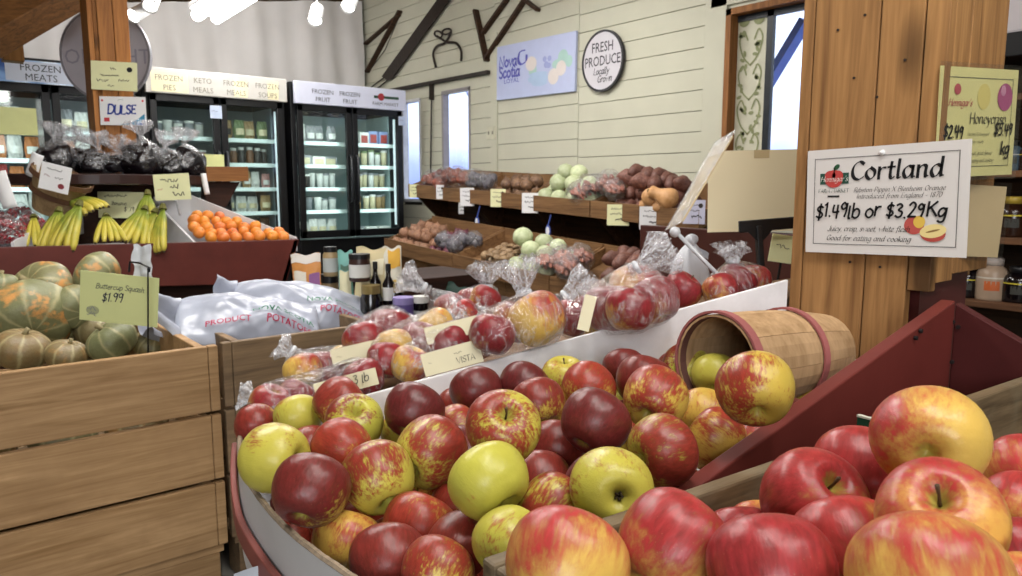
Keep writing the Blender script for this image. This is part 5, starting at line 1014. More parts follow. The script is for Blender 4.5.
o = put(cabb, 'cabbage', onX(566, 172, XU + .2), .069, (0, 0, 0), 'pale green cabbage topmost left of the upper bin heap', 'cabbage', 'cabbages in the upper wall bin', cab_st); put(cabb, 'cabbage', onX(579, 173, XU + .22), .068, (0, 0, 1), 'pale green cabbage topmost right of the upper bin heap', 'cabbage', 'cabbages in the upper wall bin', cab_st)
pile(cabb, 'cabbage', Yp(498, XL), Yp(545, XL), XL, fzl, .068, 3, 3, 2, 'cabbage', 'cabbages in the lower wall bin', 'pale green cabbage in the lower wall bin, {row}, {place}', 3, cab_st)
put(cabb, 'cabbage', onX(523, 237, XL + .22), .075, (0, 0, 1), 'pale green cabbage on top of the lower bin heap', 'cabbage', 'cabbages in the lower wall bin', cab_st)
pile(swp, 'sweet_potato', Yp(607, XU), Yp(668, XU), XU, fzu, .05, 6, 3, 3, 'sweet potato', 'sweet potatoes in the upper wall bin', 'dark red sweet potato in the upper bin, {row}, {place}', 4, long=True, x0=.06)
for i, (px, py, dx) in enumerate([(637, 172, .2), (648, 175, .16), (628, 177, .16), (659, 176, .2), (642, 181, .1), (668, 180, .22), (655, 184, .12)]):
    put(swp, 'sweet_potato', onX(px, py, XU + dx), .055, (1.5, rn.uniform(-.3, .3), rn.uniform(.6, 2.4)), f'dark sweet potato heaped above the upper bin, {ORD[i + 1]} of the top heap', 'sweet potato', 'sweet potatoes in the upper wall bin')
for i, (px, py, dx, s, rx, rz) in enumerate([(651, 197, .03, .062, -1.45, -.9), (667, 198, .03, .07, -1.2, .5), (647, 204, .05, .05, .3, 1), (659, 206, .03, .045, .2, 0)]):
    put(btn, 'butternut_squash', onX(px, py, XU + dx), s, (rx, 0, rz), ['tan butternut squash lying left at the right end of the upper bin', 'large tan butternut squash at the right end of the upper bin', 'small tan squash peeping over the upper front board, left', 'small tan squash peeping over the upper front board, right'][i], 'squash', 'butternut squash in the upper bin', btn_st)
pile(swp, 'sweet_potato', Yp(588, XL, 270), Yp(668, XL, 270), XL, fzl, .052, 7, 4, 3, 'sweet potato', 'sweet potatoes in the lower wall bin', 'dark sweet potato in the lower wall bin, {row}, {place}', 5, long=True)
pile(turn, 'turnip', Yp(487, XU), Yp(524, XU), XU, fzu, .055, 4, 3, 2, 'turnip', 'brown turnips in the upper wall bin', 'brown turnip in the upper wall bin, {row}, {place}', 3)
pile(onion_me, 'onion', Yp(386, XL, 240), Yp(420, XL, 240), XL, fzl, .05, 5, 4, 2, 'onion', 'onions in the lower wall bin', 'brown onion in the lower wall bin, {row}, {place}', 4)
pile(red_on, 'red_onion', Yp(422, XL, 240), Yp(441, XL, 240), XL, fzl, .048, 3, 4, 2, 'onion', 'red onions in the lower wall bin', 'red onion in the lower wall bin, {row}, {place}', 4)
pile(mush, 'mushroom', Yp(468, XL, 250), Yp(499, XL, 250), XL, fzl, .036, 5, 5, 2, 'mushroom', 'mushrooms in the lower wall bin', 'brown mushroom in the lower wall bin, {row}, {place}', 5, mush_st)
pile(red_on, 'red_onion', Yp(411, XU), Yp(424, XU), XU, fzu, .045, 2, 3, 2, 'onion', 'loose red onions in the upper wall bin', 'dark red onion at freezer end of the upper bin, {row}, {place}', 3)
carrot_m = vegmat('carrot orange', '#7f4030', '#a9705a', 6)
vegfilm = film('vegetable bag film', .05, scale=18, wh=.22, rough=.2)
def veg_bag(label, p, r, lump, mat, group, cat, n=26, longs=False, flat=.75):
    t = thing('produce_bag', label, cat, p - UPZ * r * flat, group=group); mb = MB(); rr = random.Random(sum(map(ord, label)))
    for k in range(n):
        q = V((rr.gauss(0, 1), rr.gauss(0, 1), rr.gauss(0, 1))).normalized() * r * rr.uniform(.3, .85); q.z *= flat
        if longs: d = V((rr.uniform(-.3, .3), rr.uniform(-.3, .3) + 1, 0)).normalized().lerp(V((1, .2, .3)), .45); mb.tube([p + q - d * lump * 3.2, p + q, p + q + d * lump * 3.2], [lump * .3, lump * .8, lump], 7)
        else: mb.lathe([(0, -lump), (lump * .75, -lump * .6), (lump, 0), (lump * .7, lump * .7), (0, lump)], 8, Matrix.Translation(p + q))
    o = obj('contents', mb, mat, t, smooth=True); o['kind'] = 'stuff'
    hull_bag(t, [(p, r), (p + V((.3 * r, .3 * r, 0)), r * .8), (p + V((-.3 * r, -.3 * r, -.1 * r)), r * .8)], p + V((0, 0, r * 1.0)), vegfilm, .98, n, .012)
rom = vegmat('bagged red onion', '#5a241c', '#a4583c', 5); gry = vegmat('bagged root', '#3a3640', '#6f6a70', 5)
for i, (px, py, dx, r) in enumerate([(431, 180, .1, .095), (446, 177, .12, .10), (458, 176, .14, .095), (440, 184, .06, .07), (466, 178, .14, .08)]):
    veg_bag(['clear bag of red-orange onions, first from the freezers, upper bin', 'clear bag of red-orange onions, middle of three, upper bin', 'clear bag of red-orange onions beside the grey bags, upper bin', 'small clear bag of onions low at the front, upper bin', 'clear bag of onions at the back by the divider, upper bin'][i], onX(px, py, XU + dx), r, .034, rom, 'bagged onions in the upper bin', 'bag of onions')
for i, (px, py, dx, r) in enumerate([(476, 180, .1, .10), (488, 181, .14, .085)]): veg_bag(['grey-looking clear bag of dark roots in the upper bin, left', 'grey-looking clear bag of dark roots in the upper bin, right'][i], onX(px, py, XU + dx), r, .03, gry, 'bagged roots in the upper bin', 'bag of roots')
for i, (px, py, dx, r) in enumerate([(444, 240, .10, .07), (460, 240, .16, .075), (474, 240, .22, .075), (455, 246, .06, .06)]): veg_bag('grey-looking clear vegetable bag in the lower bin, ' + ['left', 'middle', 'right', 'lowest at the front'][i], onX(px, py, XL + dx), r, .03, gry, 'bagged vegetables in the lower bin', 'bag of vegetables')
for i, (px, py, dx, r) in enumerate([(580, 193, .06, .1), (595, 188, .1, .1), (609, 183, .14, .1), (586, 186, .2, .09), (615, 190, .05, .08)]): veg_bag('clear bag of carrots in the upper bin, ' + ['front left', 'front middle', 'right beside the sweet potatoes', 'at the back', 'lowest at the right'][i], onX(px, py, XU + dx), r, .02, carrot_m, 'bagged carrots in the upper bin', 'bag of carrots', 26, True, .5)
for i, (px, py, dx, r) in enumerate([(548, 262, .06, .1), (563, 260, .12, .1), (580, 258, .18, .1), (568, 268, .05, .09), (556, 252, .26, .09)]): veg_bag('clear bag of carrots in the lower bin, ' + ['front left', 'middle', 'right back beside the sweet potatoes', 'front right', 'back left by the cabbages'][i], onX(px, py, XL + dx), r, .02, carrot_m, 'bagged carrots in the lower bin', 'bag of carrots', 26, True, .5)
# price cards on the bins
def bincard(px, py, w_, h_, mt, lab, x, roll=0):
    p = onX(px, py, x - .012); card('price_card', lab, 'card', p, wpx(0, w_, p), wpx(0, h_, p), 205, mt, [('x', .2, .74, .1, 'scrawl', blk, dict(n=26)), ('x', .15, .5, .12, 'scrawl', blk, dict(n=22)), ('x', .4, .24, .14, 'scrawl', blk, dict(n=14, w=.3)), ('', .8, .76, .1, 'ell', '#3a3230', dict(rx=.09))], roll=roll)
for a in [(414, 191, 11, 13, cardc, 'small yellowish card at the left end of the upper bins', XU), (440, 192, 9, 14, cardw, 'small white card, second along the upper bin fronts', XU), (467, 197, 16, 18, cardw, 'white card under the bagged onions of the upper bin', XU), (498, 198, 17, 18, cardc, 'cream card under the brown turnips of the upper bin', XU),
          (530, 203, 18, 20, cardw, 'white card under the left edge of the upper cabbages', XU), (618, 215, 23, 21, cardc, 'cream card under the sweet potatoes of the upper bin', XU), (652, 218, 26, 23, cardw, 'white card under the butternut squash of the upper bin', XU), (461, 208, 6, 12, cardw, 'narrow white card hanging behind the bagged-onion card', XU + .05), (694, 212, 22, 24, plain('lilac card', '#c9c9de', .6), 'lilac-white card half behind the leaning yellow card', XU)]: bincard(*a)
for px, py, lab in ((477, 222, 'small blue-edged hang tag on a blue string over the lower mushrooms'), (548, 231, 'small blue-edged hang tag on a blue string over the lower cabbages')):
    p = onX(px, py, XU - .02); t = thing('hang_tag', lab, 'tag', p)
    mb = MB(); mb.lathe([(0, -.003), (.035, -.003), (.035, .003), (0, .003)], 18, basis((0, -1, 0), (0, 0, 1), (-1, 0, 0), p) @ Matrix.Diagonal((.8, 1.3, 1, 1))); obj('tag_disc', mb, plain('tag blue', '#4a5ca8', .5), t)
    mb = MB(); blob2(mb, basis((0, -1, 0), (0, 0, 1), (-1, 0, 0), p + V((-.005, 0, 0))), ell(0, 0, .02, .034)); obj('white_mark', mb, cardw, t)
    mb = MB(); mb.tube([p + V((0, 0, .04)), onX(px + 3, py - 16, XU - .02)], .006, 6); obj('string', mb, plain('tag blue', '#4a5ca8', .5), t)
# ------------------------------------------------------------------ maroon display end behind the bagged apples
brn = paint('dark maroon board', '#4a2821', .5, '#6a4a42', .2)
q = [onX(640, 225, 2.3), onX(815, 236, 2.3)]
mb = MB(); mb.hexa([(2.3, q[1].y, 0), (2.33, q[1].y, 0), (2.33, q[0].y, 0), (2.3, q[0].y, 0)], [(2.3, q[1].y, q[1].z), (2.33, q[1].y, q[1].z), (2.33, q[0].y, q[0].z), (2.3, q[0].y, q[0].z)])
solo('display_end_panel', mb, brn, 'dark maroon board standing behind the big yellow card', 'panel', bevel=.004)
# ------------------------------------------------------------------ grocery table
TZ = .60
t = thing('grocery_table', 'low stepped dark table of jars behind the potato bin', 'table', (1.6, 2.7, 0))
mb = MB(); mb.box((1.62, 2.57, TZ - .015), (.96, 1.22, .03)); obj('table_top', mb, dk, t, bevel=.004); mb = MB(); mb.box((1.70, 2.98, TZ + .05), (.78, .40, .10)); obj('step', mb, dk, t, bevel=.004)
for x in (1.2, 2.04):
    for y in (2.02, 3.12): mb = MB(); mb.box((x, y, (TZ - .03) / 2), (.06, .06, TZ - .03)); obj('leg', mb, dk, t)
TS = TZ + .10
def jarpx(px, w_, ytop, ybot, z0, kind, mats, label, lidc=None, band=None, cat='jar', neck=.8, xz=None):
    p = onZ(px, ybot, z0); dd = pix(p)[2]; r = w_ * dd / FPX / 2; h = (ybot - ytop) * dd / FPX / .98
    t = thing(kind, label, cat, p); T = Matrix.Translation(p)
    if kind in ('jar', 'bottle'):
        if kind == 'jar': prof = [(r * .92, 0), (r, h * .04), (r, h * .72), (r * neck, h * .82), (r * neck, h * .84)]; lp = [(r * (neck + .06), h * .82), (r * (neck + .06), h * .99), (0, h)]
        else: prof = [(r * .95, 0), (r, h * .03), (r, h * .5), (r * .4, h * .68), (r * .36, h * .84)]; lp = [(r * .44, h * .82), (r * .44, h * .99), (0, h)]
        mb = MB(); mb.lathe(prof, 20, T); obj('body', mb, mats, t, smooth=True); mb = MB(); mb.lathe(lp, 20, T); obj('cap' if kind == 'bottle' else 'lid', mb, lidc, t)
        if band: mb = MB(); a, b = (.15, .62) if kind == 'jar' else (.1, .42); mb.lathe([(r * 1.01, h * a), (r * 1.02, h * b)], 20, T); mb.f = [f for f in mb.f if len(f) == 4]; obj('paper_label', mb, band, t, smooth=True, rec=False)
    return p, r, h
gold = plain('gold lid', '#8d7a4c', .35, .1, metal=.6); blid = plain('black lid', '#131316', .4); amber = plain('amber preserve', '#6b4020', .25); tanj = plain('tan spread', '#8f7a58', .35); darkj = plain('dark preserve', '#0e090c', .15, .4, spec=.6); wl = plain('label white', '#c7c6c2', .6); purp = plain('purple preserve', '#5a4a86', .4, .15); lilac = plain('lilac label', '#8c7fb4', .5)
jA = jarpx(331, 17, 274, 322, TZ, 'jar', tanj, 'lower tan jar with white label in a stack of two', blid, wl, neck=.95)
jarpx(331, 15, 247, 276, TZ + jA[2], 'jar', tanj, 'upper tan jar with grey label and dark lid, topmost of two', blid, plain('label grey', '#a3a7a4', .6))
jB = jarpx(353, 17, 278, 325, TZ, 'jar', plain('striped preserve', '#3a2a2a', .3), 'dark jar with red-brown label, lower of a stack of two', blid, plain('label rust', '#5d3c36', .6))
jarpx(360, 21, 254, 281, TZ + jB[2], 'jar', plain('brown preserve', '#3a2522', .3), 'wide black-lidded jar with white label on top of the stack', blid, wl, neck=.95)
jarpx(372, 22, 285, 333, TZ, 'jar', darkj, 'black jar with gold lid, left of two', gold, None); jarpx(395, 22, 283, 331, TZ, 'jar', darkj, 'black jar with gold lid, right of two', gold, None)
jarpx(375, 9, 264, 300, TZ + .05, 'bottle', darkj, 'slim black bottle with black cap between the jars, left', blid, None, 'bottle') if False else None
jarpx(404, 20, 297, 336, TZ, 'jar', purp, 'purple jar with lilac lid in front of the gold-lidded jars', lilac, plain('purple label', '#6a5a98', .5), neck=.97)
jarpx(421, 16, 296, 333, TZ, 'jar', darkj, 'dark jar with white lid and grey label right of the purple jar', wl, plain('label grey', '#a3a7a4', .6), neck=.95)
jarpx(445, 15, 292, 326, TZ, 'jar', amber, 'amber jar with black lid at the right end of the table', blid, plain('label pale', '#b5a68c', .6), neck=.95)
jarpx(376, 11, 262, 302, TS, 'bottle', darkj, 'slim black bottle, left of two behind the jars', blid, None, 'bottle'); jarpx(389, 12, 264, 304, TS, 'bottle', darkj, 'slim black bottle, right of two, with a white neck tag', blid, wl, 'bottle')
def pouch(px0, px1, y0, y1, z0, mat, label, marks, roll=0, dback=0, cat='pouch'):
    p = onZ((px0 + px1) / 2, y1, z0); dd = pix(p)[2]; w_, h_ = (px1 - px0) * dd / FPX, (y1 - y0) * dd / FPX
    r, u, n = orient('C', 0, roll); M = basis(r, u, n, p); t = thing('food_pouch', label, cat, p)
    def sf(s): return lambda a, b: M @ V(((a - .5) * w_ * (1 - .06 * math.sin(pi * b)), b * h_ + .006 * math.sin(a * 9) * b, s * (.022 * (math.sin(pi * a) ** .7) * (1 - b) ** .6 + .004 * noise.noise(V((a * 5, b * 7, h_))))))
    mb = MB(); mb.grid(sf(1), 12, 12); mb.grid(sf(-1), 12, 12); obj('pouch', mb, mat, t, smooth=True, rec=False)
    f = sf(1)
    for nm, c, a0, b0, a1, b1 in marks:
        mb = MB(); mb.grid(lambda a, b: f(a0 + (a1 - a0) * a, b0 + (b1 - b0) * b) + n * .002, 6, 6); obj(nm, mb, ink(nm + c, c), t, smooth=True, rec=False)
pouch(294, 324, 254, 302, TZ + .02, plain('orange pouch', '#c98a4c', .4, .2, 14), 'orange printed food pouch left of the stacked jars', [('white_top_band', '#d5cfc8', 0, .82, 1, 1), ('purple_print', '#8a5a8e', .6, .3, .95, .6), ('white_print', '#d8d2c6', .05, .3, .5, .65), ('red_print', '#c0504a', .45, .1, .8, .25)], 2)
pouch(339, 354, 251, 300, TS, plain('teal pouch', '#6fa39a', .4, .1), 'teal and cream packet behind the stacked jars', [('cream_print', '#cfc9a6', .1, .1, .9, .6), ('dark_print', '#4d6a5a', .2, .62, .8, .72)])
pouch(354, 386, 248, 300, TS, plain('cream pouch', '#cdbf95', .5, .1), 'cream paper bag behind the dark jars', [('pale_print', '#ded6ba', .1, .5, .9, .8)], -4)
pouch(385, 404, 247, 300, TS, plain('pale pouch', '#d3cfc0', .5, .06), 'pale pouch with a yellow patch at the right of the packets', [('yellow_patch', '#d2a23c', .3, .62, .95, .95), ('yellow_strip', '#d9b75c', .3, .1, .7, .4)], 2)
pouch(436, 458, 283, 318, TZ, plain('green sack', '#1d3a30', .5, .2), 'dark green bag behind the amber jar', [('pale_print', '#43665a', .2, .3, .7, .6)], -20)
# ------------------------------------------------------------------ apples
apple_c = fruit('tart apple skin', (.50, .47, .07), (.62, .36, .07), (.33, .035, .022), (.105, .008, .016), 12, .3, .14, 1.5, .36, .84)
apple_h = fruit('crisp apple skin', (.68, .46, .10), (.66, .30, .07), (.37, .030, .034), (.20, .012, .024), 9, .3, .2, 1.15, .15, .95, .25, .6, .2)
def apple_mesh(name, mat, lob=.03, tall=.9, taper=.84):
    mb = MB(); prof = smooth_path([(0.0, -.62 * tall), (.1, -.70 * tall), (.24, -.86 * tall), (.45, -.92 * tall), (.72, -.76 * tall), (.92, -.38 * tall), (1.0, .08 * tall), (.93, .5 * tall), (.70, .80 * tall), (.42, .90 * tall), (.22, .80 * tall), (.08, .60 * tall), (0, .50 * tall)], 4)
    mb.lathe(prof, 40, fr=lambda a, i: 1 + lob * math.cos(5 * a) * (max(0, (16 - i) / 16) if i < 16 else 0) + .012 * math.cos(2 * a + 1) + .012 * math.cos(3 * a))
    me = mesh(name, mb, mat, True); fixn(me); return me
AC = [apple_mesh('apple', apple_c, l, t) for l, t in ((.025, .88), (.035, .82), (.03, .95))]; AH = [apple_mesh('apple', apple_h, l, t) for l, t in ((.04, .92), (.045, .86))]
mb = MB(); mb.tube([(0, 0, .45), (.015, .01, .75), (.06, .03, .98)], [.035, .026, .04], 7); apst = mesh('stem', mb, plain('apple stem', '#4a3620', .8), True)
mb = MB()
for k in range(5):
    a = k * 2 * pi / 5; mb.tube([(.02 * math.cos(a), .02 * math.sin(a), -.55), (.09 * math.cos(a), .09 * math.sin(a), -.66), (.06 * math.cos(a + .5), .06 * math.sin(a + .5), -.74)], [.03, .035, .012], 5)
apcx = mesh('calyx', mb, plain('apple calyx', '#3d3220', .9), True)
def axis_q(dx, dy, dz):
    """rotation that points the stem at (right, up, towards the viewer)"""
    d = (RGT * dx + UPZ * dy - FWD * dz).normalized(); return d.to_track_quat('Z', 'Y')
SUN = RGT * -.35 + UPZ * .75 - FWD * .3
def add_apple(p, r, colr, ax, me, parts, spin=0, bd=None):
    bd = (bd or SUN).normalized()
    if not parts: ax = (ax[0] * 1.3, ax[1] * .62, min(ax[2], 0) - random.uniform(.35, .8))
    q0 = axis_q(*ax); spin = max([i * .3 for i in range(21)], key=lambda s: ((q0 @ Euler((0, 0, s)).to_quaternion()) @ V((.85, .17, .5))).dot(bd)) + random.uniform(-.35, .35)
    o = bpy.data.objects.new('apple', me); C.objects.link(o); o.location = p; o.scale = (r, r, r); q = axis_q(*ax) @ Euler((0, 0, spin)).to_quaternion(); o.rotation_euler = q.to_euler(); o.color = (colr[0], colr[1], colr[2], 1)
    if 's' in parts: c = bpy.data.objects.new('stem', apst); C.objects.link(c); c.parent = o
    if 'c' in parts: c = bpy.data.objects.new('calyx', apcx); C.objects.link(c); c.parent = o
    return o
def settle(A, D0, it=160, lim=.13, floor=None):
    """A = [px, py, width px, ...]: the distance of each from its apparent size, then slid along its sight line until neighbours only touch"""
    n = len(A); t0 = [a[3] if a[3] else FPX * D0 / a[2] for a in A]; t = t0[:]; R = [ray(a[0], a[1]) for a in A]; R = [r / r.dot(CF) for r in R]
    rad = lambda i: A[i][2] * t[i] / FPX / 2 * .985
    for _ in range(it):
        P = [CAM + R[i] * t[i] for i in range(n)]
        for i in range(n):
            for j in range(i):
                d = P[i] - P[j]; o = (rad(i) + rad(j)) * .94 - d.length
                if o > 0:
                    s = o * .35
                    if t[i] > t[j]: t[i] += s; t[j] -= s
                    else: t[i] -= s; t[j] += s
        for i in range(n): t[i] = min(max(t[i], t0[i] * (1 - lim)), t0[i] * (1 + lim))
    return [(CAM + R[i] * t[i], rad(i)) for i in range(n)]
# px, py, width, distance or 0, (blush, ground, blush shade), stem axis (right, up, viewer), parts, description
YG, RD, MR, ST, OR = (.28, .1, .2), (.95, .4, .35), (1.15, .5, .95), (.66, .35, .25), (.55, .95, .15)
CORT = [
 (256, 424, 44, 1.02, (.95, .9, .55), (.3, -.8, .6), 'c', 'small dull red apple in the far left corner of the tray'),
 (298, 417, 48, 1.0, (.2, .1, .2), (-.2, .9, .2), '', 'yellow-green apple second from left at the back of the tray'),
 (340, 404, 54, 1.0, (1.0, .6, .45), (.5, .7, .2), '', 'red apple at the back left, below the white fruit tag'),
 (354, 424, 60, .93, (.58, .0, .6), (.2, .75, .6), 'c', 'green-topped red apple showing its blossom end, back left'),
 (342, 449, 62, .83, (.82, .9, .2), (-.6, .5, .5), '', 'orange-red striped apple in front of the green-topped one'),
 (275, 458, 70, 0, (.42, .15, .4), (-.8, -.2, .3), '', 'yellow-green apple with a red cheek at the left cardboard edge'),
 (311, 490, 78, 0, (1.25, .5, .85), (.1, .9, .3), '', 'large dark red apple at the left front, by the cardboard'),
 (378, 477, 74, 0, (.56, .15, .4), (-.3, .8, -.2), '', 'yellow-green apple with brown-red streaks left of the centre'),
 (414, 411, 61, 0, (1.25, .4, 1.0), (.2, .9, .3), '', 'glossy dark maroon apple at the back, left of centre'),
 (431, 452, 73, 0, (.74, .15, .4), (.5, .6, -.3), '', 'apple half red-striped and half yellow-green, middle left'),
 (489, 481, 84, 0, (-.02, .0, .1), (-.4, .8, 0), '', 'large plain green-yellow apple in the middle of the tray'),
 (476, 391, 54, 0, (1.2, .5, .95), (-.2, .9, .2), '', 'dark maroon apple behind the stemmed striped one'),
 (458, 410, 46, 1.06, (.95, .7, .5), (0, .8, .2), '', 'small red apple wedged between two maroon ones at the back'),
 (524, 387, 54, 0, (1.2, .5, 1.0), (.3, .9, 0), '', 'dark maroon apple at the back, just behind the middle'),
 (503, 428, 77, 0, (.74, .15, .4), (.15, .72, .62), 's', 'red and yellow apple with its stem showing, upper middle'),
 (538, 404, 57, .92, (.85, .5, .6), (-.2, .9, .3), '', 'red-striped apple right of the stemmed one'),
 (347, 540, 70, .74, (.42, 1.0, .1), (.1, .8, .4), '', 'russet orange apple low at the front, right of the cardboard'),
 (419, 528, 76, .72, (.78, .9, .2), (.2, .8, .4), '', 'orange-red apple low in the middle front'),
 (388, 560, 78, .68, (1.3, .5, .7), (-.1, .9, .3), '', 'dark maroon apple at the very front, by the bottom edge'),
 (458, 545, 66, .70, (1.05, .4, .6), (-.3, -.5, .75), 's', 'red apple showing a deep stem hollow, low front middle'),
 (512, 545, 84, .62, (.2, .05, .2), (-.6, -.45, .6), 's', 'large yellow-green apple touching the grey crate at the front'),
 (437, 572, 74, .64, (.72, .5, .4), (.3, .8, .4), '', 'red and yellow apple cut by the bottom picture edge'),
 (455, 508, 54, .80, (.85, .9, .3), (.3, .8, 0), '', 'reddish apple sunk behind the large green-yellow one'),
 (564, 378, 46, 1.05, (.3, .2, .2), (0, .95, .2), 's', 'yellow stemmed apple at the back near the white board'),
 (588, 389, 56, .98, (.78, .9, .2), (.3, .7, -.2), '', 'orange-red striped apple at the back middle'),
 (624, 368, 44, 1.08, (1.15, .5, .9), (0, .9, .2), '', 'small dark maroon apple at the back by the white board'),
 (645, 382, 60, 1.0, (1.1, .3, .8), (.2, .9, .2), '', 'dark red apple behind the brown-striped one'),
 (686, 367, 49, 1.06, (.45, .1, .5), (-.3, .75, .65), 'c', 'green and red apple showing its blossom end, left of the basket mouth'),
 (715, 375, 47, 1.02, (.12, .1, .2), (.2, .9, .2), '', 'green-yellow apple inside the mouth of the tipped basket'),
 (655, 398, 65, 0, (.72, .7, .3), (.4, .7, -.2), '', 'brown-orange streaked apple right of the centre back'),
 (595, 422, 71, 0, (1.25, .4, .95), (.3, .8, .3), '', 'glossy dark maroon apple in the middle right'),
 (704, 414, 54, .95, (.3, .9, .1), (.2, .9, 0), '', 'yellow-orange apple below the basket mouth'),
 (715, 440, 68, .86, (.62, .95, .15), (-.5, .6, .2), '', 'orange striped apple against the red divider'),
 (755, 389, 78, .76, (.72, .6, .3), (.1, .9, -.3), '', 'large red-streaked apple in front of the tipped basket'),
 (557, 449, 62, .85, (1.15, .5, .7), (.2, .9, .2), '', 'dark red apple left of the glossy maroon one'),
 (662, 451, 76, 0, (.85, .1, .45), (.8, .3, .2), '', 'apple half yellow and half dark red beside the red divider'),
 (541, 480, 60, .80, (1.1, .6, .6), (0, .9, .3), '', 'dark red apple deep behind the one showing its blossom end'),
 (612, 489, 85, 0, (.38, .1, .45), (-.1, -.15, -.97), 'c', 'yellow apple with red rim, blossom end facing the viewer'),
 (554, 511, 75, .66, (.62, .2, .35), (.4, .7, .3), '', 'yellow apple with red streaks in front of the large green one'),
 (619, 446, 44, .90, (.25, .3, .2), (0, .9, 0), '', 'yellowish apple glimpsed between the maroon and half-red ones'),
]
S = settle(CORT, .076)
cort_pos = []; groupC = 'loose apples in the white-lined tray'
for (a, (p, r)) in zip(CORT, S):
    o = add_apple(p, r, a[4], a[5], random.choice(AC), a[6], 0, {'half yellow': RGT + UPZ * .3, 'red cheek': RGT + UPZ * .3, 'half red-': UPZ - RGT * .2, 'tipped basket': -RGT - UPZ * .2 - FWD * .4}.get(next((k for k in ('half yellow', 'red cheek', 'half red-', 'tipped basket') if k in a[7]), ''))); tag(o, a[7], 'apple', groupC); cort_pos.append((p, r))
# the tray
cardb = plain('white cardboard', '#c6c6c7', .55, .04, 6); corr = plain('corrugated edge', '#8a7a66', .9, .3, 200); redp = paint('red paint', '#642a25', .45, '#a06a60', .4, 26); redp2 = paint('dark red paint', '#4a1f1e', .45, '#8a5a55', .35, 34)
cA, cB = at(241, 429, .99), at(787, 279.5, 1.273); Fp, Np = at(941, 299, 1.09), at(655, 500, .689)
front = [at(*q) for q in ((241, 430, .985), (239.5, 447, .93), (242, 466, .86), (251, 486, .79), (272, 514, .71), (300, 541, .635), (350, 577, .56), (400, 606, .51), (450, 632, .475))]
front = [V(p) for p in front]
t = thing('apple_tray', 'white cardboard-lined tray with red trim holding the loose apples', 'display tray', (.55, .6, 0))
mb = MB(); mb.strip([cA - UPZ * .14, cB - UPZ * .14], .14, .007); obj('white_board', mb, paint('white board', '#dedddf', .5, '#9a9088', .4, 40), t, bevel=.0015)
fp = smooth_path([(p.x, p.y) for p in front], 4); zz = smooth_path([(p.z, 0) for p in front], 4); path = [V((a[0], a[1], b[0])) for a, b in zip(fp, zz)]
mb = MB(); mb.strip([p - UPZ * .12 for p in path], .12, .006); obj('cardboard_liner', mb, cardb, t)
mb = MB(); mb.tube([p + V((.0, 0, .0006 + .0008 * (i % 2))) for i, p in enumerate(path)], .0034, 6); obj('corrugated_edge', mb, corr, t)
out = []
for i, p in enumerate(path):
    d = path[min(i + 1, len(path) - 1)] - path[max(i - 1, 0)]; d.z = 0; d.normalize(); out.append(p + V((d.y, -d.x, 0)) * .009)
k = [min(1, i / 10) for i in range(len(out))]
mb = MB(); mb.strip([p - UPZ * (.016 + .03 * q + .026) for p, q in zip(out, k)], .026, .008); obj('red_trim', mb, paint('worn red trim', '#8a4a42', .6, '#c09088', .5, 30), t, bevel=.002)
mb = MB(); mb.strip([p - UPZ * (.10 + .10 + .028 * q) + (V((.45, .5, 0)) - V((p.x, p.y, 0))) * .05 for p, q in zip(out, k)], .14, .008); obj('outer_panel', mb, redp2, t)
def tz(x, y):
    u = (V((x, y, 0)).dot(RGT) * .866 + V((x, y, 0)).dot(FWD) * .5); return .655 + .184 * (u - .176)
poly = [V((p.x, p.y, 0)) for p in path[::3]] + [V((.25, .40, 0)), V((.55, .452, 0)), V((Fp.x, Fp.y, 0)), V((cB.x, cB.y, 0))]
mb = MB(); n = len(poly); mb.add([V((p.x, p.y, tz(p.x, p.y) - .015)) for p in poly] + [V((p.x, p.y, tz(p.x, p.y))) for p in poly], [tuple(range(n)), tuple(range(n, 2 * n))] + [(i, (i + 1) % n, n + (i + 1) % n, n + i) for i in range(n)]); obj('tray_floor', mb, cardb, t)
dv = (Fp - Np).normalized()
def inside(x, y):
    c = False; j = n - 1
    for i in range(n):
        if (poly[i].y > y) != (poly[j].y > y) and x < (poly[j].x - poly[i].x) * (y - poly[i].y) / (poly[j].y - poly[i].y) + poly[i].x: c = not c
        j = i
    return c
fill = []; rn = random.Random(9)
for lay in range(3):
    for i in range(18):
        for j in range(10):
            x, y = .2 + i * .072 + (j % 2) * .036 + lay * .03, .36 + j * .063 + lay * .02; r = .0355
            if not all(inside(x + a, y + b) for a, b in ((.034, 0), (-.034, 0), (0, .034), (0, -.034))): continue
            p = V((x, y, tz(x, y) + r + lay * .056)); 
            if all((p - q).length > (r + s) * .93 for q, s in cort_pos + fill):
                u, v, dd = pix(p)
                # kept only underneath: something seen must lie above it or in front of it
                if any(q.z > p.z + .015 and math.hypot(q.x - p.x, q.y - p.y) < .075 for q, s in cort_pos) or lay == 0: fill.append((p, r))
fo = []
for p, r in fill:
    if pix(p)[0] > 800: continue
    c = random.choice([YG, RD, MR, ST, OR]); o = add_apple(p, r, c, (random.uniform(-1, 1), .8, random.uniform(-.5, .5)), random.choice(AC), ''); tag(o, '-', 'apple', 'apples low in the white-lined tray'); fo.append(o)
rank(fo, 'apple low in the white-lined tray under the others, {row}, {place}', 4)
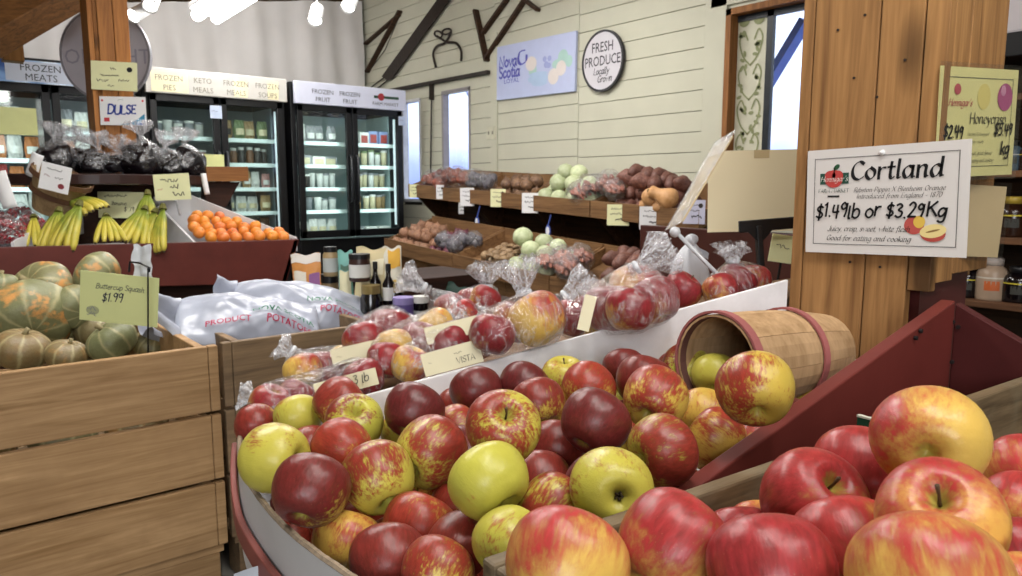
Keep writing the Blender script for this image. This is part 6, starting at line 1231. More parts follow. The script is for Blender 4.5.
# red divider, back panel
t = thing('divider_board', 'sloping dark red board between the loose apples and the grey crate', 'board', (.9, .45, .6))
e = (Fp - Np); N2 = Np - e * .42
mb = MB(); w = V((0, -.020, 0)); mb.hexa([N2 - UPZ * .2, Fp - UPZ * .25, Fp - UPZ * .25 + w, N2 - UPZ * .2 + w], [N2, Fp, Fp + w, N2 + w]); obj('plank', mb, redp, t, bevel=.002)
G = onX(1022, 346, Fp.x); H = Fp + (G - Fp) * 4.2
mb = MB(); w = V((.02, 0, 0)); mb.hexa([Fp - UPZ * .25 + V((0, -.02, 0)), H - UPZ * .2, H - UPZ * .2 + w, Fp - UPZ * .25 + w + V((0, -.02, 0))], [Fp + V((0, -.02, -.004)), H, H + w, Fp + w + V((0, -.02, -.004))]); te = thing('end_board', 'dark red end board behind the big apples, meeting the sloping divider', 'board', (Fp.x, .3, .6)); obj('plank', mb, redp2, te, bevel=.002)
for a, b in ((953, 322), (958, 327), (952, 362), (921, 331), (916, 338)):
    p = onX(a, b, Fp.x - .0015) if a > 945 else onY(a, b, Fp.y - .0225); ns = MB(); ns.lathe([(0, -.002), (.003, -.002), (.003, .002), (0, .002)], 8, Matrix.Translation(p) @ Matrix.Rotation(pi / 2, 4, 'Y' if a > 945 else 'X')); obj('nail_hole', ns, plain('nail hole', '#160a09', .8), te if a > 945 else t)
mb = MB(); mb.box((.75, .62, .3), (.9, .5, .6)); solo('tray_stand', mb, dk, 'dark base under the loose apple tray', 'base')
p = at(262, 618, .70); solo('paper_liner', crumple(lambda u, v: p + RGT * ((u - .5) * .05) + UPZ * (.03 - .13 * v + .02) + FWD * (.015 * math.sin(u * 4)), 8, 10, .004, 40, 2), plain('white paper', '#c9d0d8', .7), 'white paper hanging under the red trim at the bottom edge', 'paper', smooth=True, rec=False)
# tipped basket
spl = wood('basket splint', '#94744f', '#c8a57c', 2, knots=False, isl=.25)
o0, o1 = at(715, 364, .955), at(823, 349, 1.09); ax = (o1 - o0); Lb = ax.length; ax.normalize(); ux = ax.cross(UPZ).normalized(); M = basis(ux, ax.cross(ux), ax, o0)
r0, r1 = .066, .053
t = thing('splint_basket', 'small brown splint basket with red hoops tipped on its side in the tray', 'basket', o0 - UPZ * r0)
mb = MB(); ns_ = 9
for k in range(ns_):
    vs = []; fs = []
    for i in range(9):
        q = i / 8; r = r0 + (r1 - r0) * q + .006 * math.sin(pi * q)
        for j in range(4):
            a = 2 * pi * (k + (j / 3) * .985) / ns_
            vs.append(M @ V((math.cos(a) * r, math.sin(a) * r, q * Lb)))
    for i in range(8):
        for j in range(3): fs.append((i * 4 + j, i * 4 + j + 1, i * 4 + j + 5, i * 4 + j + 4))
    mb.add(vs, fs)
o = obj('staves', mb, spl, t, rec=False); s = o.modifiers.new('s', 'SOLIDIFY'); s.thickness = .0028
mb = MB(); mb.lathe([(0, Lb - .004), (r1 - .001, Lb - .004), (r1 - .001, Lb + .001), (0, Lb + .001)], 32, M); obj('bottom', mb, spl, t)
hoop = paint('faded red hoop', '#9a5a58', .65, '#a98a80', .5, 30)
for z, wd in ((.006, .014), (Lb * .62, .011)):
    r = r0 + (r1 - r0) * z / Lb + .006 * math.sin(pi * z / Lb); mb = MB(); mb.lathe([(r + .0018, z - wd * .5), (r + .005, z - wd * .5), (r + .005, z + wd * .5), (r + .0018, z + wd * .5), (r + .0018, z - wd * .5)], 40, M); hp = obj('hoop', mb, hoop, t)
    mb = MB(); a = -2.2; mb.beam(M @ V((math.cos(a) * (r + .006), math.sin(a) * (r + .006), z)), M @ V((math.cos(a + .1) * (r + .006), math.sin(a + .1) * (r + .006), z)), .0015, .0015); obj('staple', mb, iron, hp)
mb = MB(); mb.lathe([(r0 - .004, .001), (r0 - .0005, .001), (r0 - .0005, .012), (r0 - .004, .012), (r0 - .004, .001)], 40, M); obj('inner_hoop', mb, plain('inner hoop dark', '#5a3a34', .7), t)
# ------------------------------------------------------------------ grey crate with the big crisp apples
ang = math.atan2(.348 - .397, 1.174 - .469); ex = V((math.cos(ang), math.sin(ang), 0)); ey = V((-ex.y, ex.x, 0)); O = V((.291, .397, .84)); LN, WD, TH_ = .90, .42, .016
greyw = wood('grey weathered crate', '#3f3222', '#7d6a50', 0, 1.2, stain='#8c8672', knots=False, isl=.1)
t = thing('weathered_crate', 'grey-brown weathered crate of big red-yellow apples at lower right', 'crate', O - UPZ * .17)
Rm = Matrix((ex, ey, UPZ)).transposed()
def cb(nm, u, v, dz, du, dv_, h): mb = MB(); mb.box(O + ex * u + ey * v + UPZ * dz, (du, dv_, h), Rm); return obj(nm, mb, greyw, t, bevel=.003)
cb('side_panel', LN / 2, -TH_ / 2, -.07, LN, TH_, .14); cb('side_panel', LN / 2, -WD + TH_ / 2, -.07, LN, TH_, .14); cb('end_panel', TH_ / 2, -WD / 2, -.07, TH_, WD - 2 * TH_ - .002, .14); cb('end_panel', LN - TH_ / 2, -WD / 2, -.07, TH_, WD - 2 * TH_ - .002, .14); cb('bottom', LN / 2, -WD / 2, -.147, LN, WD, .012)
mb = MB(); mb.box(O + ex * LN / 2 - ey * WD / 2 - UPZ * .50, (LN * .9, WD * .9, .69), Rm); solo('crate_stand', mb, dk, 'dark stand under the weathered apple crate', 'stand')
grn = paint('green cardboard', '#12402f', .5, '#b9b9a8', .5, 40)
gc = min((at(857, 416, .6 + .002 * i) for i in range(160)), key=lambda q: abs((q - O).dot(ey) + .024)); u1 = (gc - O).dot(ex); gz = gc.z
t = thing('green_carton', 'dark green cardboard tray inside the grey crate under the big apples', 'carton', O + ex * .3 - ey * .2 - UPZ * .14)
def gb(nm, u, v, du, dv_, dz=0): mb = MB(); zb = O.z - .138; mb.box(V((0, 0, (gz - dz + zb) / 2)) + V(((O + ex * u + ey * v).x, (O + ex * u + ey * v).y, 0)), (du, dv_, gz - dz - zb), Rm); obj(nm, mb, grn, t, bevel=.001)
gb('end_flap', u1, -.205, .004, .36); gb('end_flap', .03, -.205, .004, .36, .085); gb('side_flap', (u1 + .03) / 2, -.024, u1 - .034, .004, .085); gb('side_flap', (u1 + .03) / 2, -.387, u1 - .034, .004, .085)
mb = MB(); mb.box(O + ex * (u1 + .03) / 2 - ey * .205 + V((0, 0, -.136)), (u1 - .036, .36, .004), Rm); obj('floor_sheet', mb, grn, t)
worn = MB(); worn.box(V(((O + ex * u1 - ey * .205).x, (O + ex * u1 - ey * .205).y, gz + .001)), (.005, .36, .002), Rm); obj('worn_edge', worn, plain('worn card edge', '#a9aa9c', .8, .3, 60), t)
HON = [
 (929, 440, 110, .52, (.60, .1, .1), (.5, .1, -.3), '', 'topmost big apple, red on the left and yellow on the right'), (861, 473, 96, .57, (1.05, .5, .3), (.2, .8, 0), '', 'pinkish red apple behind and left of the topmost one'),
 (813, 501, 104, .55, (.95, .3, .35), (.25, .72, .62), 's', 'red apple showing its stem hollow, left of the heap'), (940, 520, 122, .47, (.62, .7, .2), (-.35, .75, .5), 's', 'orange-yellow apple below the topmost one, hollow showing'),
 (985, 497, 74, .60, (1.1, .4, .45), (0, .9, 0), '', 'deep pink apple behind the orange-yellow one'), (1026, 472, 76, .60, (.72, .9, .1), (.2, .8, 0), '', 'orange apple at the right picture edge, upper'), (1022, 515, 84, .52, (.75, .6, .15), (.5, .5, .2), '', 'orange-red apple at the right picture edge, middle'),
 (848, 550, 116, .47, (.68, .6, .15), (0, .9, .2), '', 'orange-red apple in the middle of the near heap'), (930, 590, 160, .40, (.42, .3, .1), (.1, .9, -.1), '', 'nearest apple, yellow with pink streaks, at the bottom edge'), (771, 574, 128, .43, (1.15, .5, .6), (0, .95, .1), '', 'dark red apple at the bottom edge, left of the nearest'),
 (674, 548, 116, .48, (.8, .3, .4), (.4, .7, .2), '', 'pinkish red apple with a yellow patch near the crate rim'), (566, 567, 126, .46, (.55, .2, .1), (.2, .8, -.2), '', 'pink and yellow striped apple at the left end of the crate'), (757, 527, 56, .60, (.35, .8, .1), (0, .9, 0), '', 'yellow apple deep behind the red stemmed one'), (742, 540, 74, .56, (1.1, .4, .6), (0, .9, 0), '', 'dark red apple half hidden near the crate side'),
 (1020, 556, 92, .47, (1.15, .5, .6), (0, .9, .2), '', 'deep red apple at the right picture edge, lower'), (1012, 590, 90, .42, (.4, .4, .1), (0, .9, .2), '', 'yellowish apple at the lower right corner')]
HON = HON
Sh = settle(HON, .08, 200, .12); hp_ = []
for a, (p, r) in zip(HON, Sh):
    o = add_apple(p, r, a[4], a[5], random.choice(AH), a[6], 0, (-RGT + UPZ * .45 - FWD * .3) if 'topmost big' in a[7] else None); tag(o, a[7], 'apple', 'big apples in the grey crate'); hp_.append((p, r))
fo = []
for i in range(9):
    for j in range(5):
        for lay in range(2):
            r = .037; p = O + ex * (.075 + i * .078 + lay * .02) - ey * (.065 + j * .072) ; p.z = O.z - .134 + r + lay * .06
            if (p - O).dot(ex) < u1 - .04 and -(p - O).dot(ey) < .35 and all((p - q).length > (r + s) * .93 for q, s in hp_): o = add_apple(p, r, random.choice([(.9, .4, .3), (.6, .5, .1), (1.1, .4, .5)]), (0, .9, random.uniform(-.4, .4)), random.choice(AH), ''); tag(o, '-', 'apple', 'apples low in the grey crate'); fo.append(o); hp_.append((p, r))
rank(fo, 'red apple low in the grey crate beneath the heap, {row}, {place}', 4)
# ------------------------------------------------------------------ boxed timber post by the apple tray
pw_ = wood('post wood', '#74502e', '#b58754', 2, 1.0, knots=True, isl=.12, kscale=.8)
PX, PY0, PY1, PXE = 1.195, onX(941, 152, 1.195).y, onX(796, 152, 1.195).y, 1.425
t = thing('boxed_timber_post', 'large brown boxed timber post carrying the Cortland price sign', 'post', ((PX + PXE) / 2, (PY0 + PY1) / 2, .55))
PT_ = 2.78
cutz = onX(925, 292, PX).z
gy = [onX(px, 152, PX).y for px in (796, 808, 872, 916, 941)]
zb_ = [.62, .62, .62, cutz]
for i in range(4):
    mb = MB(); a, b = gy[i], gy[i + 1]; mb.box((PX + .01, (a + b) / 2, (PT_ + zb_[i]) / 2), (.02, abs(a - b) - .0022, PT_ - zb_[i])); obj('face_board', mb, pw_, t, bevel=.0016)
xs_ = [PX + .021, onY(968, 100, PY0).x, PXE]
for i in range(2):
    mb = MB(); z0 = cutz + .012 + .01 * i; mb.box(((xs_[i] + xs_[i + 1]) / 2, PY0 + .012, (PT_ + z0) / 2), (xs_[i + 1] - xs_[i] - .002, .02, PT_ - z0)); obj('side_board', mb, pw_, t, bevel=.0016)
mb = MB(); mb.box(((PX + PXE) / 2 + .012, (PY0 + PY1) / 2 + .012, (PT_ + .95) / 2), (PXE - PX - .03, PY1 - PY0 - .03, PT_ - .95)); obj('core', mb, pw_, t)
mb = MB(); mb.box(((PX + PXE) / 2 + .004, (PY0 + PY1) / 2 + .01, .77), (PXE - PX - .044, PY1 - PY0 - .03, .40)); obj('painted_foot', mb, redp2, t)
for px, py in ((865, 15), (854, 78), (877, 97), (880, 267), (838, 30), (905, 60), (850, 262)):
    q = onX(px, py, PX - .0006); nm_ = MB(); nm_.lathe([(0, -.001), (.0022, -.001), (.0022, .001), (0, .001)], 8, Matrix.Translation(q) @ Matrix.Rotation(pi / 2, 4, 'Y')); obj('nail_head', nm_, plain('old nail', '#2d2018', .6), t)
wsheet = plain('laminated white card', '#d5d1cd', .35, .02, spec=.5); wsheet_y = plain('laminated yellow card', '#dcd693', .35, .04, spec=.5)
p = onX(881, 200.5, PX - .011); cw_ = (onX(801, 200, PX).y - onX(966, 200, PX).y) * .965; ch_ = 108.5 * pix(p)[2] / FPX
LG, LR = '#1e4a3c', '#b8403c'
def pin(o, I, w, h):
    mb = MB(); mb.lathe([(0, .001), (.0045, .001), (.005, .003), (.003, .006), (0, .007)], 14, Matrix.Translation((.0, h * .935, 0))); obj('push_pin', mb, plain('clear pin', '#d8d8d8', .15, spec=.8), o, world=False, smooth=True)
card('price_sign', 'white laminated Cortland price card with apple logo pinned on the large post', 'sign', p, cw_, ch_, 'P', wsheet, [
    ('', .055, .085, .006, 'frame', '#4a4848'),
    ('', .095, .665, .105, 'rect', LG, dict(dx=.195)), ('', .19, .715, .085, 'ell', LR, dict(rx=.09, z=1.0)), ('', .165, .745, .05, 'ell', LR, dict(rx=.055, z=1.1)), ('', .215, .745, .05, 'ell', LR, dict(rx=.055, z=1.1)), ('', .208, .825, .022, 'ell', '#244f30', dict(rx=.035, a=.7, z=1.2)), ('', .193, .8, .02, 'ell', '#222018', dict(rx=.006, z=1.2)),
    ('Hennigar\'s', .192, .69, .05, 'italic', '#e4ded6', dict(align='c', z=.0018, w=.9)), ('FARM MARKET', .19, .585, .034, 'pen', '#26443a', dict(align='c', track=.6)), ('', .15, .54, .016, 'rect', '#222222', dict(dx=.08)),
    ('Cortland', .585, .70, .165, 'pen', '#0e0e12', dict(align='c', w=1.6, track=.45)),
    ('Ribston Pippin X Blenheim Orange', .60, .582, .043, 'italic', '#55504e', dict(align='c', track=.25)), ('Introduced from England - 1870', .60, .522, .043, 'italic', '#55504e', dict(align='c', track=.25)),
    ('$1.49lb or $3.29Kg', .07, .345, .125, 'marker', '#0d0d10', dict(w=1.2, track=.15, wob=.9)),
    ('Juicy, crisp, sweet, white flesh', .42, .215, .05, 'italic', '#1c1a1a', dict(align='c')), ('Good for eating and cooking', .42, .125, .05, 'italic', '#1c1a1a', dict(align='c', track=.25)),
    ('', .705, .275, .082, 'ell', '#b5504a', dict(rx=.085)), ('', .735, .305, .055, 'ell', '#d8b44e', dict(rx=.05, z=1.0)), ('', .815, .2, .07, 'ell', '#b04a40', dict(rx=.105, z=1.05)), ('', .815, .225, .06, 'ell', '#e2cf8e', dict(rx=.11, a=.15, z=1.2)), ('', .815, .226, .008, 'ell', '#8a6a3a', dict(rx=.06, a=.25, z=1.3))], roll=1.8, extra=pin)
slv = glass('clear sleeve', (.97, .97, .98), .14)
def sleeve(o, I, w, h):
    mb = MB(); mb.box((0, h / 2 - .0, .003), (w + .012, h + .012, .0006)); obj('clear_sleeve', mb, slv, o, world=False)
hl, hr = onX(938, 126, PX - .0045), at(1015.5, 119.5, 1.20); p = (hl + hr) / 2; hv = hr - hl; hw = math.hypot(hv.x, hv.y); card('price_sign', 'pale yellow Honeycrisp price card in a clear sleeve on the side of the post', 'sign', p, hw, .163, math.degrees(math.atan2(-hv.x, hv.y)), wsheet_y, [
    ('', .07, .09, .006, 'frame', '#5a5a50'), ('', .21, .80, .05, 'ell', '#b4565a', dict(rx=.05)), ('Hennigar\'s', .25, .65, .065, 'italic', '#b4565a', dict(align='c', w=1.3)), ('', .83, .74, .13, 'ell', '#a8567a', dict(rx=.12)), ('', .80, .8, .05, 'ell', '#c890a4', dict(rx=.04, z=1.0)), ('', .55, .74, .12, 'ell', '#d6c878', dict(rx=.1, z=.6)),
    ('Honeycrisp', .62, .49, .10, 'pen', '#33332e', dict(align='c', w=1.1)), ('Macoun X Honeygold', .5, .38, .03, 'italic', '#33332e', dict(align='c')), ('new variety', .5, .31, .03, 'italic', '#33332e', dict(align='c')),
    ('$2.49', .05, .36, .11, 'marker', '#0d0d10'), ('$5.49', .70, .38, .11, 'marker', '#0d0d10'), ('kg', .80, .2, .12, 'marker', '#0d0d10'), ('Crisp, sweet, great flavour', .5, .2, .035, 'italic', '#33332e', dict(align='c')), ('Good for eating and cooking', .5, .13, .035, 'italic', '#33332e', dict(align='c'))], roll=2, extra=sleeve)
p = at(975, 221, 1.19); card('sleeved_card', 'plain cream back of a sleeved card below the yellow Honeycrisp card', 'sign', p, .105, .115, 243, plain('cream card back', '#c2ae84', .5, .05), [], roll=-3, extra=sleeve)
# ------------------------------------------------------------------ big yellow card on its black stand
p = at(756, 191, 1.82); card('large_card', 'large blank pale yellow card standing between the wall bins and the post', 'card', p, .235, .198, 'C', plain('pale yellow board', '#efe2bd', .55, .04, 3), [('', .47, .9, .1, 'rect', '#c9b489', dict(dx=.16))], roll=1.2)
t = thing('card_stand', 'black plastic T-shaped card stand below the large yellow card', 'stand', at(761, 278, 1.55))
a, b = at(739, 227, 1.58), at(800, 222, 1.58); mb = MB(); mb.beam(a, b, .012, .025); obj('clip_bar', mb, black_m, t, bevel=.002)
mb = MB(); mb.beam(at(758, 226, 1.58), at(762, 284, 1.56), .012, .02, up=-FWD); obj('stem', mb, black_m, t, bevel=.002)
mb = MB(); mb.add([at(745, 229, 1.573), at(775, 227, 1.573), at(764, 240, 1.573), at(756, 240, 1.573)], [(0, 1, 2, 3)]); obj('gusset', mb, black_m, t, rec=False)
p = at(784, 249, 1.85); card('price_card', 'small yellowish card behind the black stand, beside the post', 'card', p, .07, .07, 'C', plain('bright yellow card', '#ecebb8', .6, .03), [('x', .2, .5, .2, 'scrawl', '#8a8a70', dict(n=12, w=.15))], roll=-8, extra=lambda o, I, w, h: obj('stem', MB().tube([V((0, 0, -.004)), V((0, -.94, -.004))], .003, 6), black_m, o, world=False))
# leaning sleeved card, clip and rod
c = [at(683, 221, 1.40), at(733, 136, 1.42), at(714, 147, 1.56), at(668, 229, 1.54)]
t = thing('leaning_card', 'cream card in a clear sleeve leaning edge-on left of the large yellow card', 'card', c[0]); nn = (c[1] - c[0]).cross(c[3] - c[0]).normalized() * .0015
mb = MB(); mb.hexa([q - nn for q in c], [q + nn for q in c]); obj('sheet', mb, plain('cream card back', '#c2ae84', .5, .05), t)
k = [c[0].lerp(c[2], -.03), c[1].lerp(c[3], -.06), c[2].lerp(c[0], -.05), c[3].lerp(c[1], -.03)]; mb = MB(); mb.hexa([q + nn * 1.5 for q in k], [q + nn * 2.3 for q in k]); obj('clear_sleeve', mb, film('sleeve film', .25, scale=18, wh=.25, rough=.1), t)
t = thing('clip_stand', 'clear plastic clip rod holding the leaning card above a bag of apples', 'card holder', at(724, 296, 1.36)); cl = plain('cloudy plastic', '#b9bcc0', .2, .05, spec=.7)
mb = MB(); mb.tube([at(675, 231, 1.42), at(723, 280, 1.37)], .0042, 8); obj('rod', mb, cl, t, smooth=True)
mb = MB(); mb.lathe([(0, -.011), (.008, -.008), (.011, 0), (.008, .008), (0, .011)], 14, Matrix.Translation(at(675, 232, 1.42))); obj('ball_joint', mb, cl, t, smooth=True)
mb = MB(); mb.box(at(722, 289, 1.365), (.022, .022, .034)); obj('clip', mb, cl, t, bevel=.004)
p = at(690, 282, 1.66); t = thing('tied_white_bag', 'white plastic bag with a tied knot behind the bagged apples', 'bag', p - UPZ * .03)
M = Matrix.Translation(p - UPZ * .03); mb = MB(); mb.lathe(smooth_path([(0, 0), (.037, .0), (.039, .04), (.033, .075), (.022, .1), (.009, .118)], 4), 36, M, fr=lambda a, i: 1 + .16 * math.sin(5 * a + i * .2) * min(1, i / 8) + .05 * math.sin(9 * a + 1)); obj('sack', mb, sheet, t, smooth=True)
mb = MB(); mb.lathe(smooth_path([(0, .112), (.011, .116), (.014, .125), (.010, .135), (0.004, .139), (0, .14)], 3), 18, M, fr=lambda a, i: 1 + .3 * math.sin(3 * a + i * .4)); obj('knot', mb, sheet, t, smooth=True)
mb = crumple(lambda u, v: p + RGT * (.012 + .03 * u) + UPZ * (.085 - .02 * u - .015 * v) + FWD * .01 * v, 8, 4, .004, 50, 4); obj('knot_ear', mb, sheet, t, smooth=True, rec=False)
# ------------------------------------------------------------------ bagged apples on the tray behind the white board
DR, PK, YR, YL, PR = (1.3, .5, 1.1), (.85, .4, .3), (.62, .1, .3), (.1, .2, .1), (1.1, .5, .8)
BAGS = [
 ('clear bag of two large apples, yellow-red and dark red, above the white board', [(537, 319, 58, 1.15, YR), (492, 334, 48, 1.13, DR), (514, 322, 46, 1.22, PR)], (524, 293, 1.17), (-.25, 1), .058, .027),
 ('clear bag of small apples with its neck flaring right, behind the yellow-red pair', [(589, 308, 36, 1.38, PR), (571, 318, 40, 1.30, DR), (598, 322, 34, 1.28, YR)], (566, 296, 1.33), (.75, .75), .06, .022),
 ('large clear bag of pink and red apples right of the middle', [(610, 308, 56, 1.20, DR), (636, 290, 56, 1.26, PK), (655, 300, 50, 1.17, DR), (630, 309, 50, 1.12, DR)], (637, 268, 1.23), (.95, .62), .07, .027),
 ('clear bag of red apples below the black card stand', [(736, 282, 40, 1.42, DR), (720, 290, 36, 1.36, PR), (753, 281, 36, 1.44, PK)], (733, 261, 1.40), (-.1, .6), .035, .028),
 ('clear bag of yellow-red apples at the left end of the bag tray', [(303, 371, 40, 1.28, YR), (325, 368, 40, 1.30, PR), (345, 362, 36, 1.33, YL)], (292, 352, 1.34), (-.6, .4), .03, .02),
 ('clear bag of dark red apples with an orange dot sticker', [(390, 328, 46, 1.38, DR), (364, 341, 44, 1.35, PR), (378, 334, 40, 1.44, DR)], (414, 322, 1.42), (.9, -.3), .02, .016),
 ('clear bag of mixed yellow and red apples between two cream tags', [(394, 346, 38, 1.26, YL), (386, 360, 40, 1.22, PR), (420, 342, 44, 1.27, DR), (436, 326, 38, 1.34, YL)], (450, 316, 1.36), (.6, .5), .03, .02),
 ('clear bag of pinkish apples in the near left corner behind the cardboard', [(270, 405, 44, 1.14, PR), (296, 398, 40, 1.16, DR), (364, 378, 42, 1.15, DR)], (255, 398, 1.18), (-.7, .2), .025, .018),
 ('small clear bag of red apples with upright neck, farthest back', [(485, 300, 32, 1.62, PR), (470, 302, 30, 1.66, PR)], (487, 287, 1.64), (0, 1), .055, .03),
 ('small clear bag of orange-red apples left of the farthest bag', [(462, 315, 34, 1.50, PK), (449, 306, 30, 1.58, PR)], (424, 288, 1.62), (-.7, .4), .06, .028),
 ('clear bag of red apples in the middle row under the cream tag', [(452, 342, 44, 1.20, DR), (476, 340, 42, 1.24, PR), (410, 364, 40, 1.17, YR)], (480, 322, 1.28), (.5, .6), .025, .02)]
allb = []
for i, (lab, aps, nk, nd, nl, nf) in enumerate(BAGS):
    SP = settle([(a[0], a[1], a[2], a[3]) for a in aps], .075, 60, .08)
    allb += SP
    base = min(p.z - r for p, r in SP); cxy = sum((p for p, r in SP), V()) / len(SP)
    t = thing('apple_bag', lab, 'bag of apples', (cxy.x, cxy.y, base), group='bags of apples behind the white board')
    for (a, (p, r)) in zip(aps, SP):
        me = random.choice(AH); o = bpy.data.objects.new('apple', me); C.objects.link(o); o.parent = t; o.location = p - t.location; o.scale = (r, r, r); q0 = axis_q(random.uniform(-.5, .5), .75, random.uniform(-.5, .1)); bd = RGT * .8 + UPZ * .1 - FWD * .1; o.rotation_euler = (q0 @ Euler((0, 0, max([k * .3 for k in range(21)], key=lambda s: ((q0 @ Euler((0, 0, s)).to_quaternion()) @ V((.85, .17, .5))).dot(bd)))).to_quaternion()).to_euler(); o.color = (*a[4], 1)
    nb = at(*nk); hull_bag(t, SP, nb, finefilm, 1.035, i + 3, .004)
    bag_neck(t, nb, RGT * nd[0] + UPZ * nd[1] - FWD * .1, nl, nf, clear2, i + 5, cl, 8)
o = add_apple(at(682, 290, 1.37), .0365, DR, (.5, .7, .2), AH[0], 's'); tag(o, 'single dark red apple between two clear bags, by the white tied bag', 'apple')
allb.append((o.location.copy(), .0365))
def tagcard(px, py, d, wp_, hp2, roll, lines, lab): p = at(px, py, d); card('variety_tag', lab, 'tag', p, wpx(0, wp_, p), wpx(0, hp2, p), 'C', plain('tag cream', '#d6cfae', .5, .04), lines, roll=roll, lean=12)
tagcard(357, 352, 1.24, 52, 16, 13, [('x', .1, .3, .2, 'scrawl', '#b9b08e', dict(n=8))], 'plain cream tag across the yellow-red apples at left')
tagcard(346, 384, 1.06, 64, 17, 15, [('3 lb', .62, .35, .5, 'marker', '#4a4a44', dict(w=.8)), ('x', .2, .4, .2, 'scrawl', '#8a8672', dict(n=10))], 'cream tag with dark print lying along the near left of the white board')
tagcard(452, 330, 1.15, 54, 17, 14, [('x', .5, .4, .15, 'scrawl', '#8a8672', dict(n=8))], 'cream folded tag left of the large bagged pair')
tagcard(452, 358, 1.09, 60, 23, 15, [('VISTA', .56, .2, .26, 'pen', '#55524a', dict(w=1.1)), ('x', .55, .62, .1, 'scrawl', '#77745f', dict(n=16)), ('x', .1, .5, .08, 'scrawl', '#9a967e', dict(n=8))], 'cream tag with VISTA print tucked against the white board')
tagcard(587, 313, 1.10, 12, 36, -14, [], 'narrow cream tag standing at the left of the large pink bag')
p = at(360, 334, 1.31); mb = MB(); mb.lathe([(0, 0), (.008, 0), (.008, .0008), (0, .0008)], 16, basis(*orient('C', 20), p)); solo('price_dot', mb, plain('orange dot', '#cf5a34', .5), 'small orange dot sticker on the dark red apple bag', 'sticker')
# sloping tray under the bags: least-squares plane just below them
import numpy as np
A_ = np.array([[p.x, p.y, 1] for p, r in allb]); z_ = np.array([p.z - r for p, r in allb]); k_ = np.linalg.lstsq(A_, z_, rcond=None)[0]; k_[2] += (z_ - A_ @ k_).min() - .004
pl = lambda x, y: k_[0] * x + k_[1] * y + k_[2]
tb = [V((q.x, q.y, 0)) for q in (at(249, 415, 1.06), at(780, 300, 1.31), at(800, 285, 1.62), at(520, 300, 1.85), at(430, 318, 1.76), at(300, 372, 1.42))]
t = thing('bag_tray', 'brown sloping wooden tray under the bagged apples', 'display tray', (.95, 1.2, 0)); n = len(tb)
mb = MB(); mb.add([V((p.x, p.y, pl(p.x, p.y) - .015)) for p in tb] + [V((p.x, p.y, pl(p.x, p.y))) for p in tb], [tuple(range(n)), tuple(range(n, 2 * n))] + [(i, (i + 1) % n, n + (i + 1) % n, n + i) for i in range(n)]); obj('tray_floor', mb, binw, t)
mb = MB(); mb.strip([V((p.x, p.y, pl(p.x, p.y) - .02)) for p in (tb[5], tb[0], tb[0].lerp(tb[1], .02))], .034, .006); obj('end_strip', mb, wood('tray strip', '#6d5a42', '#a18a66', 0, knots=False), t)
mb = MB(); mb.box((.95, 1.2, .27), (.8, .5, .54)); obj('base', mb, dk, t)
# ------------------------------------------------------------------ shelf of preserves at the right edge
shw = wood('preserve shelf wood', '#1d120b', '#45301f', 1, knots=False); SX = 2.9
zt = [onX(985, y, SX).z for y in (302, 237, 171, 96)]
ya_, yb_ = .10, 1.30
t = thing('preserve_shelf', 'dark wooden shelf unit of jars at the right picture edge behind the post', 'shelf', (SX + .16, .7, 0))
for z in zt: mb = MB(); mb.box((SX + .15, (ya_ + yb_) / 2, z - .011), (.30, yb_ - ya_ - .044, .022)); obj('shelf_board', mb, wood('shelf board brown', '#4a3020', '#7d573a', 1, knots=False), t, bevel=.002)
for y in (ya_ + .011, yb_ - .011): mb = MB(); mb.box((SX + .15, y, .82), (.32, .022, 1.64)); obj('side_panel', mb, shw, t)
mb = MB(); mb.box((SX + .31, (ya_ + yb_) / 2, .82), (.02, yb_ - ya_ - .044, 1.64)); obj('back_panel', mb, shw, t)
zz_ = onX(1010, 58, SX).z, onX(1010, 34, SX).z
mb = MB(); mb.box((SX + .12, (ya_ + yb_) / 2, sum(zz_) / 2), (.3, yb_ - ya_, zz_[1] - zz_[0])); obj('black_rail', mb, black_m, t, bevel=.004)
mb = MB(); mb.box((SX + .14, (ya_ + yb_) / 2, zz_[1] + .13), (.24, yb_ - ya_, .25)); solo('glare_panel', mb, plain('pinkish white glare panel', '#c9c2c4', .5, .08, 2), 'pinkish white glare panel on top of the preserve shelf, top right corner', 'carton', bevel=.01)  # solid block standing in for a pinkish-white light reflection
ylab = plain('yellow label', '#c9b93a', .5, .1)
def shelfjar(px, ybot_z, w_, h_, body, lidc, lab, bandm, tall=.8, knob=None):
    p = onX(px, 250, SX + .09); p.z = ybot_z; r = w_ * pix(p)[2] / FPX / 2; h = h_ * pix(p)[2] / FPX; T = Matrix.Translation(p); t = thing('preserve_jar', lab, 'jar', p)
    mb = MB(); mb.lathe(smooth_path([(r * .92, 0), (r, h * .06), (r, h * .62), (r * .6, h * .8), (r * .55, h * .84)], 3), 24, T); obj('body', mb, body, t, smooth=True)
    mb = MB(); mb.lathe([(r * .62, h * .82), (r * .64, h * .97), (r * .5, h), (0, h)], 20, T); obj('lid', mb, lidc, t, smooth=True)
    mb = MB(); mb.lathe([(r * 1.01, h * .16), (r * 1.02, h * .55)], 24, T); mb.f = [f for f in mb.f if len(f) == 4]; obj('paper_label', mb, bandm, t, smooth=True, rec=False)
    mb = MB(); ang_ = math.atan2(-p.y, -p.x)
    mb.lathe([(r * 1.03, h * .24), (r * 1.03, h * .46)], 40, T); mb.f = [f for i, f in enumerate(mb.f) if len(f) == 4 and abs(((2 * pi * (i + .5) / 40 - ang_ + pi) % (2 * pi)) - pi) < .5]; obj('printed_mark', mb, knob or plain('label dark print', '#3a3a34', .6), t, smooth=True, rec=False)
honey = plain('dark honey', '#2e1a10', .2, .3, spec=.6); wcap = plain('wrapped cap', '#b9ada4', .3, .15, 60)
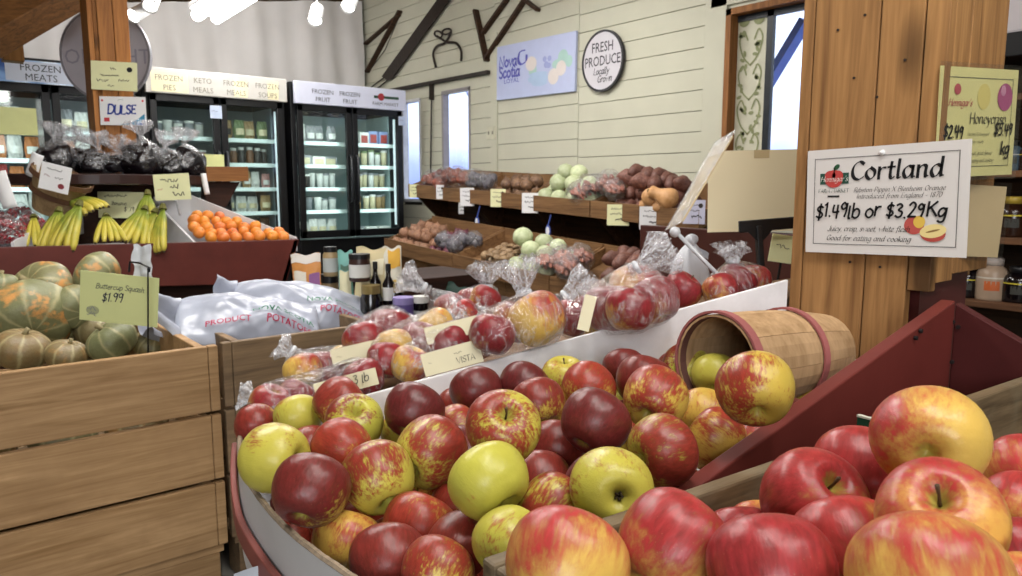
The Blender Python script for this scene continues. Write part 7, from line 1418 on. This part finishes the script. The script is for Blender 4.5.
shelfjar(1009, zt[1], 27, 40, honey, plain('yellow lid', '#b59a3a', .4), 'dark honey jar with yellow lid and label on the middle shelf', ylab)
shelfjar(968, zt[0] + .0, 26, 34, darkj, blid, 'black jar with yellow label on the lower shelf, nearest the post', ylab); shelfjar(995, zt[0], 28, 42, plain('pale jar', '#a58f7a', .3), wcap, 'pale jar with orange label and wrapped cap on the lower shelf', plain('white orange label', '#c9c2b4', .5), knob=plain('orange print', '#c0602e', .5)); shelfjar(1021, zt[0], 26, 36, darkj, blid, 'dark jar with yellow label at the right edge of the lower shelf', ylab)
for i, px in enumerate((984, 1003, 1022)): shelfjar(px, zt[2], 20, 30, [honey, plain('blue grey jar', '#4a5c68', .3), honey][i], blid, ['dark jar on the upper shelf, half behind the Honeycrisp card', 'blue-grey jar on the upper shelf right of the Honeycrisp card', 'dark jar on the upper shelf cut by the right picture edge'][i], [wl, wl, ylab][i])
# ------------------------------------------------------------------ camera, light, sky
cam = bpy.data.cameras.new('camera'); cam.sensor_width = 36; cam.lens = FPX / 1022 * 36; cam.clip_start = .02
co = bpy.data.objects.new('camera', cam); C.objects.link(co); co.matrix_world = basis(RGT, CU, -CF, CAM); SC.camera = co
cam.dof.use_dof = True; cam.dof.focus_distance = .85; cam.dof.aperture_fstop = 17
def area(name, loc, tgt, sx, sy, e, c=(1, 1, 1)):
    l = bpy.data.lights.new(name, 'AREA'); l.shape = 'RECTANGLE'; l.size = sx; l.size_y = sy; l.energy = e; l.color = c
    o = bpy.data.objects.new(name, l); C.objects.link(o); o.location = loc; d = V(tgt) - V(loc); o.rotation_euler = d.to_track_quat('-Z', 'Y').to_euler()
area('strip_light_front', (.35, .2, 2.65), (.45, .5, 0), .25, 1.6, 32, (1, .97, .92))
area('strip_light_left', (.3, 2.3, 2.6), (.3, 2.5, 0), 1.5, .3, 55, (1, .97, .92))
area('strip_light_middle', (2.5, 3.4, 2.8), (2.6, 3.5, 0), .3, 2.2, 62, (1, .97, .93))
area('drape_fill', (2.0, 6.5, 2.82), (2.1, 8.1, 2.25), 2.6, .25, 26, (1, .98, .96))  # unseen lamp added to brighten the drape, separate from the fluorescent tubes
area('ceiling_bounce', (1.2, 2.2, 1.9), (1.4, 3.2, 3.2), 1.2, 1.2, 14, (1, .96, .9))
area('right_fill', (.9, -.9, 2.6), (1.5, 1.6, 1.1), 1.4, .3, 26, (1, .97, .93))  # extra fill added to lift the big yellow card and the post's side
area('front_fill', (-1.9, -2.0, 2.0), (.6, 1.8, .7), 2.2, 1.5, 110, (.93, .96, 1))  # big soft fill added behind the camera; the walls there have no window
w = bpy.data.worlds.new('sky'); SC.world = w; w.use_nodes = True; nt = w.node_tree; nt.nodes.clear()
out = N(nt, 'OutputWorld'); bg = N(nt, 'Background'); L(nt, bg.outputs[0], out.inputs[0])
tc = N(nt, 'TexCoord'); sx = N(nt, 'SeparateXYZ'); L(nt, tc.outputs['Generated'], sx.inputs[0])
nn = noise_n(nt, tc.outputs['Generated'], 9, 4, .6)
z = mth(nt, 'ADD', sx.outputs[2], mth(nt, 'MULTIPLY', mth(nt, 'SUBTRACT', nn, .5), .06))
r_ = ramp(nt, [(.0, hexc('#8f9bcb')), (.03, hexc('#a3b0da')), (.07, hexc('#dfe7f4')), (.3, (.93, .96, 1.0))], z); L(nt, r_.outputs[0], bg.inputs[0])
bg.inputs[1].default_value = 2.0
SC.view_settings.view_transform = 'Standard'; SC.view_settings.look = 'None'; SC.view_settings.exposure = .06; SC.view_settings.gamma = 1
SC.cycles.use_denoising = True
SC.cycles.max_bounces = 8; SC.cycles.transparent_max_bounces = 24; SC.cycles.diffuse_bounces = 3
SC.cycles.sample_clamp_indirect = 4
